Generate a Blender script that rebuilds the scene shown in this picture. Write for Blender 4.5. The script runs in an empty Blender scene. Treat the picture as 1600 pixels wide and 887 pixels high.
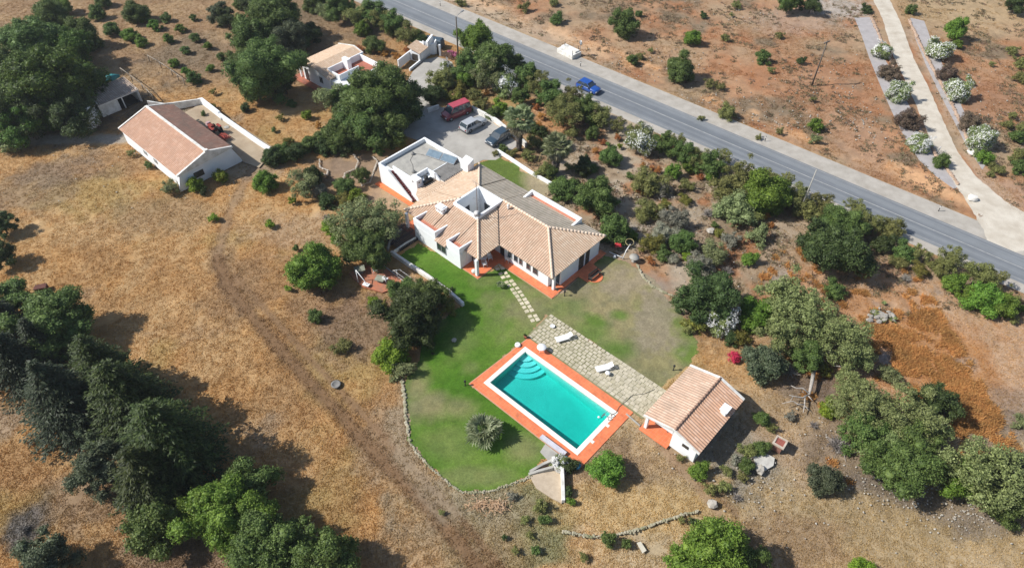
import bpy, math, random
import numpy as np
from math import sin, cos, radians, pi, sqrt, atan2
from mathutils import Vector, Matrix

# ------------------------------------------------------------------ camera, sky, sun, exposure
C = bpy.context.scene.collection
SC = bpy.context.scene
H = 57.0; PITCH = radians(46.0); FPX = 1067.0
cam_d = bpy.data.cameras.new('camera'); cam = bpy.data.objects.new('camera', cam_d); C.objects.link(cam)
cam.location = (0, 0, H); cam.rotation_euler = (radians(90) - PITCH, 0, 0)
cam_d.sensor_width = 36; cam_d.lens = 36 * FPX / 1600; cam_d.clip_start = 0.5; cam_d.clip_end = 6000
SC.camera = cam
SUN_EL = radians(44); SUN_AZ = atan2(-0.07, -1.0)          # direction of the sun on the ground plane (from -x)
W = bpy.data.worlds.new("World"); SC.world = W; W.use_nodes = True
nt = W.node_tree; bg = nt.nodes['Background']
sky = nt.nodes.new('ShaderNodeTexSky'); sky.sky_type = 'NISHITA'; sky.sun_disc = False
sky.sun_elevation = SUN_EL; sky.sun_rotation = pi / 2 - SUN_AZ
nt.links.new(sky.outputs[0], bg.inputs[0]); bg.inputs[1].default_value = 0.092
sd = bpy.data.lights.new('sun', 'SUN'); sd.energy = 4.3; sd.angle = radians(0.5); sd.color = (1, 0.965, 0.91)
so = bpy.data.objects.new('sun', sd); C.objects.link(so)
so.rotation_euler = Vector((cos(SUN_AZ) * cos(SUN_EL), sin(SUN_AZ) * cos(SUN_EL), sin(SUN_EL))).to_track_quat('Z', 'Y').to_euler()
so.location = (-60, 0, 80)
vs = SC.view_settings
vs.view_transform = 'Standard'; vs.look = 'None'; vs.exposure = 0.44; vs.gamma = 1; vs.use_curve_mapping = False
try:
    SC.cycles.max_bounces = 5; SC.cycles.transparent_max_bounces = 8
except Exception: pass

rng = np.random.default_rng(7); R_ = random.Random(5)

# ------------------------------------------------------------------ survey: photo point -> place on the ground
def P(px, py, z=0.0):
    dx = (px - 800) / FPX; dy = -(py - 443.5) / FPX
    c, s = cos(PITCH), sin(PITCH)
    d = (dx, c + dy * s, -s + dy * c); t = (z - H) / d[2]
    return Vector((d[0] * t, d[1] * t, z))
def mpp(x, y, z=0): return (y * cos(PITCH) - (z - H) * sin(PITCH)) / FPX       # metres per photo pixel there
TH = radians(-43.0); U = Vector((cos(TH), sin(TH), 0)); V = Vector((-sin(TH), cos(TH), 0))

# ------------------------------------------------------------------ naming
def tag(o, label=None, cat=None, group=None, kind=None):
    if label: o['label'] = label
    if cat: o['category'] = cat
    if group: o['group'] = group
    if kind: o['kind'] = kind
    return o
def empty(name, loc, rz=0, label=None, cat=None, group=None):
    o = bpy.data.objects.new(name, None); C.objects.link(o); o.location = loc; o.rotation_euler = (0, 0, rz)
    o.empty_display_size = 0.3
    return tag(o, label, cat, group)

# ------------------------------------------------------------------ materials
MATS = {}
ALB = 0.84
def dim(c, k=ALB): return tuple(v * k for v in c)
def newmat(name):
    m = bpy.data.materials.new(name); m.use_nodes = True
    n = m.node_tree.nodes; l = m.node_tree.links
    return m, n, l, n['Principled BSDF']
def ramp(n, l, fac, stops):
    r = n.new('ShaderNodeValToRGB'); e = r.color_ramp.elements
    while len(e) < len(stops): e.new(0.5)
    for el, (p, c) in zip(e, stops): el.position = p; el.color = (*c, 1)
    l.new(fac, r.inputs[0]); return r.outputs[0]
def noise(n, l, scale, detail=4, coord='Object', rough=0.6, vec=None):
    t = n.new('ShaderNodeTexNoise'); t.inputs['Scale'].default_value = scale; t.inputs['Detail'].default_value = detail
    t.inputs['Roughness'].default_value = rough
    if vec is None:
        tc = n.new('ShaderNodeTexCoord'); vec = tc.outputs[coord]
    l.new(vec, t.inputs['Vector']); return t.outputs['Fac']
def mix(n, l, fac, a, b, mode='MIX'):
    m = n.new('ShaderNodeMix'); m.data_type = 'RGBA'; m.blend_type = mode
    if isinstance(fac, float): m.inputs[0].default_value = fac
    else: l.new(fac, m.inputs[0])
    for i, v in ((6, a), (7, b)):
        if isinstance(v, tuple): m.inputs[i].default_value = (*v, 1)
        else: l.new(v, m.inputs[i])
    return m.outputs[2]
def mathn(n, l, op, a, b=None):
    m = n.new('ShaderNodeMath'); m.operation = op
    for i, v in ((0, a), (1, b)):
        if v is None: continue
        if isinstance(v, (int, float)): m.inputs[i].default_value = v
        else: l.new(v, m.inputs[i])
    return m.outputs[0]
def bump(n, l, bs, h, strength=0.5, dist=0.05):
    b = n.new('ShaderNodeBump'); b.inputs['Strength'].default_value = strength; b.inputs['Distance'].default_value = dist
    l.new(h, b.inputs['Height']); l.new(b.outputs[0], bs.inputs['Normal'])
def mat(name, c1, c2=None, rough=0.8, scale=2.0, metal=0.0, bs_=None, detail=5, spec=0.3, coat=0):
    """plain surface with blotchy variation between two of its own colours"""
    if name in MATS: return MATS[name]
    m, n, l, b = newmat(name)
    c2 = c2 or tuple(x * 0.8 for x in c1)
    if 0.1 < max(c1) < 0.72: c1, c2 = dim(c1), dim(c2)
    f = noise(n, l, scale, detail)
    l.new(ramp(n, l, f, [(0.3, c2), (0.62, c1)]), b.inputs['Base Color'])
    b.inputs['Roughness'].default_value = rough; b.inputs['Metallic'].default_value = metal
    b.inputs['Specular IOR Level'].default_value = spec; b.inputs['Coat Weight'].default_value = coat
    if bs_: bump(n, l, b, noise(n, l, bs_[0], 4), bs_[1], bs_[2])
    MATS[name] = m; return m
def leafmat(name, dark, mid, light, trans=0.25, rough=0.55):
    if name in MATS: return MATS[name]
    m, n, l, b = newmat(name)
    if 'petal' not in name: dark, mid, light = dim(dark, .84), dim(mid, .84), dim(light, .90)
    g = n.new('ShaderNodeNewGeometry'); oi = n.new('ShaderNodeObjectInfo')
    big = noise(n, l, 1.1, 2)
    a = mathn(n, l, 'ADD', mathn(n, l, 'MULTIPLY', g.outputs['Random Per Island'], 0.62), mathn(n, l, 'MULTIPLY', big, 0.5))
    col = ramp(n, l, a, [(0.18, dark), (0.55, mid), (0.92, light)])
    hs = n.new('ShaderNodeHueSaturation'); l.new(col, hs.inputs['Color'])
    l.new(mathn(n, l, 'ADD', mathn(n, l, 'MULTIPLY', oi.outputs['Random'], 0.035), 0.4825), hs.inputs['Hue'])
    l.new(mathn(n, l, 'ADD', mathn(n, l, 'MULTIPLY', oi.outputs['Random'], 0.35), 0.83), hs.inputs['Value'])
    l.new(hs.outputs[0], b.inputs['Base Color']); b.inputs['Roughness'].default_value = rough
    b.inputs['Specular IOR Level'].default_value = 0.25
    t = n.new('ShaderNodeBsdfTranslucent'); l.new(hs.outputs[0], t.inputs[0])
    ms = n.new('ShaderNodeMixShader'); ms.inputs[0].default_value = trans
    l.new(b.outputs[0], ms.inputs[1]); l.new(t.outputs[0], ms.inputs[2])
    l.new(ms.outputs[0], n['Material Output'].inputs[0])
    MATS[name] = m; return m
def tilemat(name, a, bcol, c, dirt, dirt_amt=0.5, stain=0.4, px=0.30, py=0.42):
    a, bcol, c, dirt = (dim(q, .86) for q in (a, bcol, c, dirt))
    m, n, l, b = newmat(name)
    uv = n.new('ShaderNodeUVMap'); sp = n.new('ShaderNodeSeparateXYZ'); l.new(uv.outputs[0], sp.inputs[0])
    x = mathn(n, l, 'DIVIDE', sp.outputs[0], px); y = mathn(n, l, 'DIVIDE', sp.outputs[1], py)
    cx = n.new('ShaderNodeCombineXYZ'); l.new(mathn(n, l, 'FLOOR', x), cx.inputs[0]); l.new(mathn(n, l, 'FLOOR', y), cx.inputs[1])
    wn = n.new('ShaderNodeTexWhiteNoise'); wn.noise_dimensions = '2D'; l.new(cx.outputs[0], wn.inputs[0])
    col = ramp(n, l, wn.outputs[0], [(0.0, a), (0.5, bcol), (1.0, c)])
    big = noise(n, l, 0.55, 5, rough=0.7)
    col = mix(n, l, ramp(n, l, big, [(0.42, (0, 0, 0)), (0.68, (stain,) * 3)]), col, dirt)
    fx = mathn(n, l, 'ABSOLUTE', mathn(n, l, 'SUBTRACT', mathn(n, l, 'FRACT', x), 0.5))
    g = ramp(n, l, fx, [(0.30, (0, 0, 0)), (0.46, (dirt_amt,) * 3)])
    col = mix(n, l, g, col, tuple(v * 0.6 for v in dirt))
    fy = mathn(n, l, 'FRACT', y)
    col = mix(n, l, ramp(n, l, fy, [(0.0, (0.22,) * 3), (0.16, (0, 0, 0))]), col, tuple(v * 0.6 for v in dirt))
    l.new(col, b.inputs['Base Color']); b.inputs['Roughness'].default_value = 0.85
    MATS[name] = m; return m

white = mat('white_plaster', (0.81, 0.83, 0.84), (0.755, 0.77, 0.775), 0.85, 0.9, bs_=(6, 0.25, 0.02))
white_old = mat('weathered_white', (0.76, 0.75, 0.71), (0.50, 0.48, 0.43), 0.9, 1.3, bs_=(5, 0.4, 0.03))
terracotta = mat('terracotta_floor', (0.78, 0.20, 0.07), (0.64, 0.155, 0.055), 0.7, 1.5)
terra_old = mat('terracotta_worn', (0.50, 0.17, 0.10), (0.30, 0.13, 0.09), 0.8, 1.2)
glass = mat('window_glass', (0.03, 0.04, 0.05), (0.02, 0.025, 0.03), 0.08, spec=0.6)
shutter = mat('dark_frame', (0.07, 0.06, 0.05), (0.04, 0.035, 0.03), 0.6)
greyfr = mat('grey_frame', (0.35, 0.36, 0.36), (0.25, 0.26, 0.26), 0.5)
conc = mat('concrete', (0.47, 0.45, 0.40), (0.33, 0.32, 0.29), 0.9, 1.1, bs_=(8, 0.3, 0.02))
conc_dark = mat('concrete_dark', (0.26, 0.25, 0.235), (0.17, 0.165, 0.155), 0.9, 1.4)
wood = mat('weathered_wood', (0.22, 0.18, 0.14), (0.12, 0.10, 0.08), 0.9, 5)
woodpole = mat('pole_wood', (0.17, 0.145, 0.12), (0.10, 0.085, 0.07), 0.9, 3)
metal = mat('galvanised_metal', (0.45, 0.46, 0.47), (0.33, 0.34, 0.35), 0.4, 4, metal=0.6)
black = mat('black_metal', (0.03, 0.03, 0.032), (0.02, 0.02, 0.02), 0.5)
plastic = mat('white_plastic', (0.82, 0.82, 0.82), (0.74, 0.74, 0.73), 0.4)
rubber = mat('rubber', (0.025, 0.025, 0.025), (0.015, 0.015, 0.015), 0.8)
rock = mat('limestone', (0.56, 0.52, 0.45), (0.32, 0.29, 0.24), 0.95, 2.2, bs_=(9, 0.5, 0.04))
rock_red = mat('reddish_rock', (0.52, 0.38, 0.28), (0.36, 0.24, 0.17), 0.95, 2.2, bs_=(9, 0.5, 0.04))
bark = mat('bark', (0.20, 0.165, 0.13), (0.10, 0.08, 0.06), 0.95, 6, bs_=(20, 0.5, 0.03))
deadwood = mat('dead_wood', (0.50, 0.46, 0.41), (0.30, 0.27, 0.24), 0.9, 6)
redmetal = mat('red_paint_worn', (0.38, 0.06, 0.04), (0.22, 0.05, 0.035), 0.6, 4)
cyan_tarp = mat('turquoise_tarp', (0.07, 0.36, 0.36), (0.05, 0.24, 0.25), 0.6, 3)
red_step = mat('dark_red_tiles', (0.22, 0.055, 0.055), (0.14, 0.04, 0.04), 0.7, 3)
interior = mat('interior_dark', (0.05, 0.045, 0.04), (0.03, 0.028, 0.025), 0.9)

tile_S = tilemat('roof_tiles_pink', (0.66, 0.455, 0.32), (0.60, 0.395, 0.27), (0.70, 0.51, 0.37), (0.40, 0.295, 0.205), 0.48, 0.45)
tile_W = tilemat('roof_tiles_sand', (0.66, 0.485, 0.34), (0.60, 0.42, 0.285), (0.71, 0.55, 0.405), (0.42, 0.32, 0.225), 0.35, 0.35)
tile_N = tilemat('roof_tiles_lichen', (0.68, 0.59, 0.46), (0.62, 0.52, 0.39), (0.74, 0.64, 0.51), (0.38, 0.33, 0.25), 0.72, 0.55)
tile_P = tilemat('roof_tiles_salmon', (0.72, 0.44, 0.29), (0.66, 0.385, 0.245), (0.77, 0.51, 0.365), (0.42, 0.27, 0.18), 0.36, 0.3)
tile_P2 = tilemat('roof_tiles_salmon_dusty', (0.67, 0.455, 0.33), (0.61, 0.40, 0.28), (0.72, 0.515, 0.385), (0.38, 0.29, 0.215), 0.42, 0.7)
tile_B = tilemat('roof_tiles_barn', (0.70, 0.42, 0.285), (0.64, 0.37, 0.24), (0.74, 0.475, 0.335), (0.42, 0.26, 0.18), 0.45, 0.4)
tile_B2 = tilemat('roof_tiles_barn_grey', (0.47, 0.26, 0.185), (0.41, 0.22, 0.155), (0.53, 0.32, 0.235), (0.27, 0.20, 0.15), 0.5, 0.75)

# ------------------------------------------------------------------ mesh builder
class MB:
    def __init__(s): s.v = []; s.f = []; s.uv = []; s.has_uv = False; s.sm = []; s.marks = []
    def add(s, vs_, fs, M=None, smooth=False):
        o = len(s.v); s.marks.append((o, len(s.f)))
        for p in vs_:
            p = Vector(p)
            s.v.append(M @ p if M is not None else p)
        for f in fs: s.f.append([o + i for i in f]); s.sm.append(smooth)
        return s
    def box(s, x0, x1, y0, y1, z0, z1, M=None, taper=0.0):
        t = taper
        vs_ = [(x0, y0, z0), (x1, y0, z0), (x1, y1, z0), (x0, y1, z0), (x0 + t, y0 + t, z1), (x1 - t, y0 + t, z1), (x1 - t, y1 - t, z1), (x0 + t, y1 - t, z1)]
        return s.add(vs_, [(0, 3, 2, 1), (4, 5, 6, 7), (0, 1, 5, 4), (1, 2, 6, 5), (2, 3, 7, 6), (3, 0, 4, 7)], M)
    def prism(s, poly, z0, z1, M=None):
        n = len(poly)
        a = sum(poly[i][0] * poly[(i + 1) % n][1] - poly[(i + 1) % n][0] * poly[i][1] for i in range(n))
        if a < 0: poly = poly[::-1]
        zs0 = z0 if isinstance(z0, (list, tuple)) else [z0] * n
        zs1 = z1 if isinstance(z1, (list, tuple)) else [z1] * n
        if a < 0: zs0 = zs0[::-1]; zs1 = zs1[::-1]
        vs_ = [(p[0], p[1], z) for p, z in zip(poly, zs0)] + [(p[0], p[1], z) for p, z in zip(poly, zs1)]
        fs = [tuple(range(n))[::-1], tuple(range(n, 2 * n))] + [(i, (i + 1) % n, n + (i + 1) % n, n + i) for i in range(n)]
        return s.add(vs_, fs, M)
    def wallstrip(s, pts, w, z0, z1):
        """a wall of width w along a polyline, z1 a number or one height per point"""
        pts = [Vector((p[0], p[1], 0)) for p in pts]
        n = len(pts); zt = z1 if isinstance(z1, (list, tuple)) else [z1] * n
        L_, R2 = [], []
        for i in range(n):
            a = pts[max(0, i - 1)]; b = pts[min(n - 1, i + 1)]
            d = (b - a).normalized(); nn = Vector((-d.y, d.x, 0)) * (w / 2)
            L_.append(pts[i] + nn); R2.append(pts[i] - nn)
        vs_ = []
        for i in range(n):
            vs_ += [(L_[i].x, L_[i].y, z0), (R2[i].x, R2[i].y, z0), (R2[i].x, R2[i].y, zt[i]), (L_[i].x, L_[i].y, zt[i])]
        fs = [(0, 1, 2, 3)]
        for i in range(n - 1):
            o = 4 * i
            for k in range(4): fs.append((o + k, o + 4 + k, o + 4 + (k + 1) % 4, o + (k + 1) % 4))
        fs.append(tuple(4 * (n - 1) + k for k in (3, 2, 1, 0)))
        return s.add(vs_, fs)
    def tube(s, pts, r0, r1=None, n=7, M=None, cap=True):
        pts = [Vector(p) for p in pts]; m = len(pts)
        rs = r0 if isinstance(r0, (list, tuple)) else [r0 + ((r1 if r1 is not None else r0) - r0) * i / max(1, m - 1) for i in range(m)]
        vs_ = []; fs = []
        for i, p in enumerate(pts):
            d = (pts[min(m - 1, i + 1)] - pts[max(0, i - 1)])
            d = d.normalized() if d.length > 1e-6 else Vector((0, 0, 1))
            a = d.orthogonal().normalized() if abs(d.z) < 0.99 else Vector((1, 0, 0))
            if abs(d.z) < 0.99: a = Vector((0, 0, 1)).cross(d).normalized()
            b = d.cross(a)
            for k in range(n):
                t = 2 * pi * k / n; vs_.append(p + (a * cos(t) + b * sin(t)) * rs[i])
        for i in range(m - 1):
            for k in range(n):
                k2 = (k + 1) % n; fs.append((i * n + k, i * n + k2, (i + 1) * n + k2, (i + 1) * n + k))
        if cap: fs.append(tuple(range(n))[::-1]); fs.append(tuple((m - 1) * n + k for k in range(n)))
        return s.add(vs_, fs, M, True)
    def lathe(s, prof, n=16, M=None):
        vs_ = []; fs = []
        for r, z in prof:
            for k in range(n): vs_.append((r * cos(2 * pi * k / n), r * sin(2 * pi * k / n), z))
        for i in range(len(prof) - 1):
            for k in range(n):
                k2 = (k + 1) % n; fs.append((i * n + k, i * n + k2, (i + 1) * n + k2, (i + 1) * n + k))
        fs.append(tuple(range(n))[::-1]); fs.append(tuple((len(prof) - 1) * n + k for k in range(n)))
        return s.add(vs_, fs, M, True)
    def rock(s, c, r, rnd, flat=0.7):
        vs_ = []; fs = []
        n, m = 7, 4
        ph = rnd.random() * 6
        sx, sy = rnd.uniform(0.75, 1.3), rnd.uniform(0.75, 1.2)
        for i in range(1, m):
            el = -pi / 2 + pi * i / m
            for k in range(n):
                a = ph + 2 * pi * k / n; q = rnd.uniform(0.82, 1.15)
                vs_.append((c[0] + r * sx * q * cos(el) * cos(a), c[1] + r * sy * q * cos(el) * sin(a), c[2] + r * flat * q * sin(el)))
        vs_.append((c[0], c[1], c[2] - r * flat)); vs_.append((c[0] + r * 0.1, c[1], c[2] + r * flat * rnd.uniform(0.8, 1)))
        bI, tI = len(vs_) - 2, len(vs_) - 1
        for i in range(m - 2):
            for k in range(n):
                k2 = (k + 1) % n; fs.append((i * n + k, i * n + k2, (i + 1) * n + k2, (i + 1) * n + k))
        for k in range(n):
            k2 = (k + 1) % n; fs.append((bI, k2, k)); fs.append((tI, (m - 2) * n + k, (m - 2) * n + k2))
        return s.add(vs_, fs)
    def split(s, name, m, parent=None, bevel=0):
        for k, st in enumerate(s.marks):
            en = s.marks[k + 1] if k + 1 < len(s.marks) else (len(s.v), len(s.f))
            q = MB(); q.v = s.v[st[0]:en[0]]; q.f = [[i - st[0] for i in f] for f in s.f[st[1]:en[1]]]; q.sm = s.sm[st[1]:en[1]]; q.build(name, m, parent, bevel)
    def build(s, name, m, parent=None, bevel=0, loc=None):
        me = bpy.data.meshes.new(name); me.from_pydata([tuple(v) for v in s.v], [], s.f); me.update()
        if any(s.sm): me.polygons.foreach_set('use_smooth', s.sm)
        if s.has_uv:
            ul = me.uv_layers.new(name='UVMap')
            flat = [c for uv in s.uv for c in uv]
            ul.data.foreach_set('uv', flat)
        me.materials.append(m)
        o = bpy.data.objects.new(name, me); C.objects.link(o)
        if parent: o.parent = parent
        if loc is not None: o.location = loc
        if bevel:
            b = o.modifiers.new('bevel', 'BEVEL'); b.width = bevel; b.segments = 2; b.limit_method = 'ANGLE'
        return o
def RZ(a, loc=(0, 0, 0)): return Matrix.Translation(loc) @ Matrix.Rotation(a, 4, 'Z')

def tiles(mb, poly, eave, thick=0.10, period=0.30, amp=0.035):
    """clay-tile surface over a planar polygon (3D points); eave = unit vector along the eave"""
    mb.has_uv = True
    pts = [Vector(p) for p in poly]; e = Vector(eave).normalized()
    nrm = Vector((0, 0, 0))
    for i in range(len(pts)): nrm += (pts[i]).cross(pts[(i + 1) % len(pts)])
    nrm.normalize()
    if nrm.z < 0: nrm = -nrm
    d = nrm.cross(e).normalized()
    o = pts[0]; q = [((p - o).dot(e), (p - o).dot(d)) for p in pts]
    x0, x1 = min(a for a, b in q), max(a for a, b in q)
    st = period / 6; n = int((x1 - x0) / st) + 1
    prev = None
    for i in range(n + 1):
        x = min(x0 + i * st, x1); xe = min(max(x, x0 + 1e-4), x1 - 1e-4); ys = []
        for k in range(len(q)):
            a, b = q[k], q[(k + 1) % len(q)]
            if (a[0] - xe) * (b[0] - xe) < 0:
                t = (xe - a[0]) / (b[0] - a[0]); ys.append(a[1] + t * (b[1] - a[1]))
        if len(ys) < 2: prev = None; continue
        y0, y1 = min(ys), max(ys)
        h = amp * (abs(sin(pi * x / period)) * 2 - 1)
        a_ = o + e * x + d * y0 + nrm * h; b_ = o + e * x + d * y1 + nrm * h
        a2 = o + e * x + d * y0 - nrm * thick; b2 = o + e * x + d * y1 - nrm * thick
        cur = (a_, b_, a2, b2, x, y0, y1)
        if prev:
            b0 = len(mb.v); mb.v += [prev[0], prev[1], prev[2], prev[3], a_, b_, a2, b2]
            for f, uvs in (((0, 4, 5, 1), ((prev[4], prev[5]), (x, y0), (x, y1), (prev[4], prev[6]))),
                           ((2, 3, 7, 6), ((0.12, 0.2),) * 4), ((0, 2, 6, 4), ((0.12, 0.2),) * 4), ((1, 5, 7, 3), ((0.12, 0.2),) * 4)):
                mb.f.append([b0 + k for k in f]); mb.sm.append(False); mb.uv += list(uvs)
        prev = cur
    return mb
def ridge_tiles(mb, a, b, r=0.15):
    a, b = Vector(a), Vector(b); n = max(1, int((b - a).length / 0.42))
    for i in range(n):
        p = a.lerp(b, i / n); q = a.lerp(b, (i + 1.06) / n)
        mb.tube([p, q], r * 1.02, r * 0.96, n=8)

# ------------------------------------------------------------------ noise helpers for real relief and soil colour
def _hash(ix, iy, seed):
    h = (ix.astype(np.int64) * 374761393 + iy.astype(np.int64) * 668265263 + seed * 974634777) & 0xffffffff
    h = ((h ^ (h >> 13)) * 1274126177) & 0xffffffff
    return ((h ^ (h >> 16)) & 0xffff) / 65535.0
def vnoise(x, y, seed):
    ix, iy = np.floor(x), np.floor(y); fx, fy = x - ix, y - iy
    fx = fx * fx * (3 - 2 * fx); fy = fy * fy * (3 - 2 * fy)
    a = _hash(ix, iy, seed); b = _hash(ix + 1, iy, seed); c = _hash(ix, iy + 1, seed); d = _hash(ix + 1, iy + 1, seed)
    return (a * (1 - fx) + b * fx) * (1 - fy) + (c * (1 - fx) + d * fx) * fy
def fbm(x, y, s, seed, o=4, g=0.55):
    t = np.zeros_like(x); a = 1.0; tot = 0
    for i in range(o):
        t += a * vnoise(x / s * 2 ** i + 17.3 * i, y / s * 2 ** i + 9.1 * i, seed + i); tot += a; a *= g
    return t / tot
def inpoly(x, y, poly):
    r = np.zeros(x.shape, bool); n = len(poly)
    for i in range(n):
        x0, y0 = poly[i][0], poly[i][1]; x1, y1 = poly[(i + 1) % n][0], poly[(i + 1) % n][1]
        if y0 == y1: continue
        c = ((y0 > y) != (y1 > y)) & (x < (x1 - x0) * (y - y0) / (y1 - y0) + x0); r ^= c
    return r
def polyline_dist(x, y, pts):
    d = np.full(x.shape, 1e9)
    for (ax, ay), (bx, by) in zip(pts[:-1], pts[1:]):
        vx, vy = bx - ax, by - ay; t = np.clip(((x - ax) * vx + (y - ay) * vy) / (vx * vx + vy * vy + 1e-9), 0, 1)
        d = np.minimum(d, np.hypot(x - ax - t * vx, y - ay - t * vy))
    return d
def G(*pp): return [tuple(P(a, b)[:2]) for a, b in pp]
def HL(u, v): p = HO + U * u + V * v; return (p.x, p.y)
HO = Vector((-3.86, 56.38, 0))

# ================================================================== GROUND
# paved areas and lawns, surveyed from the photo
lawn_poly = G((652, 377), (617, 402), (668, 436), (722, 480), (690, 498), (668, 512), (655, 545), (650, 575), (634, 596), (632, 632), (637, 680), (655, 712), (690, 745), (716, 766),
              (770, 766), (806, 752), (832, 742), (846, 716), (905, 716), (737, 600), (822, 530), (856, 493), (1032, 608), (1078, 572), (1092, 548), (1078, 515), (1050, 470), (1010, 425), (975, 405), (945, 398), (866, 462), (790, 415), (748, 431), (722, 420))
lawn2_poly = G((744, 256), (760, 249), (780, 243), (800, 254), (832, 273), (866, 293), (848, 312), (800, 290), (770, 272))
park_poly = G((645, 112), (664, 93), (684, 89), (706, 97), (712, 112), (690, 130), (672, 158), (690, 168), (735, 165), (792, 208), (812, 226), (775, 250), (755, 250), (738, 258), (660, 222), (620, 208), (606, 190), (625, 160), (634, 130))
def RL(x0, x1):  # road edge helper
    return x0, x1
upL, upR = P(651, 0), P(1600, 400); loL, loR = P(583, 5), P(1600, 444)
rd = (upR - upL).normalized()
upL = upL - rd * 160; upR = upR + rd * 160; rd2 = (loR - loL).normalized(); loL = loL - rd2 * 160; loR = loR + rd2 * 160
rn = Vector((-rd.y, rd.x, 0))
shoulder_poly = [tuple((p)[:2]) for p in (loL - rn * 2.0, loR - rn * 1.6, upR + rn * 3.3, upL + rn * 3.3)]
drive_pts = G((1352, -60), (1372, -10), (1392, 30), (1412, 90), (1432, 130), (1456, 185), (1478, 235), (1504, 275), (1540, 315), (1580, 352), (1625, 392))
drive_w = [3.2, 3.2, 3.0, 3.2, 3.2, 3.0, 3.0, 3.4, 5.0, 8.0, 14]
bedL = G((1335, 28), (1361, 27), (1374, 60), (1384, 95), (1402, 128), (1418, 160), (1436, 195), (1456, 232), (1475, 262), (1498, 292), (1490, 295), (1462, 275), (1436, 250), (1412, 212), (1396, 180), (1376, 135), (1358, 90), (1346, 55))
bedR = G((1422, 28), (1444, 33), (1454, 60), (1470, 95), (1490, 140), (1508, 178), (1530, 220), (1545, 250), (1535, 265), (1512, 232), (1494, 196), (1470, 150), (1446, 100), (1430, 60))
pool_uv = (6.38, 12.24)
PA = radians(-42.5); PU = Vector((cos(PA), sin(PA), 0)); PV = Vector((-sin(PA), cos(PA), 0)); PO = P(755.3, 598.2)
def PLc(u, v): p = PO + PU * u + PV * v; return (p.x, p.y)
deck_poly = [PLc(-0.95, -1.0), PLc(13.25, -0.95), PLc(13.3, 7.4), PLc(-0.5, 7.5)]
patio_poly = [PLc(-0.85, 7.52), PLc(14.4, 7.42), PLc(14.4, 11.5), PLc(-1.05, 11.4)]
barnyard_poly = G((275, 183), (318, 160), (430, 232), (405, 262), (372, 250), (352, 232))
trackw_poly = G((0, 205), (60, 207), (100, 212), (150, 205), (190, 212), (205, 222), (150, 226), (90, 222), (40, 228), (0, 226))
house_flat = [HL(-23.5, -5), HL(10, -5), HL(10, 14), HL(-23.5, 13.5)]
hut_flat = [PLc(14, 4), PLc(22, 4), PLc(22, 14), PLc(14, 14)]

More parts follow.
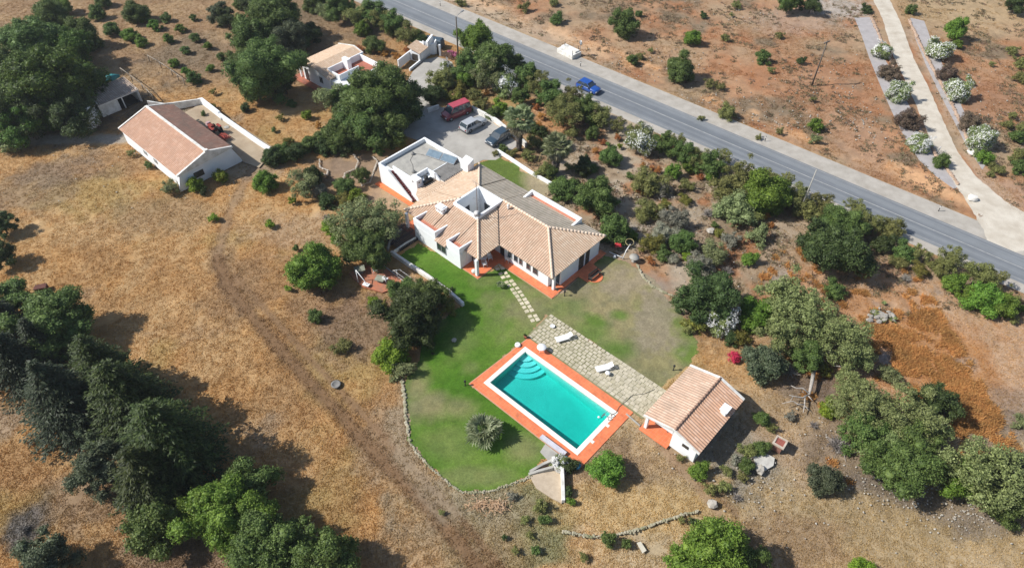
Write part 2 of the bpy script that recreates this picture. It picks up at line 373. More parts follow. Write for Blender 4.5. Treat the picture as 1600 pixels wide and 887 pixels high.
def soil(x, y):
    """albedo of the open ground (dry grass, earth) at a place, world coordinates"""
    n1 = fbm(x, y, 14, 1); n2 = fbm(x, y, 4.0, 11); n3 = fbm(x, y, 1.3, 23, 3); n4 = fbm(x, y, 30, 31)
    t = (x + y * 0.4); u_ = (x * cos(TH) + y * sin(TH)); v_ = (-x * sin(TH) + y * cos(TH))
    streak = fbm(u_ * 0.25, v_, 1.2, 55, 3)
    def c(r, g, b): return np.array([r, g, b])[None, :] * np.ones((len(x), 1))
    def lerp(a, b, f): f = np.clip(f, 0, 1)[:, None]; return a * (1 - f) + b * f
    straw = c(0.530, 0.312, 0.132); straw2 = c(0.560, 0.370, 0.185); brown = c(0.400, 0.240, 0.115); olive = c(0.42, 0.32, 0.135); greyb = c(0.43, 0.31, 0.20)
    col = lerp(straw, straw2, (n2 - 0.42) * 4)
    col = lerp(col, brown, np.clip((n1 - 0.53) * 4.0, 0, .65)); col = lerp(col, olive, np.clip((fbm(x, y, 9, 71) - 0.56) * 4, 0, .6))
    col = lerp(col, greyb, (fbm(x, y, 6, 91) - 0.60) * 6)
    col = lerp(col, straw2 * 1.02, np.clip((streak - 0.56) * 3, 0, .6))
    # bottom right: paler, beige hay
    w = np.clip((x - 0.30 * (y - 20) + 2) / 10, 0, 1) * np.clip((44 - y) / 8, 0, 1)
    beige = lerp(lerp(c(0.56, 0.42, 0.25), c(0.62, 0.49, 0.325), (n2 - 0.4) * 4), c(0.42, 0.325, 0.195), (n1 - 0.5) * 4)
    col = lerp(col, beige, w)
    # garden between house and road: grey tan earth with red patches
    vr = (x - upL.x) * rn.x + (y - upL.y) * rn.y          # distance north of the road's upper edge
    w = np.clip((x - 0) / 6, 0, 1) * np.clip((-8.0 - vr) / 3 + 1, 0, 1) * np.clip((y - 44) / 8, 0, 1)
    g = lerp(lerp(c(0.42, 0.310, 0.205), c(0.47, 0.385, 0.285), (n2 - 0.4) * 4), c(0.44, 0.225, 0.115), (fbm(x, y, 3.2, 131) - 0.56) * 7)
    g = lerp(g, c(0.30, 0.225, 0.145), (fbm(x, y, 5, 141) - 0.52) * 4)
    col = lerp(col, g, w)
    # right slope: orange dry grass
    w = np.clip((x - 29) / 5, 0, 1) * np.clip((-12 - vr) / 3 + 1, 0, 1) * np.clip((y - 34) / 5, 0, 1) * np.clip((62 - y) / 5, 0, 1)
    g = lerp(c(0.54, 0.365, 0.235), c(0.50, 0.285, 0.15), (n2 - 0.42) * 5)
    g = lerp(g, c(0.36, 0.30, 0.26), (fbm(x, y, 4, 151) - 0.62) * 7)
    col = lerp(col, g, w)
    # north of the road: red earth
    w = np.clip((vr - 2.0) / 2.0, 0, 1)
    red = lerp(lerp(c(0.475, 0.275, 0.155), c(0.430, 0.210, 0.105), (n2 - 0.42) * 5), c(0.43, 0.31, 0.195), (n1 - 0.48) * 5)
    red = lerp(red, c(0.27, 0.20, 0.13), (fbm(x, y, 5, 161) - 0.52) * 5)
    bank = np.exp(-((vr - 7.5) / 2.4) ** 4) * np.clip((fbm(x, y, 4.5, 171) - 0.44) * 7, 0, 1)
    red = lerp(red, c(0.74, 0.44, 0.235), bank * 0.9)
    red = lerp(red, c(0.56, 0.44, 0.31), np.exp(-((vr - 5) / 4) ** 2) * np.clip((22 - x) / 12, 0, 1) * 0.7)
    red = lerp(red, c(0.50, 0.36, 0.21), np.clip((x - 62) / 15, 0, 1) * np.clip((y - 112) / 12, 0, 1))
    col = lerp(col, red, w)
    # orchard north west
    w = np.clip((-16 - x) / 6, 0, 1) * np.clip((y - 96) / 8, 0, 1) * (vr < -8)
    g = lerp(lerp(c(0.43, 0.295, 0.17), c(0.36, 0.235, 0.135), (n2 - 0.4) * 5), c(0.27, 0.20, 0.13), (n1 - 0.5) * 4)
    col = lerp(col, g, w)
    def spot(px, py, rx, ry, cc, s):
        nonlocal col
        p = P(px, py); d = ((x - p.x) / rx) ** 2 + ((y - p.y) / ry) ** 2
        ww = np.clip(1.35 - np.sqrt(d) + (n3 - 0.5) * 1.1 + (n2 - 0.5) * 0.8, 0, 0.6) / 0.6 * s
        col = lerp(col, c(*cc), ww)
    def line(pts, w_, cc, s, rough=1.0):
        nonlocal col
        d = polyline_dist(x, y, G(*pts)); ww = np.clip(1.2 - d / w_ + (n3 - 0.5) * rough, 0, 0.6) / 0.6 * s
        col = lerp(col, c(*cc), ww)
    # wild bits of the photograph's own soil
    spot(385, 445, 4.0, 5.5, (0.30, 0.19, 0.11), 0.55); spot(345, 395, 1.6, 3, (0.28, 0.20, 0.13), 0.4)
    spot(250, 330, 5, 4, (0.28, 0.20, 0.125), 0.45); spot(60, 290, 6, 5, (0.29, 0.22, 0.16), 0.5); spot(90, 265, 5, 3, (0.25, 0.19, 0.14), 0.55)
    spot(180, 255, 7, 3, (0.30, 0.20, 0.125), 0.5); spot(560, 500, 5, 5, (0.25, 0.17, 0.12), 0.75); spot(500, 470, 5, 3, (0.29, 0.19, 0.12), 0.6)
    spot(620, 700, 4.0, 5, (0.33, 0.26, 0.19), 0.6); spot(700, 790, 5, 3, (0.34, 0.29, 0.20), 0.6); spot(800, 830, 5, 4, (0.28, 0.27, 0.15), 0.6); spot(850, 800, 2, 4, (0.24, 0.25, 0.13), 0.7)
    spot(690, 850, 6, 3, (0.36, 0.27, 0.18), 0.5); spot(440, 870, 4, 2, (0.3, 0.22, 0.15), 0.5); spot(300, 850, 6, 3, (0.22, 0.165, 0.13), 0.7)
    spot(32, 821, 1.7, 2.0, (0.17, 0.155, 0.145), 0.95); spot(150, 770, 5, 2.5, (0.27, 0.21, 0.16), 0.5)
    spot(950, 690, 4, 3, (0.46, 0.36, 0.235), 0.5); spot(960, 730, 5, 3, (0.30, 0.205, 0.13), 0.6); spot(1230, 850, 5, 2.5, (0.30, 0.19, 0.12), 0.5)
    spot(1000, 790, 7, 2.2, (0.56, 0.41, 0.21), 0.8); spot(1150, 700, 3.5, 4, (0.25, 0.215, 0.165), 0.7); spot(1180, 720, 4, 2.5, (0.36, 0.34, 0.30), 0.6)
    spot(1245, 690, 3, 3.5, (0.46, 0.32, 0.20), 0.6); spot(1330, 700, 3.5, 3.5, (0.26, 0.20, 0.15), 0.75); spot(1390, 760, 3, 1.8, (0.22, 0.185, 0.155), 0.8); spot(1500, 800, 3.2, 1.8, (0.29, 0.235, 0.185), 0.75); spot(1545, 815, 3, 1.2, (0.30, 0.25, 0.20), 0.7)
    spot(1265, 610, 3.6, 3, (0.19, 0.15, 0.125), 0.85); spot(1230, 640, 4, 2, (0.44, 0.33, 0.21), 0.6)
    spot(1500, 600, 4, 7, (0.52, 0.26, 0.085), 0.35); spot(1560, 670, 4, 2, (0.24, 0.21, 0.19), 0.6); spot(1585, 640, 2, 3, (0.25, 0.22, 0.2), 0.5)
    spot(575, 260, 5, 3.5, (0.31, 0.225, 0.155), 0.8); spot(520, 265, 5, 3, (0.30, 0.215, 0.15), 0.8); spot(600, 318, 2.8, 3.5, (0.50, 0.35, 0.22), 0.9); spot(560, 300, 3, 3, (0.36, 0.25, 0.17), 0.6)
    spot(470, 360, 6, 3, (0.47, 0.335, 0.215), 0.7); spot(390, 260, 4, 3, (0.44, 0.34, 0.24), 0.9); spot(330, 215, 4, 3, (0.50, 0.36, 0.25), 0.7); spot(300, 185, 4, 3, (0.42, 0.385, 0.31), 0.7)
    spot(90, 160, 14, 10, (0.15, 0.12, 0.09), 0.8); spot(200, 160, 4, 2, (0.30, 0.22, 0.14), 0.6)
    spot(640, 70, 9, 4, (0.52, 0.30, 0.13), 0.6); spot(600, 110, 6, 4, (0.45, 0.27, 0.13), 0.5); spot(860, 195, 3, 4, (0.55, 0.28, 0.12), 0.7); spot(850, 170, 2, 3, (0.56, 0.33, 0.18), 0.7)
    spot(1010, 370, 4, 3, (0.42, 0.36, 0.29), 0.6); spot(1020, 420, 1.5, 3, (0.50, 0.26, 0.12), 0.6); spot(1070, 640, 2, 2, (0.40, 0.31, 0.22), 0.3)
    spot(985, 445, 3.5, 2.5, (0.37, 0.325, 0.27), 0.8); spot(1060, 500, 2.2, 3.5, (0.38, 0.29, 0.20), 0.6)
    spot(1290, 130, 9, 9, (0.42, 0.235, 0.135), 0.5); spot(1540, 150, 7, 7, (0.41, 0.225, 0.13), 0.7); spot(1340, 220, 4, 8, (0.47, 0.30, 0.19), 0.7); spot(1590, 320, 4, 5, (0.52, 0.36, 0.25), 0.7)
    spot(1250, 30, 8, 5, (0.48, 0.38, 0.30), 0.5); spot(1310, 8, 5, 5, (0.52, 0.48, 0.43), 0.8)
    # worn tracks
    line([(412, 268), (395, 262), (372, 300), (352, 345), (338, 400), (350, 440), (378, 485)], 0.8, (0.27, 0.18, 0.115), 0.6)
    line([(338, 400), (352, 440), (400, 500), (470, 580), (540, 655), (600, 720), (680, 800), (760, 900)], 0.85, (0.24, 0.145, 0.078), .95, .6)
    line([(366, 430), (420, 488), (495, 570), (570, 650), (630, 715), (712, 800), (790, 895)], 0.5, (0.26, 0.16, 0.088), 0.85, .5)
    line([(1004, 668), (1040, 705), (1090, 760), (1140, 820), (1200, 900)], 0.45, (0.33, 0.215, 0.135), 0.7)
    line([(1024, 676), (1060, 712), (1110, 762), (1150, 800)], 0.4, (0.30, 0.195, 0.12), 0.7)
    line([(640, 600), (625, 660), (650, 740), (700, 790), (820, 790)], 1.5, (0.36, 0.31, 0.225), 0.45)
    line([(0, 217), (60, 216), (130, 216), (200, 214)], 1.3, (0.44, 0.39, 0.32), 0.9)
    line([(1425, 50), (1450, 100), (1475, 152), (1500, 205), (1530, 262), (1580, 320)], 1.2, (0.52, 0.375, 0.26), 0.7)
    line([(165, 5), (150, 60), (180, 120), (230, 140)], 1.6, (0.49, 0.345, 0.205), 0.6)
    fine = 0.85 + 0.30 * fbm(x, y, 0.7, 201, 3)
    return np.clip(col * 0.79 * fine[:, None] * (0.90 + 0.2 * n4)[:, None], 0.01, 0.9)

def lawncol(x, y):
    n1 = fbm(x, y, 5, 301); n2 = fbm(x, y, 1.4, 311, 3)
    def c(r, g, b): return np.array([r, g, b])[None, :] * np.ones((len(x), 1))
    def lerp(a, b, f): f = np.clip(f, 0, 1)[:, None]; return a * (1 - f) + b * f
    green = lerp(c(0.078, 0.180, 0.018), c(0.145, 0.238, 0.038), (n1 - 0.35) * 2.4)
    dry = lerp(c(0.33, 0.275, 0.145), c(0.255, 0.225, 0.125), (n2 - 0.4) * 4)
    dryw = np.zeros_like(x)
    def spot(px, py, rx, ry, s, soft=0.9):
        nonlocal dryw
        p = P(px, py); d = np.sqrt(((x - p.x) / rx) ** 2 + ((y - p.y) / ry) ** 2)
        ww = np.clip(1.35 - d + (n2 - 0.5) * 0.7 + (n1 - 0.5) * 0.7, 0, soft) / soft * abs(s)
        dryw = np.maximum(dryw, ww) if s > 0 else dryw * (1 - ww)
    spot(950, 470, 11, 6.5, 0.95); spot(1000, 520, 6, 7, 0.9); spot(1020, 570, 5, 4, 0.85); spot(980, 430, 7, 4, 0.95); spot(870, 475, 2, 1.5, 0.8)
    spot(672, 634, 2.8, 2.0, 0.8); spot(652, 605, 1.5, 2.6, 0.7); spot(712, 636, 2.2, 1.5, 0.6); spot(735, 575, 1.0, 1.0, 0.3); spot(720, 525, 1.8, 3.4, 0.25); spot(760, 440, 2.2, 1.2, 0.3); spot(700, 690, 3, 2, 0.25); spot(740, 745, 3.5, 1, 0.4)
    spot(818, 700, 1.6, 1.6, 0.5); spot(680, 505, 1.6, 1.2, 0.35); spot(850, 478, 1.6, 1.2, 0.5)
    spot(925, 512, 2.0, 1.8, -0.6); spot(965, 545, 1.8, 1.4, -0.7); spot(1075, 552, 1.4, 1.2, -0.8); spot(885, 480, 2.4, 1.6, -0.45); spot(930, 500, 1, 1, -0.7); spot(970, 492, 1.0, 0.8, -0.8)
    col = lerp(green, dry, dryw)
    gone = np.zeros_like(x); p = P(985, 440)
    d = np.sqrt(((x - p.x) / 4.0) ** 2 + ((y - p.y) / 2.3) ** 2); col = lerp(col, c(0.36, 0.295, 0.20), np.clip(1.25 - d + (n2 - 0.5) * 1.8, 0, 0.75))
    p = P(1025, 500); d = np.sqrt(((x - p.x) / 2.4) ** 2 + ((y - p.y) / 5) ** 2); col = lerp(col, c(0.335, 0.28, 0.20), np.clip(1.2 - d + (n2 - 0.5) * 1.8, 0, 0.65))
    return np.clip(col * .88 * (0.76 + 0.50 * fbm(x, y, 0.5, 321, 3))[:, None], 0.01, 0.9)

def vcolmat(name, rough=0.95, fine=14.0, amt=0.35, bs_=(9, 0.6, 0.05)):
    m, n, l, b = newmat(name)
    a = n.new('ShaderNodeAttribute'); a.attribute_name = 'Col'
    f = noise(n, l, fine, 3, rough=0.75); f2 = noise(n, l, fine * 0.28, 4, rough=0.7)
    k = ramp(n, l, f, [(0.30, (1 - amt,) * 3), (0.70, (1 + amt * 0.6,) * 3)])
    k2 = ramp(n, l, f2, [(0.32, (1 - amt * 0.8,) * 3), (0.66, (1 + amt * 0.35,) * 3)])
    l.new(mix(n, l, 1.0, mix(n, l, 1.0, a.outputs[0], k, 'MULTIPLY'), k2, 'MULTIPLY'), b.inputs['Base Color'])
    b.inputs['Roughness'].default_value = rough; b.inputs['Specular IOR Level'].default_value = 0.1
    bump(n, l, b, f2 if bs_[0] < 8 else f, bs_[1], bs_[2])
    return m
def setcol(me, col):
    a = me.color_attributes.new('Col', 'FLOAT_COLOR', 'POINT')
    a.data.foreach_set('color', np.hstack([col, np.ones((len(col), 1))]).astype(np.float32).ravel())
def grid_mesh(name, xs, ys, zf):
    X, Y = np.meshgrid(xs, ys); x, y = X.ravel(), Y.ravel(); z = zf(x, y)
    nx, ny = len(xs), len(ys)
    i = (np.arange(ny - 1)[:, None] * nx + np.arange(nx - 1)[None, :]).ravel()
    f = np.stack([i, i + 1, i + 1 + nx, i + nx], 1)
    return mesh_np(name, np.stack([x, y, z], 1), f), x, y
def mesh_np(name, v, f, smooth=False):
    me = bpy.data.meshes.new(name); k = f.shape[1]
    me.vertices.add(len(v)); me.vertices.foreach_set('co', v.astype(np.float32).ravel())
    me.loops.add(f.size); me.loops.foreach_set('vertex_index', f.astype(np.int32).ravel())
    me.polygons.add(len(f)); me.polygons.foreach_set('loop_start', np.arange(0, f.size, k, dtype=np.int32))
    me.polygons.foreach_set('loop_total', np.full(len(f), k, np.int32))
    if smooth: me.polygons.foreach_set('use_smooth', np.ones(len(f), bool))
    me.update(calc_edges=True); return me

flat_polys = [lawn_poly, lawn2_poly, park_poly, shoulder_poly, bedL, bedR, deck_poly, patio_poly, house_flat]
def flatness(x, y):
    f = np.ones_like(x)
    for p in flat_polys:
        cl = list(p) + [p[0]]
        d = polyline_dist(x, y, cl); ins = inpoly(x, y, p)
        f = np.minimum(f, np.where(ins, 0, np.clip((d - 0.3) / 2.0, 0, 1)))
    d = polyline_dist(x, y, drive_pts); f = np.minimum(f, np.clip((d - 4) / 3, 0, 1))
    return f
POOL_HOLE = [PLc(-0.45, -0.4), PLc(12.7, -0.4), PLc(12.7, 6.8), PLc(-0.45, 6.8)]
def ground_z(x, y):
    r = fbm(x, y, 2.2, 401, 3); r2 = fbm(x, y, 0.8, 411, 2)
    z = -0.02 - flatness(x, y) * (0.20 * np.clip(r, 0, 1) + 0.16 * r2)
    z = np.where(inpoly(x, y, POOL_HOLE), -2.4, z)
    return z
xs = np.concatenate([[-3000, -1200, -500, -260, -180, -140, -120], np.arange(-108, 108.1, 0.36), [120, 140, 180, 260, 500, 1200, 3000]])
ys = np.concatenate([[-3000, -1200, -400, -150, -60, -20, 5], np.arange(14, 142, 0.36), [150, 165, 190, 240, 340, 600, 1300, 3000]])
gme, gx, gy = grid_mesh('ground', xs, ys, ground_z)
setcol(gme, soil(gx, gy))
gme.materials.append(vcolmat('dry_ground', amt=0.20, fine=5.0, bs_=(7, 0.7, 0.06)))
ground = bpy.data.objects.new('ground', gme); C.objects.link(ground); tag(ground, kind='structure')

def sheet(name, poly, z, m, kind='structure', step=None, colf=None):
    """flat sheet with the given outline; with step it is a fine grid clipped to the outline that carries its own colours"""
    if step is None:
        mb = MB(); mb.prism([(p[0], p[1]) for p in poly], z - 0.015, z); o = mb.build(name, m)
    else:
        a = np.array(poly); X, Y = np.meshgrid(np.arange(a[:, 0].min() - 1, a[:, 0].max() + 1, step), np.arange(a[:, 1].min() - 1, a[:, 1].max() + 1, step))
        ny, nx = X.shape; x, y = X.ravel(), Y.ravel()
        jx = x + (fbm(x, y, 1.5, 501, 3) - 0.5) * 1.1; jy = y + (fbm(x, y, 1.5, 511, 3) - 0.5) * 1.1
        ins = inpoly(jx, jy, poly).reshape(ny, nx)
        keep = ins[:-1, :-1] & ins[1:, :-1] & ins[:-1, 1:] & ins[1:, 1:]
        i = (np.arange(ny - 1)[:, None] * nx + np.arange(nx - 1)[None, :])[keep]
        f = np.stack([i, i + 1, i + 1 + nx, i + nx], 1)
        used, inv = np.unique(f, return_inverse=True)
        v = np.stack([x[used], y[used], np.full(len(used), z)], 1)
        me = mesh_np(name, v, inv.reshape(f.shape)); setcol(me, colf(v[:, 0], v[:, 1])); me.materials.append(m)
        o = bpy.data.objects.new(name, me); C.objects.link(o)
    return tag(o, kind=kind)
lawnm = vcolmat('lawn_grass', amt=0.34, fine=16.0, bs_=(12, 0.8, 0.04))
lw = sheet('lawn', lawn_poly, 0.004, lawnm, 'structure', 0.16, lawncol)
def lawncol2(x, y):
    c_ = lawncol(x, y); g = fbm(x, y, 3, 333); p = P(835, 290); w = np.clip((x - p.x + 2.2) / 2.0 + (g - 0.5), 0, 1)[:, None]
    p2 = np.array([[0.115, 0.165, 0.035]]); d = np.array([[0.36, 0.30, 0.19]])
    return np.clip((p2 * (1 - w) + d * w) * (0.8 + 0.4 * fbm(x, y, 0.5, 322, 2))[:, None], 0, 1)
sheet('lawn_strip', lawn2_poly, 0.004, lawnm, 'structure', 0.16, lawncol2)
gravel = mat('pale_gravel', (0.50, 0.475, 0.43), (0.36, 0.34, 0.305), 0.95, 0.45, bs_=(20, 0.5, 0.02), detail=10)
sheet('gravel_yard', park_poly, 0.006, gravel)

# ---- road
def strip(name, a, b, c_, d, z, m, kind='structure', thick=0.02):
    mb = MB(); mb.prism([a[:2], b[:2], c_[:2], d[:2]], z - thick, z); return tag(mb.build(name, m), kind=kind)
def asphalt():
    m, n, l, b = newmat('asphalt')
    tc = n.new('ShaderNodeTexCoord'); mp = n.new('ShaderNodeMapping'); l.new(tc.outputs['Object'], mp.inputs[0])
    mp.inputs['Rotation'].default_value = (0, 0, -atan2(rd.y, rd.x))
    m2 = n.new('ShaderNodeMapping'); l.new(mp.outputs[0], m2.inputs[0]); m2.inputs['Scale'].default_value = (0.010, 0.55, 1)
    f = noise(n, l, 1.0, 3, vec=m2.outputs[0]); f2 = noise(n, l, 0.35, 8, rough=0.7)
    c1 = ramp(n, l, f, [(0.30, (0.128, 0.145, 0.162)), (0.45, (0.158, 0.172, 0.188)), (0.58, (0.208, 0.223, 0.235)), (0.70, (0.162, 0.176, 0.190))])
    l.new(mix(n, l, 1.0, c1, ramp(n, l, f2, [(0.3, (0.86,) * 3), (0.7, (1.06,) * 3)]), 'MULTIPLY'), b.inputs['Base Color']); b.inputs['Roughness'].default_value = 0.85
    bump(n, l, b, noise(n, l, 30, 3), 0.3, 0.01); return m
shl = mat('roadside_grit', (0.50, 0.462, 0.405), (0.37, 0.335, 0.285), 0.95, 0.6, bs_=(16, 0.4, 0.02), detail=9)
strip('road_shoulder', loL - rn * 1.9, loR - rn * 1.4, upR + rn * 3.2, upL + rn * 3.2, 0.010, shl)
strip('road', loL, loR, upR, upL, 0.030, asphalt(), thick=0.035)
paint = mat('worn_road_paint', (0.42, 0.42, 0.41), (0.27, 0.275, 0.275), 0.8, 1.5, detail=8)
for k, (a, b, off) in enumerate(((loL, loR, 0.45), (upL, upR, -0.35))):
    strip('edge_line', a + rn * off, b + rn * off, b + rn * (off + 0.14), a + rn * (off + 0.14), 0.034, mat('faint_edge_paint', (0.34, 0.345, 0.345), (0.21, 0.215, 0.22), 0.8, 1.0, detail=8), thick=0.003)
mid0 = (loL + upL) / 2; mid1 = (loR + upR) / 2
strip('centre_line', mid0 + rn * 0.1, mid1 + rn * 0.1, mid1 + rn * 0.26, mid0 + rn * 0.26, 0.034, paint, thick=0.003)
# side drive
dm = mat('white_gravel', (0.68, 0.62, 0.52), (0.50, 0.435, 0.345), 0.95, 0.5, bs_=(14, 0.5, 0.03), detail=9)
mb = MB(); vs_ = []
dl = []; dp_, dw_ = [], []
for (a, b), (wa, wb) in zip(zip(drive_pts[:-1], drive_pts[1:]), zip(drive_w[:-1], drive_w[1:])):
    for k in range(10): f = k / 10; dp_.append((a[0] + (b[0] - a[0]) * f, a[1] + (b[1] - a[1]) * f)); dw_.append(wa + (wb - wa) * f)
drive_ctl = drive_pts; rj = random.Random(12)
for i, p in enumerate(dp_):
    a = Vector((*dp_[max(0, i - 4)], 0)); b = Vector((*dp_[min(len(dp_) - 1, i + 4)], 0)); d = (b - a).normalized(); q = Vector((-d.y, d.x, 0))
    w = dw_[i] / 2; dl.append((Vector((*p, 0)) + q * w * rj.uniform(.97, 1.06), Vector((*p, 0)) - q * w * rj.uniform(.97, 1.06)))
poly = [tuple(a[:2]) for a, b in dl] + [tuple(b[:2]) for a, b in dl][::-1]
for i in range(len(dl) - 1):
    a, b = dl[i]; c_, d = dl[i + 1]
    vs_ = [(*a[:2], 0.017), (*b[:2], 0.017), (*d[:2], 0.017), (*c_[:2], 0.017)]
    mb.add(vs_, [(0, 1, 2, 3)])
tag(mb.build('gravel_drive', dm), kind='structure')
bedm = mat('grey_weed_membrane', (0.46, 0.43, 0.42), (0.37, 0.345, 0.335), 0.95, 0.8)
sheet('planting_bed', bedL, 0.008, bedm); sheet('planting_bed', bedR, 0.008, bedm)
sheet('barn_yard', barnyard_poly, 0.0, mat('yard_earth', (0.46, 0.37, 0.26), (0.30, 0.215, 0.14), 0.95, 0.35, bs_=(9, 0.5, 0.03), detail=9))

# ================================================================== POOL
pr = empty('swimming_pool', (PO.x, PO.y, 0), PA, 'rectangular turquoise swimming pool with white coping and terracotta surround on the lawn', 'swimming pool')
mb = MB()
L0, L1, W0, W1 = 0.0, 12.24, 0.0, 6.38; cw = 0.48
for x0, x1, y0, y1 in ((L0, L1, W0, W0 + cw), (L0, L1, W1 - cw, W1), (L0, L0 + cw, W0 + cw, W1 - cw), (L1 - cw, L1, W0 + cw, W1 - cw)):
    mb.box(x0, x1, y0, y1, -0.25, 0.085)
for y in (2.1, 4.5): mb.box(L1, L1 + 0.30, y - 0.16, y + 0.16, 0.0, 0.083)
mb.build('coping', mat('white_coping', (0.80, 0.77, 0.71), (0.70, 0.66, 0.59), 0.75, 2.0), pr, bevel=0.02)
mb = MB()
dk = [(-0.95, -1.0), (13.25, -0.95), (13.3, 7.4), (-0.5, 7.5)]
hole = [(L0 + .02, W0 + .02), (L1 - .02, W0 + .02), (L1 - .02, W1 - .02), (L0 + .02, W1 - .02)]
for i in range(4):
    a, b = dk[i], dk[(i + 1) % 4]; c_, d = hole[(i + 1) % 4], hole[i]
    mb.prism([a, b, c_, d], -0.25, 0.055)
def terr_mat():
    m, n, l, b = newmat('terracotta_deck_tiles')
    tc = n.new('ShaderNodeTexCoord'); br = n.new('ShaderNodeTexBrick'); l.new(tc.outputs['Object'], br.inputs[0])
    br.inputs['Scale'].default_value = 1.0; br.offset = 0.0; br.inputs['Brick Width'].default_value = 0.33; br.inputs['Row Height'].default_value = 0.33
    br.inputs['Mortar Size'].default_value = 0.014; br.inputs['Color1'].default_value = (0.76, 0.205, 0.078, 1); br.inputs['Color2'].default_value = (0.66, 0.165, 0.060, 1); br.inputs['Mortar'].default_value = (0.60, 0.22, 0.12, 1)
    l.new(mix(n, l, 1.0, br.outputs[0], ramp(n, l, noise(n, l, 0.9, 10, rough=0.75), [(0.34, (0.74, 0.80, 0.86)), (0.52, (1.0, 1.0, 1.0)), (0.72, (1.10, 1.16, 1.25))]), 'MULTIPLY'), b.inputs['Base Color'])
    b.inputs['Roughness'].default_value = 0.7; return m
terr_t = terr_mat()
mb.build('surround', terr_t, pr)
# pale rendered edge of the surround
mb = MB(); mb.wallstrip([(-1.0, -1.05), (13.3, -1.0)], 0.1, -0.3, 0.04); mb.wallstrip([(-1.0, -1.05), (-0.55, 7.5)], 0.1, -0.3, 0.04); mb.build('surround_edge', mat('terracotta_edge', (0.62, 0.36, 0.24), (0.5, 0.27, 0.17)), pr)
poolpaint = mat('pool_paint', (0.46, 0.84, 0.80), (0.36, 0.74, 0.70), 0.6, 0.35, bs_=(1.2, 0.4, 0.15))
i0, i1, j0, j1 = cw - 0.02, L1 - cw + 0.02, cw - 0.02, W1 - cw + 0.02
mb = MB(); dz0, dz1 = -1.15, -1.95
vs_ = [(i0, j0, 0.0), (i1, j0, 0.0), (i1, j1, 0.0), (i0, j1, 0.0), (i0, j0, dz0), (i1, j0, dz1), (i1, j1, dz1), (i0, j1, dz0)]
mb.add(vs_, [(4, 5, 6, 7), (0, 4, 7, 3), (1, 2, 6, 5), (0, 1, 5, 4), (3, 7, 6, 2)])
mb.build('basin', poolpaint, pr)
# quarter-round steps in the north corner (u small, v large)
mb = MB()
for k, r in enumerate((2.75, 2.15, 1.55, 0.95)):
    pts = [(i0 + 0.01, j1 - 0.01)] + [(i0 + 0.01 + r * cos(t), j1 - 0.01 - r * sin(t)) for t in np.linspace(0, pi / 2, 14)]
    mb.prism(pts, -1.3, -1.04 + 0.20 * k)
mb.build('step', mat('pool_step_paint', (0.50, 0.84, 0.86), (0.45, 0.80, 0.82), 0.6, 0.5), pr)
m, n, l, b = newmat('pool_water')
fr = n.new('ShaderNodeFresnel'); fr.inputs[0].default_value = 1.33
gl = n.new('ShaderNodeBsdfGlossy'); gl.inputs['Roughness'].default_value = 0.05
tr = n.new('ShaderNodeBsdfTransparent'); tr.inputs[0].default_value = (0.80, 0.97, 0.97, 1)
bmp = n.new('ShaderNodeBump'); bmp.inputs['Strength'].default_value = 0.25; bmp.inputs['Distance'].default_value = 0.03
l.new(noise(n, l, 1.6, 3), bmp.inputs['Height']); l.new(bmp.outputs[0], fr.inputs['Normal']); l.new(bmp.outputs[0], gl.inputs['Normal'])
ms = n.new('ShaderNodeMixShader'); l.new(fr.outputs[0], ms.inputs[0]); l.new(tr.outputs[0], ms.inputs[1]); l.new(gl.outputs[0], ms.inputs[2])
l.new(ms.outputs[0], n['Material Output'].inputs['Surface'])
va = n.new('ShaderNodeVolumeAbsorption'); va.inputs[0].default_value = (0.0, 0.84, 0.81, 1); va.inputs[1].default_value = 0.72
l.new(va.outputs[0], n['Material Output'].inputs['Volume'])
mb = MB(); mb.box(i0 - 0.01, i1 + 0.01, j0 - 0.01, j1 + 0.01, -2.2, -0.06); mb.build('water', m, pr)
# ladder rails at the east corner and skimmer float
mb = MB()
for y in (5.0, 5.5): mb.tube([(11.2, y, -0.5), (11.35, y, 0.1), (11.5, y, 0.55), (11.75, y, 0.62), (12.0, y, 0.5), (12.1, y, 0.08)], 0.03, n=6)
for z in (-0.1, -0.35): mb.box(11.2, 11.3, 5.0, 5.5, z, z + 0.03)
lad = empty('pool_ladder', PO, PA, 'small steel pool ladder at the right hand corner of the pool', 'ladder'); mb.build('rail', metal, lad)
mb = MB(); mb.lathe([(0.02, -0.12), (0.10, -0.10), (0.12, 0.0), (0.10, 0.04), (0.02, 0.06)], 10)
o = mb.build('pool_float', plastic, loc=Vector((*PLc(11.1, 4.75), -0.05))); tag(o, 'white chlorine float in the pool beside the ladder', 'pool float')
mb = MB(); pts = [(*PLc(11.9, 5.6), 0.13), (*PLc(12.1, 6.2), 0.12), (*PLc(11.9, 7.0), 0.11), (*PLc(12.0, 7.8), 0.10), (*PLc(12.1, 9.0), 0.10), (*PLc(12.9, 10.0), 0.10), (*PLc(13.3, 11.1), 0.10)]
mb.tube([Vector(p) for p in pts], 0.022, n=5); tag(mb.build('hose', mat('dark_hose', (0.12, 0.13, 0.11), (0.08, 0.09, 0.08))), 'thin dark hose running over the paving from the pool corner', 'hose')

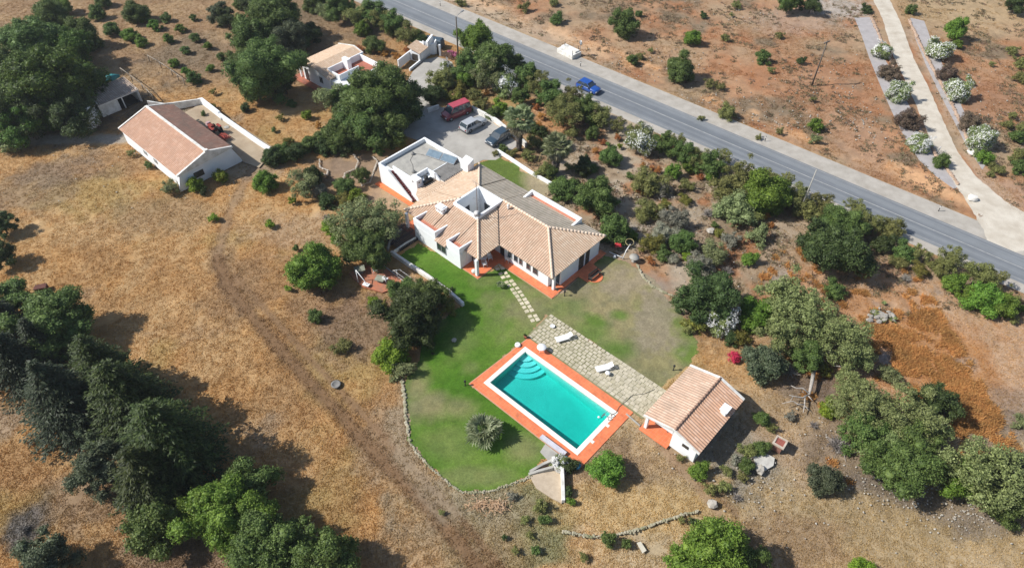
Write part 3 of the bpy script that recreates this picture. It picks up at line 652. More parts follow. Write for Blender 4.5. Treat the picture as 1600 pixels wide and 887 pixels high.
# paving of separate stones with grass joints
mb = MB(); rn_ = random.Random(3)
v0 = 7.62
while v0 < 11.45:
    hgt = rn_.choice((0.41, 0.44)); u0 = -0.75 + rn_.choice((0, 0.03, 0.06, 0.25)) - (v0 - 7.5) * 0.06
    while u0 < 14.3:
        w = rn_.choice((0.52, 0.55, 0.55, 0.58)); g = 0.020 + rn_.random() * 0.014 + (0.02 if u0 < 7 else -0.006)
        z = 0.055 + rn_.uniform(-0.01, 0.012)
        q = [PLc(u0 + g + rn_.uniform(-.02, .02), v0 + g + rn_.uniform(-.02, .02)), PLc(u0 + w - g, v0 + g + rn_.uniform(-.02, .02)), PLc(u0 + w - g + rn_.uniform(-.02, .02), v0 + hgt - g), PLc(u0 + g, v0 + hgt - g + rn_.uniform(-.02, .02))]
        mb.prism(q, 0.0, z); u0 += w
    v0 += hgt
def stonemat(name, a, b_, c_):
    m, n, l, b = newmat(name); g = n.new('ShaderNodeNewGeometry')
    col = ramp(n, l, g.outputs['Random Per Island'], [(0, a), (0.5, b_), (1, c_)])
    col = mix(n, l, 1.0, col, ramp(n, l, noise(n, l, 1.6, 7, rough=0.7), [(0.28, (0.62, 0.62, 0.58)), (0.6, (1.05, 1.05, 1.05))]), 'MULTIPLY')
    l.new(col, b.inputs['Base Color']); b.inputs['Roughness'].default_value = 0.9; bump(n, l, b, noise(n, l, 8, 4), 0.4, 0.02); return m
pave = stonemat('patio_stone', (0.44, 0.395, 0.28), (0.50, 0.45, 0.335), (0.54, 0.485, 0.375))
pv = mb.build('patio_paving', pave); tag(pv, kind='structure')
jm = vcolmat('mossy_joint', amt=0.3)
mb = MB(); mb.prism(patio_poly, -0.05, 0.018); o = mb.build('patio_base', mat('mossy_soil', (0.22, 0.22, 0.10), (0.34, 0.31, 0.20), 0.95, 0.6)); tag(o, kind='structure')
# stepping stone path across the lawn (a double row)
mb = MB(); pa = [P(*q) for q in ((778, 414), (784, 424), (793, 437), (802, 448), (812, 462), (821, 476), (830, 490), (838, 503))]
segs = []; acc = 0
for a, b in zip(pa[:-1], pa[1:]):
    L = (b - a).length; t = -acc
    while t < L:
        if t >= 0: segs.append((a.lerp(b, t / L), (b - a).normalized()))
        t += 0.62
    acc = L - (t - 0.62); acc = min(acc, 0.3)
for c_, d in segs:
    q = Vector((-d.y, d.x, 0))
    for s in (-0.29, 0.29):
        k = c_ + q * s + d * rn_.uniform(-0.05, 0.05) + (d * 0.12 if s > 0 else Vector((0, 0, 0)))
        w, h = rn_.uniform(0.2, 0.25), rn_.uniform(0.2, 0.26)
        mb.prism([tuple((k + d * a_ * h + q * b_ * w)[:2]) for a_, b_ in ((-1, -1), (1, -1), (1, 1), (-1, 1))], -0.02, 0.03 + rn_.uniform(0, .01))
tag(mb.build('stepping_stone_path', stonemat('path_stone', (0.52, 0.47, 0.33), (0.58, 0.52, 0.38), (0.64, 0.57, 0.43))), kind='structure')

# ================================================================== MAIN HOUSE
hs = empty('main_house', HO, TH, 'large white villa with hipped clay tile roof around a square open courtyard', 'house')
S = 0.32; E0 = 2.60
def zp(d): return E0 + d * S
def tface(name, poly, eave, m, parent, **k):
    mb = MB(); tiles(mb, poly, eave, **k); return mb.build(name, m, parent)
mb = MB()
# walls
mb.box(-10.4, -2.35, -0.70, 0.3, 0, 2.27); mb.box(-10.4, -2.35, 0.3, 4.2, 0, 2.5)
mb.box(-10.4, -8.05, 4.2, 12.3, 0, 2.42); mb.box(-4.0, 0.3, 4.4, 12.5, 0, 2.42); mb.box(-10.4, -3.9, 8.2, 12.5, 0, 2.41)
mb.box(-13.0, -10.3, 3.6, 12.4, 0, 2.40)
mb.box(0.2, 7.1, 4.10, 12.4, 0, 2.56); mb.box(7.1, 7.98, 5.3, 12.4, 0, 2.55)
mb.box(7.66, 7.98, 4.10, 4.42, 0, 2.6)
# parapet blocks facing the lawn
for a, b_ in ((-10.4, -6.5), (-4.6, -2.35)):
    mb.box(a, b_, -0.72, -0.50, 2.3, 3.25)
    for x in (a, b_ - 0.22):
        mb.prism([(0, 0)] * 0 or [(x, -0.5), (x + 0.22, -0.5), (x + 0.22, 1.9), (x, 1.9)], 2.3, [3.25, 3.25, 3.02, 3.02])
# parapet on the road side
mb.box(-3.5, 4.6, 12.85, 13.15, 2.2, 3.35)
for x in (-3.5, 4.3): mb.prism([(x, 10.9), (x + 0.3, 10.9), (x + 0.3, 12.85), (x, 12.85)], 2.3, [3.1, 3.1, 3.35, 3.35])
mb.build('wall', white, hs, bevel=0.03)
mb = MB(); mb.box(-10.18, -6.72, -0.5, 0.45, 2.3, 2.72); mb.box(-4.38, -2.57, -0.5, 0.45, 2.3, 2.72); mb.box(-3.2, 4.3, 12.1, 12.85, 2.3, 2.85)
mb.split('roof_gutter', mat('terracotta_gutter', (0.62, 0.24, 0.15), (0.48, 0.19, 0.12), 0.8, 2.0), hs)
# atrium walls
mb = MB()
for x0, x1, y0, y1, z in ((-8.1, -3.9, 3.85, 4.15, 4.18), (-8.1, -3.9, 8.0, 8.3, 4.30), (-8.1, -7.8, 4.15, 8.0, 4.30), (-4.2, -3.9, 4.15, 8.0, 4.26)):
    mb.box(x0, x1, y0, y1, 0, z)
mb.build('courtyard_wall', white, hs, bevel=0.03)
mb = MB(); mb.box(-7.8, -4.2, 4.15, 8.0, 0.0, 0.04); mb.build('courtyard_floor', mat('pale_tile_floor', (0.55, 0.53, 0.50), (0.42, 0.40, 0.38)), hs)
mb = MB(); mb.box(-7.81, -7.75, 4.6, 6.2, 0.1, 2.6); mb.box(-6.9, -5.4, 7.95, 8.01, 0.1, 2.4); mb.split('courtyard_door', glass, hs)
# roof slopes
e_u, e_v = (1, 0, 0), (0, 1, 0)
rf = tface('roof', [(-13, 0, E0), (0, 0, E0), (-4, 4, zp(4)), (-8, 4, zp(4)), (-8, 5, zp(5))], e_u, tile_S, hs)
tface('roof_slope_west', [(-13, 0, E0), (-13, 13.2, E0), (-8, 8.2, zp(5)), (-8, 5, zp(5))], e_v, tile_W, rf)
tface('roof_slope_front', [(0, 0, E0), (0, 3.45, E0), (-4, 7.45, zp(4)), (-4, 4, zp(4))], e_v, tile_W, rf)
tface('roof_wing_front', [(0, 3.45, E0), (8.2, 3.45, E0), (8.2 - 4.875, 8.325, zp(4.875)), (-4, 8.325, zp(4.875)), (-4, 7.45, zp(4))], e_u, tile_S, rf)
tface('roof_slope_road', [(-13, 13.2, E0), (8.2, 13.2, E0), (8.2 - 4.875, 8.325, zp(4.875)), (-4, 8.325, zp(4.875)), (-8, 8.2, zp(5))], e_u, tile_N, rf)
tface('roof_hip', [(8.2, 3.45, E0), (8.2, 13.2, E0), (8.2 - 4.875, 8.325, zp(4.875))], e_v, tile_W, rf)
tface('roof_eave', [(-6.48, -0.98, E0 - .98 * S), (-4.62, -0.98, E0 - .98 * S), (-4.62, 0.02, E0 + .005), (-6.48, 0.02, E0 + .005)], e_u, tile_S, rf)
# eave extension of the west slope to the flat roofed wing
tface('roof_slope_lower', [(-13.0, 2.6, E0 - 0.005), (-13.0, 11.6, E0 - 0.005), (-13.8, 11.0, E0 - 0.10), (-15.3, 7.2, E0 - 0.29), (-15.3, 4.3, E0 - 0.29), (-14.4, 3.2, E0 - .18)], e_v, tile_W, rf)
for a, b_ in (((0, 0, E0 + .05), (-4, 4, zp(4) + .05)), ((-4, 8.33, zp(4.875) + .05), (3.33, 8.33, zp(4.875) + .05)), ((3.33, 8.33, zp(4.875) + .05), (8.2, 3.45, E0 + .05)), ((3.33, 8.33, zp(4.875) + .05), (8.2, 13.2, E0 + .05)), ((-13, 13.2, E0 + .05), (-8, 8.2, zp(5) + .05)), ((-13, 0, E0 + .05), (-8, 5, zp(5) + .05))):
    mb = MB(); ridge_tiles(mb, a, b_); mb.build('ridge_cap', mat('ridge_tile', (0.72, 0.58, 0.45), (0.58, 0.45, 0.34), 0.85, 3), rf)
mb = MB(); mb.tube([(0, 3.45, E0 + .0), (-4, 7.45, zp(4) + .0)], 0.09, n=5); mb.build('valley_line', mat('valley_dark', (0.10, 0.085, 0.07), (0.06, 0.05, 0.045)), rf)  # dark line laid along the roof valley
# chimney, vent
ch = MB(); ch.box(-9.4, -8.2, 2.1, 2.9, 2.8, 3.95); ch.box(-9.47, -8.13, 2.03, 2.97, 3.95, 4.03); ch.box(-9.3, -8.3, 2.2, 2.8, 4.03, 4.12)
cho = ch.build('chimney', white, hs, bevel=0.03)
mb = MB()
for k in range(4): mb.box(-9.25 + k * 0.28, -9.12 + k * 0.28, 2.085, 2.11, 3.6, 3.85)
mb.box(-8.21, -8.185, 2.35, 2.5, 3.6, 3.8); mb.build('vent_slot', mat('vent_shade', (0.25, 0.22, 0.2)), cho)
mb = MB(); mb.tube([(-2.5, 7.7, 3.9), (-2.5, 7.7, 4.55)], 0.13, n=10); mb.lathe([(0.20, 4.5), (0.2, 4.58), (0.06, 4.78), (0.02, 4.8)], 10, Matrix.Translation((-2.5, 7.7, 0))); mb.build('flue', white_old, hs)
# columns, porch
mb = MB(); mb.box(-0.35, 0.0, -0.30, 0.05, 0, 2.56); mb.box(-12.55, -12.2, -0.35, 0.0, 0, 2.56); mb.split('column', white, hs, bevel=0.02)
mb = MB(); mb.prism([(-2.35, -0.45), (0.25, -0.45), (0.25, 4.5), (-2.35, 4.5)], 0.0, 0.10); mb.prism([(0.25, 3.1), (8.62, 3.1), (8.62, 4.3), (0.25, 4.3)], 0.0, 0.09)
mb.prism([(8.4, 4.75), (8.4, 4.3), (8.62, 4.3), (8.62, 13.2), (7.7, 13.2), (7.7, 4.75)], 0.0, 0.085); mb.prism([(8.62, 7.8), (10.0, 7.8), (10.0, 10.4), (8.62, 10.6)], 0, 0.083)
cc = (10.0, 9.1); mb.prism([(cc[0] + 1.0 * cos(t), cc[1] + 0.95 * sin(t)) for t in np.linspace(-pi / 2, pi / 2, 12)], 0.0, 0.075)
mb.prism([(-13.2, -0.6), (-10.4, -0.6), (-10.4, 3.6), (-13.2, 3.6)], 0, 0.06)
mb.split('terrace', terr_t, hs)
mb = MB(); mb.wallstrip([(-2.35, -0.5), (0.3, -0.5), (0.3, 3.0), (8.68, 3.0), (8.68, 4.2)], 0.10, 0, 0.07); mb.build('terrace_edge', mat('terrace_kerb', (0.62, 0.36, 0.22), (0.5, 0.28, 0.17)), hs)
# windows, doors
def window(parent, x0, x1, z0, z1, face, pos, frame=greyfr, panes=2, depth=0.05):
    """face 'S' looks to -v at v=pos, 'E' looks to +u at u=pos, 'N' to +v"""
    f = MB(); g = MB(); t = 0.07
    def bx(mb, a, b, c_, d, o0, o1):
        if face == 'S': mb.box(a, b, pos - o1, pos - o0, c_, d)
        elif face == 'N': mb.box(a, b, pos + o0, pos + o1, c_, d)
        elif face == 'E': mb.box(pos + o0, pos + o1, a, b, c_, d)
        else: mb.box(pos - o1, pos - o0, a, b, c_, d)
    bx(f, x0, x1, z1 - t, z1, 0, depth); bx(f, x0, x1, z0, z0 + t, 0, depth + 0.03)
    for i in range(panes + 1):
        x = x0 + (x1 - x0 - t) * i / panes; bx(f, x, x + t, z0 + t, z1 - t, 0, depth)
    bx(g, x0 + 0.02, x1 - 0.02, z0 + 0.02, z1 - 0.02, -0.02, 0.012)
    o = f.build('window', frame, parent); g.build('pane', glass, o); return o
window(hs, -6.35, -4.75, 0.75, 1.95, 'S', -0.70)
for a, b_ in ((0.8, 1.5), (1.75, 2.4), (2.6, 3.15), (3.75, 4.4), (4.75, 5.55)): window(hs, a, b_, 0.80, 2.0, 'S', 4.10, panes=1)
for a, b_ in ((8.55, 9.45), (9.8, 10.5)):
    d = MB(); d.box(7.98, 8.03, a, b_, 0.09, 2.3); do = d.build('door', shutter, hs); d = MB(); d.box(8.035, 8.06, a + 0.1, a + 0.16, 1.0, 1.15); d.build('handle', metal, do)
mb = MB(); mb.box(7.3, 7.8, 5.24, 5.31, 0.2, 2.0); mb.build('niche_door', mat('blue_grey_door', (0.10, 0.16, 0.20), (0.07, 0.11, 0.14)), hs)
mb = MB(); mb.box(-0.7, 0.15, 4.33, 4.4, 0.1, 2.2); mb.box(-2.36, -2.3, 1.2, 3.6, 0.1, 2.2); mb.split('porch_door', glass, hs)
# ------------- flat roofed wing
fb = MB()
fb.box(-22.2, -15.2, 4.4, 7.25, 0, 2.62); fb.box(-22.2, -13.6, 7.25, 11.7, 0, 2.62)
fb.box(-22.2, -21.95, 3.6, 11.75, 0, 3.22); fb.box(-22.2, -13.4, 11.5, 11.76, 0, 3.24); fb.box(-20.2, -16.6, 4.3, 4.5, 2.4, 3.3)
fb.prism([(-22.2, 3.55), (-20.3, 3.55), (-16.0, 3.55), (-16.0, 3.72), (-20.3, 3.72), (-22.2, 3.72)], 0, [3.22, 3.16, 0.35, 0.35, 3.16, 3.22])
fb.box(-22.0, -20.3, 3.7, 4.45, 0, 2.62)
fb.box(-16.7, -15.3, 4.2, 5.1, 0, 3.42); fb.box(-16.5, -15.0, 7.0, 7.22, 2.0, 3.3); fb.box(-16.62, -16.4, 5.1, 7.2, 2.0, 3.38)
fb.prism([(-15.0, 7.1), (-14.2, 7.1), (-14.2, 7.3), (-15.0, 7.3)], 2.0, [3.3, 2.6, 2.6, 3.3])
fb.box(-14.0, -12.6, 10.7, 11.8, 0, 3.75)
fb.prism([(-14.0, 10.7), (-12.6, 10.7), (-12.6, 11.8), (-14.0, 11.8)], 3.75, [3.78, 3.78, 4.2, 4.2])
fb.box(-16.2, -16.08, 7.25, 11.5, 2.5, 2.74)
fb.build('flat_wing', white, hs, bevel=0.03)
mb = MB(); mb.prism([(-21.95, 4.45), (-16.2, 4.45), (-16.2, 11.5), (-21.95, 11.5)], 2.6, 2.68); mb.build('flat_roof', conc, hs)
mb = MB(); mb.prism([(-16.08, 7.25), (-13.6, 7.25), (-13.6, 11.5), (-16.08, 11.5)], 2.6, [2.70, 2.66, 2.66, 2.70])
for k in range(9): mb.box(-16.0, -13.65, 7.4 + k * 0.46, 7.46 + k * 0.46, 2.66, 2.72)
mb.build('sheet_roof', conc_dark, hs)
mb = MB(); n_ = 15
for k in range(n_): mb.box(-20.3 + k * 0.29, -19.97 + k * 0.29, 3.72, 4.3, 0, 2.62 - k * 0.175)
mb.build('stair', red_step, hs)
mb = MB(); mb.prism([(-22.6, 2.7), (-15.6, 2.9), (-15.6, 3.55), (-22.6, 3.55)], 0.0, 0.05); mb.build('footpath', terracotta, hs)
mb = MB(); mb.box(-15.3, -14.9, 5.2, 6.6, 2.3, 2.9); mb.tube([(-15.4, 5.9, 2.6), (-15.4, 5.9, 3.2)], 0.28, n=8); mb.build('barbecue', black, hs)
mb = MB(); mb.box(-15.85, -15.75, 4.19, 4.215, 2.9, 3.1) if False else None; mb.box(-16.2, -15.95, 4.185, 4.21, 2.9, 3.1); mb.box(-15.305, -15.29, 4.5, 4.75, 2.9, 3.1); mb.build('vent', mat('vent_shade', (0.25, 0.22, 0.2)), hs)
mb = MB(); mb.tube([(-17.7, 3.5, 0), (-17.7, 3.5, 0.75)], 0.09, n=8); mb.lathe([(0.12, 0.7), (0.14, 0.85), (0.04, 1.0)], 8, Matrix.Translation((-17.7, 3.5, 0)))
# solar collector on the flat roof
sp_ = empty('solar_collector', HO + U * 0 + V * 0, TH, 'long tilted solar water collector of two panels on the flat grey roof', 'solar panel')
def L3(px, py, z): p = P(px, py, z) - HO; return Vector((p.dot(U), p.dot(V), z))
a = L3(664, 242, 2.85); b_ = L3(709, 257, 2.85); dd = (b_ - a); dd.z = 0; dl_ = dd.length; dd.normalize(); qq = Vector((-dd.y, dd.x, 0))
for k in range(2):
    fr_ = MB(); gl_ = MB(); s0 = dl_ * k / 2 + 0.02; s1 = dl_ * (k + 1) / 2 - 0.02
    for mbx, m0, m1, off in ((fr_, 0, 1.0, 0), (gl_, 0.07, 0.93, 0.03)):
        A = a + dd * (s0 + (0.07 if off else 0)) + qq * (m0 * 1.1); B = a + dd * (s1 - (0.07 if off else 0)) + qq * (m0 * 1.1)
        z0_, z1_ = 2.80 + m0 * 0.45 + off, 2.80 + m1 * 0.45 + off
        Cc = B + qq * (1.1 * (m1 - m0)); D = A + qq * (1.1 * (m1 - m0))
        t = 0.05
        mbx.add([(A.x, A.y, z0_), (B.x, B.y, z0_), (Cc.x, Cc.y, z1_), (D.x, D.y, z1_), (A.x, A.y, z0_ - t), (B.x, B.y, z0_ - t), (Cc.x, Cc.y, z1_ - t), (D.x, D.y, z1_ - t)], [(0, 1, 2, 3), (4, 7, 6, 5), (0, 4, 5, 1), (1, 5, 6, 2), (2, 6, 7, 3), (3, 7, 4, 0)])
    fo = fr_.build('panel', metal, sp_); gl_.build('panel_glass', mat('collector_glass', (0.22, 0.30, 0.36), (0.16, 0.22, 0.27), 0.15, spec=0.8), fo)
mb = MB()
for s in (0.1, dl_ / 2, dl_ - 0.1):
    p = a + dd * s + qq * 1.05; mb.tube([(p.x, p.y, 2.68), (p.x, p.y, 3.2)], 0.03, n=5)
mb.build('stand', metal, sp_)
for i, (px, py) in enumerate(((645, 241), (646, 269))):
    p = P(px, py, 2.7); mb = MB(); mb.lathe([(0.22, 0), (0.28, 0.12), (0.22, 0.26), (0.06, 0.34)], 10); mb.tube([(0, 0, 0.3), (0.05, 0, 0.5)], 0.05, n=6)
    o = mb.build('roof_vent', mat('grey_cowl', (0.33, 0.32, 0.30), (0.2, 0.195, 0.185)), loc=(p.x, p.y, 2.68)); tag(o, ('round grey vent cowl on the flat roof beside the solar collector', 'round grey vent cowl on the flat roof near the stair side parapet')[i], 'roof vent', 'vents on the flat roof')
mb = MB(); ca = [P(*q, 2.7) for q in ((645, 243), (641, 250), (645, 258), (646, 268))]; mb.tube([p + Vector((0, 0, 0.0)) for p in ca], 0.025, n=4); ca = [P(*q, 2.7) for q in ((647, 241), (656, 241), (664, 243))]; mb.tube(ca, 0.025, n=4); tag(mb.build('roof_cable', black), 'thin dark cable lying on the flat roof between the two vents', 'cable')
# mast with dish
ms_ = empty('aerial_mast', HO + U * -4.35 + V * 4.3, TH, 'tall thin brown aerial mast rising from the open courtyard', 'aerial mast')
mb = MB(); mb.tube([(0, 0, 0.04), (0, 0, 9.0)], 0.045, 0.035, n=6); mb.build('pole', mat('rusty_pole', (0.20, 0.13, 0.10), (0.12, 0.08, 0.06)), ms_)
mb = MB(); mb.lathe([(0.42, 0.10), (0.30, 0.02), (0.05, -0.03), (0.05, -0.06), (0.33, -0.02), (0.45, 0.09)], 14, Matrix.Translation((0.1, -0.15, 4.45)) @ Matrix.Rotation(radians(55), 4, (1, 0, 0)) @ Matrix.Rotation(radians(30), 4, 'Y')); mb.build('dish', mat('grey_dish', (0.6, 0.6, 0.6), (0.5, 0.5, 0.5)), ms_)
for z in (6.4, 8.9):
    mb = MB(); mb.tube([(-0.6, 0, z), (0.6, 0, z)], 0.02, n=4)
    for k in range(5): mb.tube([(-0.5 + k * 0.25, -0.3, z), (-0.5 + k * 0.25, 0.3, z)], 0.012, n=4)
    mb.build('aerial', metal, ms_)

# ================================================================== POOL HOUSE
ph0 = P(1006, 648, 2.4); PHA = radians(-42.8)
ph = empty('pool_house', (ph0.x, ph0.y, 0), PHA, 'small white pool house with salmon tiled gable roof and open porch', 'pool house')
pw, pd, rx_ = 6.05, 7.9, 3.25; ez, rz_ = 2.4, 3.3
tface('roof', [(0, 0, ez), (0, pd, ez), (rx_, pd, rz_), (rx_, 0, rz_)], e_v, tile_P2, ph)
tface('roof_slope', [(pw, 0, ez), (pw, pd, ez), (rx_, pd, rz_), (rx_, 0, rz_)], e_v, tile_P, ph)
mb = MB(); ridge_tiles(mb, (rx_, 0, rz_ + 0.05), (rx_, pd, rz_ + 0.05), 0.11); mb.build('ridge_tile', mat('dark_ridge', (0.40, 0.25, 0.18), (0.28, 0.18, 0.13)), ph)
mb = MB()
def gable(mb, x0, x1, y0, y1, zb):
    def zr(x): return (ez + (rz_ - ez) * (x / rx_) if x < rx_ else rz_ - (rz_ - ez) * (x - rx_) / (pw - rx_)) - 0.12
    xs_ = [x0] + ([rx_] if x0 < rx_ < x1 else []) + [x1]
    poly = [(x, y0) for x in xs_] + [(x, y1) for x in xs_[::-1]]
    mb.prism(poly, zb, [zr(x) for x in xs_] + [zr(x) for x in xs_[::-1]])
gable(mb, 3.05, 5.65, 0.35, 0.6, 0); gable(mb, 0.25, pw - 0.35, pd - 0.45, pd - 0.2, 0)
mb.box(5.4, 5.65, 0.6, pd - 0.45, 0, 2.38); mb.box(0.3, 0.5, 3.8, pd - 0.45, 0, 2.3); mb.box(0.5, 3.05, 3.8, 4.0, 0, 2.38); mb.box(3.05, 3.25, 0.6, 3.8, 0, 3.0)
gable(mb, 0.1, 3.05, 0.32, 0.57, 1.98); mb.box(0.12, 0.42, 0.32, 0.62, 0, 2.2)
mb.build('wall', white, ph, bevel=0.02)
mb = MB()
def zr(x): return (ez + (rz_ - ez) * (x / rx_) if x < rx_ else rz_ - (rz_ - ez) * (x - rx_) / (pw - rx_))
for y0, y1 in ((-0.06, 0.06), (pd - 0.10, pd + 0.14)):
    mb.prism([(0, y0), (rx_, y0), (pw, y0), (pw, y1), (rx_, y1), (0, y1)], [zr(x) - 0.14 for x in (0, rx_, pw, pw, rx_, 0)], [zr(x) + 0.07 for x in (0, rx_, pw, pw, rx_, 0)])
mb.build('verge', white_old, ph)
mb = MB(); mb.prism([(-0.1, -0.15), (3.05, -0.15), (3.05, 3.8), (-0.1, 3.8)], 0, 0.10); mb.build('porch_floor', terr_t, ph)
mb = MB(); mb.box(4.2, 4.85, 0.29, 0.36, 1.35, 1.75); mb.build('window', shutter, ph)
mb = MB(); mb.box(5.1, 5.7, 4.9, 5.7, 2.5, 3.15, taper=0.05); mb.box(5.0, 5.8, 4.8, 5.8, 3.15, 3.22); mb.build('chimney', white, ph, bevel=0.02)
mb = MB(); mb.wallstrip([(-0.2, 0.2), (-2.0, 0.4)], 0.12, 0, 0.16); mb.build('kerb', conc, ph)
mb = MB(); mb.tube([(0.8, 1.0, 1.9), (1.0, 0.7, 1.2), (2.3, 1.6, 0.9), (2.5, 1.9, 0.12)], 0.05, n=5); mb.tube([(1.0, 2.2, 0.12), (1.3, 1.7, 0.95), (2.4, 0.9, 0.9)], 0.05, n=5); mb.box(1.0, 2.4, 1.3, 1.5, 0.75, 0.8)
o = mb.build('folded_parasol', wood); o.location = (ph0.x, ph0.y, 0); o.rotation_euler = (0, 0, PHA); tag(o, 'dark folded wooden parasol leaning inside the pool house porch', 'parasol')

# ================================================================== BARN
b0 = P(277, 276, 2.5); BA = radians(-42.5)
bn = empty('barn', (b0.x, b0.y, 0), BA, 'long white barn with faded red tiled gable roof and walled yard', 'barn')
BL, BW, BR = 16.6, 8.3, 4.75; be, br_, be2 = 2.5, 3.95, 2.9
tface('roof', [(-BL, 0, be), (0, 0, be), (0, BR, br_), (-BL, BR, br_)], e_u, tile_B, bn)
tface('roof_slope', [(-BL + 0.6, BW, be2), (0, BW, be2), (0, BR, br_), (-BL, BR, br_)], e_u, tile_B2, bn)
def zb(y): return be + (br_ - be) * y / BR if y < BR else br_ - (br_ - be2) * (y - BR) / (BW - BR)
mb = MB()
for x0, x1 in ((-0.45, -0.2), (-BL + 0.3, -BL + 0.55)):
    mb.prism([(x1, 0.25), (x1, BR), (x1, BW - 0.2), (x0, BW - 0.2), (x0, BR), (x0, 0.25)], 0, [zb(y) - 0.12 for y in (0.25, BR, BW - 0.2, BW - 0.2, BR, 0.25)])
mb.box(-BL + 0.5, -0.4, 0.25, 0.5, 0, be - 0.1); mb.box(-BL + 0.5, -0.4, BW - 0.45, BW - 0.2, 0, be2 - 0.12)
mb.prism([(-0.42, BW - 0.2), (-0.42, BW + 0.75), (-0.22, BW + 0.75), (-0.22, BW - 0.2)], 0, [2.75, 0.3, 0.3, 2.75])
mb.prism([(-0.9, 0.26), (-0.25, 0.26), (-0.2, -0.35), (-0.5, -0.3)], 0, [1.8, 2.1, 0.3, 0.3])
mb.build('wall', white, bn, bevel=0.02)
mb = MB()
for x0, x1 in ((-0.28, 0.0), (-BL - 0.02, -BL + 0.22)):
    mb.prism([(x1, 0), (x1, BR), (x1, BW), (x0, BW), (x0, BR), (x0, 0)], [zb(y) - 0.1 for y in (0, BR, BW, BW, BR, 0)], [zb(y) + 0.09 for y in (0, BR, BW, BW, BR, 0)])
mb.prism([(-BL, BR - 0.17), (0, BR - 0.17), (0, BR + 0.17), (-BL, BR + 0.17)], br_ - 0.05, br_ + 0.10); mb.box(-0.35, 0.1, BR - 0.25, BR + 0.25, br_ - 0.1, br_ + 0.28)
mb.build('verge', white_old, bn)
mb = MB(); mb.box(-0.2, -0.14, 2.1, 3.5, 0.9, 1.75); mb.build('window', shutter, bn)
for xx in (-7.5, -10.4):
    mb = MB(); mb.box(xx, xx + 0.9, 0.19, 0.25, 1.1, 1.7); mb.build('window', greyfr, bn)
# yard wall
yw = MB(); yp = [P(*q) for q in ((236, 172), (262, 172), (318, 162))]; yw.wallstrip(yp, 0.22, -0.1, [1.6, 1.1, 0.9])
tag(yw.build('yard_wall', white_old), 'low thin white wall behind the barn yard', 'wall')
yw = MB(); yp = [P(*q) for q in ((310, 161), (318, 163), (345, 184), (346, 185), (372, 203), (405, 226), (432, 243))]; yw.wallstrip(yp, 0.34, -0.1, [0.7, 1.1, 1.05, .85, .8, .75, .7])
tag(yw.build('yard_wall', white), 'long thick white wall running down the right side of the barn yard', 'wall')

# ================================================================== COTTAGE (north west)
c0 = P(514, 126, 2.5); CA = radians(-41)
ct = empty('cottage', (c0.x, c0.y, 0), CA, 'white cottage with sandy tiled roof and sunken roof terrace behind big trees', 'cottage')
CL = 8.6   # along v ; u to the left is negative
tface('roof', [(-8.4, 0, 2.5), (-8.4, CL, 2.5), (-4.1, CL, 3.5), (-4.1, 0, 3.5)], e_v, tile_W, ct)
tface('roof_slope', [(-4.1, 0, 3.5), (-4.1, CL, 3.5), (-2.0, CL, 3.0), (-2.0, 1.6, 3.0), (-0.1, 1.6, 2.55), (-0.1, 0, 2.55)], e_v, tile_N if False else tile_W, ct)
mb = MB()
mb.prism([(-7.3, 0.3), (-4.1, 0.3), (-0.3, 0.3), (-0.3, 0.55), (-4.1, 0.55), (-7.3, 0.55)], 0, [2.6, 3.38, 2.45, 2.45, 3.38, 2.6])
mb.prism([(-7.3, CL - .5), (-4.1, CL - .5), (-2, CL - .5), (-2, CL - .25), (-4.1, CL - .25), (-7.3, CL - .25)], 0, [2.6, 3.38, 2.85, 2.85, 3.38, 2.6])
mb.box(-7.3, -7.05, 0.5, CL - .5, 0, 2.6)
mb.box(-7.0, 3.4, 0.6, 8.0, 0, 2.1)        # body under terrace
mb.box(-2.15, -1.95, 1.5, CL, 2.0, 3.2); mb.box(-2.0, 0.9, 1.45, 1.65, 0, 3.05); mb.box(0.7, 0.9, 1.6, 5.4, 0, 3.1)
mb.box(-2.0, 3.4, 7.9, 8.1, 0, 3.1); mb.box(3.3, 3.5, 5.4, 8.1, 0, 3.1)
mb.prism([(0.9, 5.2), (3.5, 5.2), (3.5, 5.4), (0.9, 5.4)], 0, [0.4, 3.0, 3.0, 0.4])
mb.box(-2.0, -0.6, 4.4, 5.1, 2.0, 3.9)
mb.build('wall', white, ct, bevel=0.02)
mb = MB(); mb.prism([(-1.95, 1.65), (0.7, 1.65), (0.7, 5.4), (3.3, 5.4), (3.3, 7.9), (-1.95, 7.9)], 2.1, 2.16); mb.build('roof_terrace', mat('terrace_red', (0.48, 0.17, 0.11), (0.36, 0.13, 0.09), 0.8, 2), ct)
mb = MB(); mb.prism([(-9.3, -0.9), (-1.0, -0.9), (-1.0, 0.3), (-7.3, 0.3), (-7.3, 5), (-9.3, 5)], 0, 0.08); mb.build('terrace', terra_old, ct)
mb = MB()
for y in (0.25, 4.2): mb.box(-8.3, -8.05, y, y + 0.25, 0, 2.5)
mb.build('column', white, ct)
window(ct, -6.8, -5.9, 0.1, 2.1, 'S', 0.3, shutter, 1); window(ct, -3.0, -2.2, 1.0, 2.0, 'S', 0.3, greyfr, 2)
mb = MB(); mb.prism([(-8.42, CL), (-4.1, CL), (-2, CL), (-2, CL + .18), (-4.1, CL + .18), (-8.42, CL + .18)], [2.35, 3.35, 2.85, 2.85, 3.35, 2.35], [2.62, 3.62, 3.12, 3.12, 3.62, 2.62]); mb.build('verge', white_old, ct)

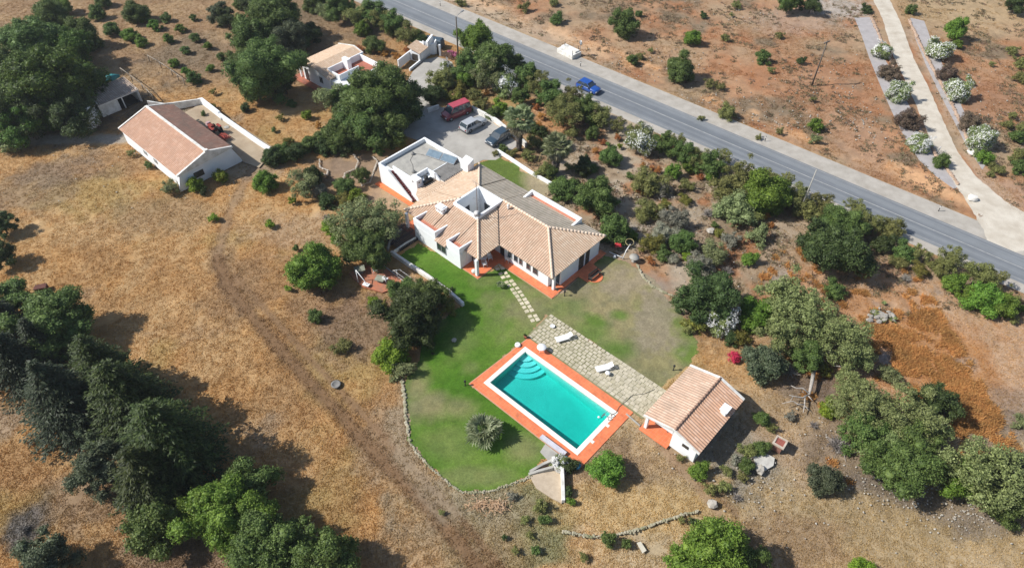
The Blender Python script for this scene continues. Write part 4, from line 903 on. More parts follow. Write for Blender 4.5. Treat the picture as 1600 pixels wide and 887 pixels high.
# ================================================================== SHED with pen
s0 = P(152, 165, 2.2); SA = atan2(94.64 - 89.88, -57.56 + 61.86)
sh = empty('shed', (s0.x, s0.y, 0), SA, 'old white lean-to shed with dusty tiled roof in the shade of trees', 'shed')
tface('roof', [(0, 0, 2.1), (6.4, 0, 2.1), (6.4, 4.2, 2.7), (0, 4.2, 2.7)], e_u, tilemat('roof_tiles_dusty', (0.52, 0.40, 0.31), (0.45, 0.34, 0.26), (0.60, 0.48, 0.38), (0.25, 0.20, 0.16), 0.5, 0.6), sh)
mb = MB(); mb.box(0.1, 3.0, 0.25, 0.45, 0, 2.08); mb.box(0.1, 0.3, 0.4, 4.0, 0, 2.3); mb.box(6.1, 6.3, 0.4, 4.0, 0, 2.2); mb.box(0.1, 6.3, 3.9, 4.1, 0, 2.5); mb.box(0.0, 6.4, -0.02, 0.1, 1.93, 2.07); mb.box(3.6, 3.75, 0.2, 0.35, 0, 1.98); mb.box(6.2, 6.35, 0.2, 0.35, 0, 1.98)
mb.build('wall', white_old, sh)
mb = MB(); mb.box(0.3, 6.1, 0.45, 3.9, 0, 0.04); mb.build('floor', interior, sh)
mb = MB(); pts = [(6.6, 0.2), (7.6, -1.3), (3.0, -2.4), (1.2, -3.3), (0.3, -1.3)]
for p in pts: mb.box(p[0] - .05, p[0] + .05, p[1] - .05, p[1] + .05, 0, 1.0)
for z in (0.5, 0.9): mb.tube([(*p, z) for p in pts], 0.04, n=5)
o = mb.build('pen_fence', woodpole, loc=(s0.x, s0.y, 0)); o.rotation_euler = (0, 0, SA); tag(o, 'rough wooden pen fence in front of the old shed', 'fence')
p = P(178, 133); mb = MB(); n_ = 10
pr_ = [(0.02, 0.1), (0.35, 0.55), (0.6, 0.95), (0.7, 1.4), (0.6, 1.9), (0.3, 2.5), (0.02, 2.9)]
vs_ = []; fs = []
for i, (w, x) in enumerate(pr_):
    for k in range(7): t = pi * k / 6; vs_.append((x - 1.5, w * cos(t), 0.75 * sin(t) * (0.5 + w)))
for i in range(len(pr_) - 1):
    for k in range(6): fs.append((i * 7 + k, (i + 1) * 7 + k, (i + 1) * 7 + k + 1, i * 7 + k + 1))
mb.add(vs_, fs, RZ(SA - 0.15)); o = mb.build('covered_boat', cyan_tarp, loc=(p.x, p.y, 1.0)); tag(o, 'narrow turquoise hull or tarp lying behind the shed roof', 'boat')

# ================================================================== GATEHOUSE and gates
g0 = P(641, 100); gd = (P(681, 68) - g0); gd.z = 0; GA = atan2(gd.y, gd.x)
gh = empty('gatehouse', (P(659, 97).x, P(659, 97).y, 0), GA, 'little white gatehouse with tiled lean-to roof and tall arched pier', 'gatehouse')
mb = MB(); mb.box(-0.3, 2.2, 0.0, 0.2, 0, 1.6); mb.box(-3.5, 5.3, 0.0, 0.25, 0, 0.45) ; mb.box(-3.6, 2.6, 2.1, 2.35, 0, 1.5); mb.box(-0.3, -0.1, 0.0, 2.1, 0, 1.7); mb.prism([(2.2, -0.05), (4.0, -0.05), (4.0, 0.35), (2.2, 0.35)], 0, [2.6, 3.1, 3.1, 2.6])
mb.box(2.2, 2.5, 0.1, 2.2, 0, 2.2)
mb.build('wall', white, gh, bevel=0.02)
tface('roof', [(-0.5, -0.1, 1.7), (2.3, -0.1, 1.7), (2.3, 2.3, 2.4), (-0.5, 2.3, 2.4)], e_u, tile_W, gh)
mb = MB(); mb.box(-0.36, -0.3, 0.5, 1.6, 0.2, 1.3); mb.build('grille', shutter, gh)
def gwall(pts, w, h, nm, m, label):
    mb = MB(); o_ = P(*pts[0]); mb.wallstrip([P(*q) - o_ for q in pts], w, 0, h); return tag(mb.build(nm, m, bevel=.02, loc=o_), label, 'wall')
gwall(((663, 87), (667, 85), (673, 85), (679, 85), (683, 84)), .3, [2.7, 2.2, 1.8, 2.0, 2.6], 'gate_wall', white, 'white curved wall between the gatehouse pier and the small gate')
mb = MB(); q = P(688, 87.5); mb.box(-.16, .16, -.16, .16, 0, 2.0); tag(mb.build('gate_post', white, loc=q, bevel=.02), 'square white gate post right of the small iron gate', 'post')
mb = MB(); q = P(683.5, 85); q2 = P(687, 87.5); dq = q2 - q
for i in range(9): mb.tube([dq * (i / 8), dq * (i / 8) + Vector((0, 0, 1.8))], .03, n=4)
for z in (.2, 1.0, 1.7): mb.tube([Vector((0, 0, z)), dq + Vector((0, 0, z))], .03, n=4)
tag(mb.build('small_gate', shutter, loc=q), 'narrow dark iron gate between white wall and white post', 'gate')
gp0 = P(690, 88); gp1 = P(706, 94); dirg = gp1 - gp0
gt = empty('vehicle_gate', gp0, atan2(dirg.y, dirg.x), 'open dark brown wooden driveway gate beside pink bougainvillea', 'gate')
mb = MB(); Lg = dirg.length
for z in (0.15, 0.45, 0.75, 1.05): mb.box(0, Lg, -0.03, 0.03, z, z + 0.13)
for x in (0, Lg / 2, Lg - 0.1): mb.box(x, x + 0.1, -0.05, 0.05, 0, 1.3)
mb.tube([(0, 0.04, 0.2), (Lg, 0.04, 1.1)], 0.04, n=4); mb.build('rail', mat('brown_gate', (0.16, 0.10, 0.07), (0.10, 0.065, 0.05)), gt)
mb = MB(); mb.box(0, 3.4, -0.75, 0.75, 0.25, 1.35, taper=0.1); mb.box(0.1, 3.3, -0.7, 0.7, 1.35, 1.55, taper=0.15)
for x in (0.5, 2.9):
    for y in (-0.7, 0.7): mb.tube([(x, y - 0.08, 0.25), (x, y + 0.08, 0.25)], 0.25, n=10)
p = P(665, 70); o = mb.build('waste_container', mat('dark_blue_bin', (0.07, 0.11, 0.15), (0.05, 0.075, 0.10), 0.5), loc=(p.x, p.y, 0)); o.rotation_euler = (0, 0, radians(-20)); tag(o, 'dark blue waste containers on the roadside behind the gatehouse wall', 'waste container')

# ================================================================== GARDEN WALLS, EDGINGS
def wall_thing(name, pts, w, z1, m, label, cat='wall', z0=-0.15):
    mb = MB(); mb.wallstrip([P(*q) for q in pts], w, z0, z1); return tag(mb.build(name, m, bevel=0.02), label, cat)
wall_thing('garden_wall', ((612, 397), (640, 416), (668, 434), (700, 457), (724, 478)), 0.34, 0.55, white_old, 'long low white wall along the left edge of the lawn')
wall_thing('garden_wall', ((616, 396), (634, 384), (650, 375)), 0.16, 0.5, white_old, 'short thin white wall joining the house to the lawn wall')
wall_thing('garden_wall', ((606, 392), (610, 380), (628, 362)), 0.22, 0.5, conc, 'short grey wall on the shaded far side of the timber deck')
wall_thing('parking_wall', ((668, 176), (686, 170)), 0.3, 0.7, white_old, 'short white wall piece beside the red van')
wall_thing('parking_wall', ((738, 172), (752, 180), (775, 192), (792, 206), (806, 215), (822, 230)), 0.36, 0.75, white_old, 'white parking wall behind the silver and dark cars')
wall_thing('parking_wall', ((778, 238), (800, 252), (830, 272), (862, 290)), 0.26, 0.5, white, 'thin white wall along the narrow grass strip by the palms')
for i, (pts, sd_, lab) in enumerate(((((628, 594), (632, 620), (634, 650), (640, 690)), 0.17, 'thin stone edging along the left side of the lawn'), (((640, 690), (652, 708), (668, 725), (690, 745), (705, 758), (722, 768), (745, 769), (770, 766), (795, 757), (820, 748), (830, 742)), 0.10, 'pale rubble stone edging curving round the bottom of the lawn'),
                         (((995, 413), (1004, 432), (1020, 448), (1040, 458), (1062, 466), (1068, 490)), 0.15, 'curved pale stone edging right of the bare dry lawn'), (((880, 830), (925, 838), (960, 836), (1000, 826), (1040, 812), (1070, 802), (1092, 798)), 0.12, 'rough dry stone wall across the hay slope below the pool house'),
                         (((499, 250), (500, 262), (512, 266), (511, 274), (499, 271)), 0.11, 'little white curved edging left in the earth garden'), (((553, 242), (560, 252), (556, 264), (540, 270), (536, 280)), 0.11, 'white S shaped edging in the middle of the earth garden'), (((582, 245), (590, 252), (584, 268), (578, 285), (566, 290), (562, 284)), 0.11, 'white curved edging beside the flat roofed wing'),
                         (((1361, 28), (1372, 52), (1382, 78), (1396, 106)), 0.24, 'rubble stone row at the top left of the gravel drive'), (((1437, 205), (1452, 222), (1462, 243), (1478, 262), (1498, 290)), 0.24, 'rubble stone row low on the left side of the drive'),
                         (((1420, 32), (1436, 66), (1452, 98), (1470, 132), (1488, 165), (1504, 200), (1514, 228)), 0.25, 'long rubble stone row on the right side of the drive'))):
    mb = MB(); r3 = random.Random(100 + i); wp = [P(*q) for q in pts]
    for a, b in zip(wp[:-1], wp[1:]):
        n_ = max(1, int((b - a).length / (sd_ * 0.85)))
        for k in range(n_):
            q = a.lerp(b, k / n_); s = sd_ * r3.uniform(0.6, 1.25)
            mb.rock((q.x + r3.uniform(-.07, .07), q.y + r3.uniform(-.07, .07), s * 0.35), s, r3)
            if i in (1, 3) and r3.random() < 0.5: mb.rock((q.x + r3.uniform(-.15, .15), q.y - r3.uniform(0, .2), 0.05), s * 0.7, r3)
    tag(mb.build('stone_edging', rock_red if i > 6 else (mat('white_edging', (0.62, 0.55, 0.46), (0.45, 0.38, 0.30)) if i in (4, 5, 6) else mat('edging_stone', (0.48, 0.43, 0.32), (0.22, 0.22, 0.11), 0.95, 1.5, bs_=(9, 0.5, 0.04)))), lab, 'stone edging')
# scattered little stones, uncountable
mb = MB(); r3 = random.Random(77)
for (px, py, rx, ry, n_) in ((1330, 700, 5, 4, 90), (1400, 770, 5, 2, 110), (1500, 800, 5, 2.5, 150), (1170, 760, 5, 3, 90), (1250, 20, 18, 6, 120), (1000, 100, 16, 6, 120), (1200, 190, 16, 3, 160), (1110, 160, 14, 3, 90), (1540, 180, 12, 12, 150), (1330, 130, 14, 12, 110), (950, 330, 7, 8, 110), (1010, 300, 6, 6, 70), (1100, 370, 8, 5, 70), (1350, 180, 4, 14, 80), (1130, 400, 7, 4, 50), (240, 260, 20, 8, 60), (1000, 560, 4, 3, 0)):
    c_ = P(px, py)
    for k in range(n_):
        x, y = c_.x + r3.gauss(0, rx * .6), c_.y + r3.gauss(0, ry * .6); s = r3.uniform(0.04, 0.10) * (1.25 if y > 80 else 1); mb.rock((x, y, -0.06), s, r3)
tag(mb.build('loose_stones', rock), kind='stuff', label='small pale stones scattered over bare earth', cat='stones')
for px, py, s, lab in ((1518, 312, 0.6, 'big white boulder where the gravel drive meets the road'), (1516, 240, 0.6, 'big white boulder right of the gravel drive beside oleander'), (1186, 735, 0.5, 'pale rock beside the concrete slab below the pool house'), (1112, 788, 0.45, 'grey rock at the edge of the scrub below the pool house'), (710, 532, 0.3, 'small pale stone by the hedge at the lawn edge'), (1071, 478, 0.35, 'pale round stone beside the dark evergreen bush'), (1062, 352, 0.5, 'grey flat rock among the garden scrub near the silver bushes'), (1110, 362, 0.45, 'weathered grey stump or rock in the middle scrub')):
    mb = MB(); mb.rock((0, 0, s * 0.45), s, R_, 0.75); p = P(px, py); tag(mb.build('boulder', mat('white_rock', (0.74, 0.72, 0.68), (0.5, 0.47, 0.42), 0.9, 1.5, bs_=(5, 0.5, 0.05)) if px > 1500 else rock, loc=(p.x, p.y, 0)), lab, 'rock')

# steps and pump pit below the pool
def quadprism(name, pts, z0, z1, m, label, cat):
    mb = MB(); mb.prism([tuple(P(*q)[:2]) for q in pts], z0, z1); return tag(mb.build(name, m), label, cat)
mb = MB(); mb.prism(G((826, 742), (858, 731), (866, 735), (878, 742), (878, 786), (862, 778), (838, 762)), -0.1, 0.03); tag(mb.build('sandy_court', mat('pale_sand', (0.56, 0.46, 0.34), (0.45, 0.36, 0.26))), kind='structure')
mb = MB(); mb.prism(G((844, 706), (852, 694), (876, 712), (862, 726)), -0.05, 0.12); tag(mb.build('concrete_landing', conc), 'grey concrete landing slab beside the lower pool corner', 'slab')
wall_thing('pit_wall', ((826, 741), (842, 737), (864, 733)), 0.25, [0.15, 0.3, 0.55], conc, 'tapering grey concrete wall below the pool corner')
wall_thing('pit_wall', ((828, 737), (848, 727), (864, 722)), 0.25, [0.15, 0.35, 0.6], conc, 'second tapering concrete wall just above the other')
wall_thing('pit_wall', ((864, 720), (867, 733), (878, 738), (879, 760), (880, 784)), 0.30, [0.9, 0.9, 0.8, 0.65, 0.4], white_old, 'angled white wall standing below the lower pool corner')
mb = MB()
pa = [P(*q) for q in ((846, 683), (884, 711))]; d = (pa[1] - pa[0]).normalized(); q = Vector((-d.y, d.x, 0)); Lw = (pa[1] - pa[0]).length
mb.prism([tuple((pa[0] + q * .15)[:2]), tuple((pa[1] + q * .15)[:2]), tuple((pa[1] - q * .3)[:2]), tuple((pa[0] - q * .3)[:2])], 0.2, 0.42)
tag(mb.build('pump_pit_lid', mat('lilac_white_lid', (0.66, 0.65, 0.70), (0.55, 0.54, 0.6))), 'long pale lid of the pump pit along the lower pool edge', 'lid')
mb = MB(); a = P(884, 712, 0.3); b = P(896, 726, 0.3); mb.tube([a, b], 0.06, n=6); mb.lathe([(0.05, 0), (0.35, 0.1), (0.42, 0.35), (0.3, 0.55), (0.05, 0.62)], 10, Matrix.Translation((P(901, 729).x, P(901, 729).y, 0))); tag(mb.build('blue_bucket', mat('bright_blue', (0.03, 0.33, 0.62), (0.02, 0.25, 0.5), 0.5)), 'bright blue tub behind bushes below the pool corner', 'tub')
quadprism('concrete_slab', ((1176, 712), (1192, 706), (1210, 716), (1208, 728), (1190, 738), (1182, 730)), -0.05, 0.12, mat('pale_slab', (0.60, 0.58, 0.53), (0.44, 0.42, 0.38)), 'broken pale concrete slab right of the pool house', 'slab')
quadprism('pale_board', ((995, 848), (1001, 846), (1010, 860), (1004, 864)), -0.02, 0.10, mat('pale_board', (0.66, 0.62, 0.5), (0.55, 0.5, 0.4)), 'small pale board lying in scrub near the bottom edge', 'board')
mb = MB(); mb.lathe([(0.02, 0.0), (0.50, 0.0), (0.52, 0.05), (0.36, 0.07), (0.34, 0.04), (0.02, 0.04)], 16); p = P(525, 600); tag(mb.build('manhole', conc_dark, loc=(p.x, p.y, 0)), 'round grey concrete manhole cover alone in the dry field', 'manhole cover')
mb = MB(); r3 = random.Random(9)
for k in range(260):
    a = r3.random() * 6.28; r = abs(r3.gauss(0, 0.7)); c_ = Vector((r * cos(a) + (.7 if k % 3 else -.8), r * sin(a) * 0.6, r3.uniform(0, 0.35))); a = r3.gauss(-1.2, 1.0); d = Vector((cos(a), sin(a), r3.uniform(-.2, .3))) * r3.uniform(0.25, 0.6)
    q = Vector((-d.y, d.x, 0)).normalized() * 0.05; mb.add([c_ - q, c_ + q, c_ + d], [(0, 1, 2)])
p = P(762, 788); tag(mb.build('palm_debris', leafmat('dry_frond', (0.40, 0.25, 0.13), (0.58, 0.38, 0.22), (0.66, 0.50, 0.34), 0.2), loc=(p.x, p.y, 0)), 'heap of dead orange palm fronds below the lawn', 'dead fronds')

# ---- little brick and lattice well tower
p = P(1214, 700); wt = empty('well_tower', (p.x, p.y, 0), radians(-38), 'small square tower with white frame and red slats right of the pool house', 'well')
mb = MB(); mb.box(-0.5, 0.5, -0.5, 0.5, 0, 1.15); mb.build('body', mat('old_brick', (0.34, 0.17, 0.12), (0.22, 0.12, 0.09), 0.9, 5), wt)
mb = MB()
for x0, x1, y0, y1 in ((-.68, .68, -.68, -.48), (-.68, .68, .48, .68), (-.68, -.48, -.48, .48), (.48, .68, -.48, .48)): mb.box(x0, x1, y0, y1, 1.1, 1.3)
mb.build('rim', mat('tan_frame', (0.62, 0.54, 0.44), (0.45, 0.36, 0.28)), wt)
mb = MB()
for k in range(5): mb.box(-0.48, 0.48, -0.42 + k * 0.19, -0.33 + k * 0.19, 1.15, 1.22)
wt.scale = (.82, .82, .9); mb.build('slat', mat('red_slat', (0.40, 0.12, 0.09), (0.3, 0.09, 0.07)), wt)

# ================================================================== POOLSIDE FURNITURE
def round_table(px, py, r, h, label, name='garden_table', m=plastic, leg4=True):
    p = P(px, py); t = empty(name, (p.x, p.y, 0.055), 0.3, label, 'table')
    mb = MB(); mb.lathe([(0.02, h - 0.035), (r * 0.97, h - 0.035), (r, h - 0.02), (r * 0.98, h), (0.02, h + 0.004)], 24); mb.build('tabletop', m, t)
    for k in range(4):
        a = k * pi / 2 + 0.6; mb = MB(); mb.tube([(r * .55 * cos(a), r * .55 * sin(a), h - 0.04), (r * .78 * cos(a), r * .78 * sin(a), 0)], 0.028, 0.02, n=6); mb.build('leg', m, t)
    return t
round_table(846, 549, 0.50, 0.72, 'round white plastic table on the terracotta pool surround')
mb = MB(); mb.lathe([(0.02, 0), (0.30, 0), (0.33, 0.08), (0.30, 0.2), (0.12, 0.24), (0.10, 0.16), (0.02, 0.15)], 16); p = P(809, 540); tag(mb.build('ring_float', plastic, loc=(p.x, p.y, 0.06)), 'small round white pot lid or float at the top pool corner', 'float')
def pot(px, py, label, r=0.2):
    p = P(px, py); t = empty('flower_pot', (p.x, p.y, 0.05), 0, label, 'flower pot'); mb = MB(); mb.lathe([(r * .7, 0), (r, 0.3), (r * 1.08, 0.32), (r * 0.9, 0.3)], 12); mb.build('pot', terra_old, t)
    mb = MB(); rr = random.Random(int(px))
    for k in range(40):
        a = rr.random() * 6.28; d = Vector((cos(a) * rr.uniform(.1, .35), sin(a) * rr.uniform(.1, .35), rr.uniform(.1, .4))); q = Vector((-sin(a), cos(a), 0)) * .03; mb.add([Vector((0, 0, .3)) - q, Vector((0, 0, .3)) + q, Vector((0, 0, .3)) + d], [(0, 1, 2)])
    mb.build('plant', leafmat('leaf_dark', (0.030, 0.050, 0.014), (0.064, 0.098, 0.028), (0.122, 0.170, 0.052)), t); return t
pot(821, 528, 'terracotta flower pot with dark plant at the top corner of the pool surround')
def lounger():
    t = empty('sun_lounger', (0, 0, 0)); mb = MB()
    for k in range(11): mb.box(-0.95 + k * 0.115, -0.95 + k * 0.115 + 0.095, -0.31, 0.31, 0.30, 0.335)
    mb.build('seat', plastic, t)
    mb = MB(); M = Matrix.Translation((0.32, 0, 0.31)) @ Matrix.Rotation(radians(-28), 4, 'Y')
    for k in range(6): mb.box(k * 0.115, k * 0.115 + 0.095, -0.31, 0.31, 0, 0.03, M)
    mb.build('backrest', plastic, t)
    mb = MB(); mb.box(-0.97, 0.6, -0.35, -0.30, 0.24, 0.33); mb.box(-0.97, 0.6, 0.30, 0.35, 0.24, 0.33); mb.build('frame', plastic, t)
    for x in (-0.7, 0.5):
        for y in (-0.3, 0.3): mb = MB(); mb.tube([(x, y, 0.25), (x + 0.05, y, 0)], 0.035, n=6); mb.build('leg', plastic, t)
    return t
def copy_tree(o):
    c_ = o.copy(); C.objects.link(c_)
    for ch in list(o.children):
        k = ch.copy(); C.objects.link(k); k.parent = c_
        for g in ch.children: q_ = g.copy(); C.objects.link(q_); q_.parent = k
    return c_
lg = lounger(); lab = ('white sun lounger with raised back near the top of the stone paving', 'white sun lounger on the paving beside the small white table')
for i, ((ax, ay), (bx, by)) in enumerate((((869, 534), (893, 527)), ((931, 580), (957, 574)))):
    o = lg if i == 0 else copy_tree(lg); a, b = P(ax, ay), P(bx, by); o.location = ((a.x + b.x) / 2, (a.y + b.y) / 2, 0.06); o.rotation_euler = (0, 0, atan2(b.y - a.y, b.x - a.x)); tag(o, lab[i], 'sun lounger', 'sun loungers on the pool paving')
t = round_table(949, 586, 0.26, 0.4, 'small low white table beside the lower sun lounger', 'side_table')
mb = MB(); mb.lathe([(0.12, 0), (0.2, 0.05), (0.28, 0.16), (0.25, 0.16), (0.15, 0.06)], 14); p = P(863, 511); tag(mb.build('white_basin', plastic, loc=(p.x, p.y, .06)), 'white basin left on the paving at the top corner of the patio', 'basin')
def garden_lamp(px, py, label):
    p = P(px, py); t = empty('garden_lamp', (p.x, p.y, 0), 0, label, 'garden lamp', 'black bollard lamps in the garden'); mb = MB(); mb.lathe([(0.10, 0), (0.05, 0.06), (0.05, 0.6), (0.04, 0.62)], 10); mb.build('post', black, t)
    mb = MB(); mb.lathe([(0.09, 0.60), (0.12, 0.65), (0.12, 0.78), (0.05, 0.88), (0.01, 0.9)], 10); mb.build('lamp_head', black, t)
garden_lamp(727, 602, 'black bollard lamp at the left corner of the pool surround'); garden_lamp(882, 462, 'black bollard lamp beside the front corner of the house'); garden_lamp(1052, 578, 'black bollard lamp on dry grass beside the pool house'); 
mb = MB(); mb.lathe([(0.02, 0), (0.05, 0.03), (0.05, 0.4), (0.1, 0.45), (0.02, 0.52)], 8); p = P(1085, 640)
# palm sapling on the lawn
def chair(loc, rz, label, group, name='garden_chair'):
    t = empty(name, loc, rz, label, 'chair', group)
    mb = MB(); mb.box(-.25, .25, -.24, .24, .40, .44); mb.build('seat', plastic, t)
    mb = MB(); mb.box(-.25, .25, .22, .26, .44, .88, taper=0.0); mb.build('backrest', plastic, t)
    for s in (-1, 1):
        mb = MB(); mb.box(s * .26 - .03, s * .26 + .03, -.22, .24, .60, .64); mb.build('armrest', plastic, t)
        for y in (-.2, .22): mb = MB(); mb.tube([(s * .24, y, .42), (s * .27, y * 1.1, 0)], .025, n=5); mb.build('leg', plastic, t)
    return t
def hw(u, v, z=0.1): p = HO + U * u + V * v; return (p.x, p.y, z)
g_ = 'white chairs on the covered porch'
chair(hw(0.9, 4.0), TH + pi, 'white plastic chair against the front wall beside the windows', g_)
chair(hw(-0.9, 2.7), TH + 1.2, 'white chair deep in the shade of the corner porch', g_); chair(hw(-0.6, 1.5), TH - 0.4, 'white chair on the porch just behind the corner column', g_)
chair(hw(-1.7, 1.2), TH + 2.2, 'white chair at the left end of the corner porch', g_)
t = round_table(0, 0, 0.5, 0.72, 'white table in the shade of the corner porch'); t.location = hw(-1.3, 2.0)
mb = MB(); mb.lathe([(0.15, 0), (0.28, 0.1), (0.3, 0.3), (0.2, 0.45), (0.05, 0.5)], 12); tag(mb.build('white_sack', white_old, loc=hw(-0.75, -0.1)), 'round white bundle on the porch floor beside the column', 'bundle')
mb = MB(); mb.tube([(-1.9, -0.3, 0.6), (-0.4, -0.2, 0.75)], 0.03, n=5); 
bn_ = empty('garden_bench', HO + U * 10.05 + V * 9.0 + Vector((0, 0, 0.08)), TH + radians(88), 'dark garden bench on the round terracotta step beside the house', 'bench')
mb = MB();
for k in range(3): mb.box(-0.85, 0.85, -0.25 + k * 0.16, -0.12 + k * 0.16, 0.40, 0.44)
mb.build('seat', shutter, bn_); mb = MB()
for k in range(3): mb.box(-0.85, 0.85, 0.24, 0.27, 0.5 + k * 0.14, 0.6 + k * 0.14)
mb.build('backrest', shutter, bn_)
for x in (-0.8, 0.76): mb = MB(); mb.box(x, x + .05, -0.25, 0.27, 0, 0.42); mb.box(x, x + .05, 0.22, 0.27, 0.4, 0.92); mb.build('leg', black, bn_)

# swing / airer by the house corner
p = P(973, 405); fw = empty('play_stand', (p.x, p.y, 0), radians(-10), 'white tubular play frame with a hoop beside the house corner', 'play frame')
mb = MB(); mb.tube([(-1.7, 0.9, 0.1), (0, 0, 0.25)], 0.05, n=6); mb.tube([(0, 0, 0.1), (0.25, 0.3, 1.2), (0.65, 0.9, 1.75)], 0.06, n=6); mb.build('pole', plastic, fw)
mb = MB(); mb.tube([(0.55 + 0.5 * cos(t), 1.2 + 0.6 * sin(t), 1.8) for t in np.linspace(0, 2 * pi, 14)], 0.03, n=5); mb.build('hoop', mat('yellowish_tube', (0.6, 0.5, 0.25), (0.5, 0.4, 0.2)), fw)
mb = MB(); mb.lathe([(0.02, 0), (0.18, 0.05), (0.2, 0.2), (0.1, 0.36), (0.02, 0.38)], 10, Matrix.Translation((-1.0, 0.1, 0))); mb.build('ball', plastic, fw)
p = P(965, 388); mb = MB(); mb.box(-.4, .4, -.3, .3, .5, .72, taper=.08); tag(mb.build('red_cushion', mat('bright_red', (0.62, 0.05, 0.06), (0.5, 0.04, 0.05)), loc=(p.x, p.y, 0)), 'bright red cushion beside the white frame at the house corner', 'cushion')
p = P(990, 408); t = empty('round_grey_table', (p.x, p.y, 0), 0, 'round grey table between the white frame and curved edging', 'table'); mb = MB(); mb.lathe([(0.02, .66), (.6, .66), (.6, .72), (.02, .73)], 16); mb.build('tabletop', conc, t); mb = MB(); mb.lathe([(.3, 0), (.1, .1), (.1, .66)], 10); mb.build('leg', conc, t)

# timber deck / pergola remains and barbecue terrace left of the house
p = P(628, 372); dk_ = empty('timber_deck', (p.x, p.y, 0), TH, 'dark weathered slatted timber deck in the shade left of the house', 'deck')
mb = MB(); r3 = random.Random(4)
for k in range(15): mb.box(-1.9, 1.9 + r3.uniform(-.3, .1), -1.7 + k * 0.24, -1.7 + k * 0.24 + 0.15, 0.28, 0.34)
mb.build('slat', mat('dark_slat', (0.16, 0.13, 0.115), (0.07, 0.06, 0.055), 0.9, 4), dk_); mb = MB()
for x in (-1.7, 0, 1.6): mb.box(x, x + .1, -1.7, 1.9, 0.0, 0.28)
mb.build('joist', black, dk_)
quadprism('barbecue_terrace', ((545, 428), (562, 416), (600, 414), (632, 437), (620, 450), (598, 457), (566, 448)), -0.1, 0.05, mat('old_red_tiles', (0.55, 0.19, 0.10), (0.26, 0.17, 0.12), 0.85, 1.3, detail=9), 'worn red tiled sitting terrace under the trees left of the house', 'terrace')
wall_thing('terrace_kerb', ((597, 414), (615, 427), (637, 445)), 0.14, 0.12, conc, 'thin concrete kerb on the right side of the red sitting terrace', 'kerb')
def slabthing(px, py, sx, sy, h, rz, m, label, name, cat):
    p = P(px, py); t = empty(name, (p.x, p.y, 0), rz, label, cat); mb = MB(); mb.box(-sx, sx, -sy, sy, h - .08, h); mb.build('tabletop', m, t); mb = MB(); mb.box(-sx * .6, sx * .6, -sy * .5, sy * .5, 0, h - .08); mb.build('base', conc_dark, t); return t
slabthing(563, 426, 0.62, 0.5, 0.72, .3, mat('green_grey_stone', (0.36, 0.38, 0.30), (0.24, 0.26, 0.2)), 'grey green stone table at the left of the sitting terrace', 'stone_table', 'table')
slabthing(595, 440, 0.55, 0.45, 0.6, -.3, mat('green_grey_stone', (0.36, 0.38, 0.30), (0.24, 0.26, 0.2)), 'grey stone slab table beside the white chair on the sitting terrace', 'stone_table', 'table')
p = P(603, 440); chair((p.x, p.y, .05), 2.6, 'white round chair on the red sitting terrace near the kerb', 'white chairs on the sitting terrace')
p = P(587, 426); chair((p.x, p.y, .05), 0.2, 'white chair at the back of the red sitting terrace', 'white chairs on the sitting terrace')
p = P(568, 444); sw = empty('white_swing', (p.x, p.y, 0), -.4, 'white tubular frame with a hanging seat at the sitting terrace', 'swing'); mb = MB(); mb.tube([(-.7, 0, 0), (-.9, .3, 1.7)], .045, n=6); mb.tube([(-.9, .3, 1.7), (.4, -.1, .7), (.6, -.2, .4)], .04, n=6); mb.build('frame', plastic, sw); mb = MB(); mb.box(.1, .9, -.4, .1, .3, .36); mb.build('seat', plastic, sw)
# washing line
wl = empty('washing_line', P(622, 436), 0, 'white washing line strung between two posts beside the lawn wall', 'washing line'); o0 = P(622, 436)
for q in ((622, 436), (650, 456)):
    a = P(*q) - o0; mb = MB(); mb.tube([a, a + Vector((0, 0, 1.55))], .05, n=6); mb.tube([a + Vector((-.45, -.1, 1.5)), a + Vector((.45, .1, 1.5))], .035, n=5); mb.build('post', mat('pale_post', (0.6, 0.62, 0.6), (0.5, 0.5, 0.48)), wl)
b_ = P(650, 456) - o0; mb = MB()
for s in (-.35, .35): mb.tube([Vector((s, s * .2, 1.5)), b_ + Vector((s, s * .2, 1.5))], .015, n=4)
mb.build('line', plastic, wl)
p = P(66, 452); cr = empty('rusty_crate', (p.x, p.y, 0), .3, 'small dark rusty box lying beside trees at the left edge', 'crate'); mb = MB(); mb.box(-.6, .6, -.4, .4, 0, .5); mb.build('body', mat('rust', (0.16, 0.06, 0.045), (0.09, 0.04, 0.03)), cr); mb = MB(); mb.box(-.65, .65, -.45, .1, .5, .56); mb.build('lid', mat('rust', (0, 0, 0)), cr)
p = P(617, 0)

# ================================================================== ROADSIDE THINGS
def utility_pole(base, h, label, top='plain', r=0.13):
    p = P(*base); t = empty('utility_pole', (p.x, p.y, 0), 0, label, 'pole'); mb = MB(); mb.tube([(0, 0, -0.2), (0.05, 0, h)], r, r * 0.65, n=8)
    mb.build('post', conc if top == 'plain' else woodpole, t)
    mb = MB()
    if top == 'lamp':
        mb.tube([(0.05, 0, h - 0.3), (0.3, 0.4, h + 0.1), (0.9, 1.3, h + 0.25)], 0.04, n=6); mb.build('arm', metal, t); mb = MB(); mb.box(-.14, .14, 0, .7, 0, .12, Matrix.Translation((0.8, 1.2, h + .2)) @ Matrix.Rotation(-.6, 4, 'Z'), taper=.03); mb.build('lamp_head', metal, t)
    elif top == 'cross':
        mb.box(-0.7, 0.7, -.06, .06, h - .35, h - .22, RZ(0.6)); mb.build('crossarm', woodpole, t); mb = MB()
        for x in (-.6, -.2, .2, .6): mb.lathe([(.05, 0), (.07, .08), (.03, .18)], 6, RZ(0.6) @ Matrix.Translation((x, 0, h - .2)))
        mb.build('insulator', mat('insulator', (0.3, 0.28, 0.26)), t)
    return t
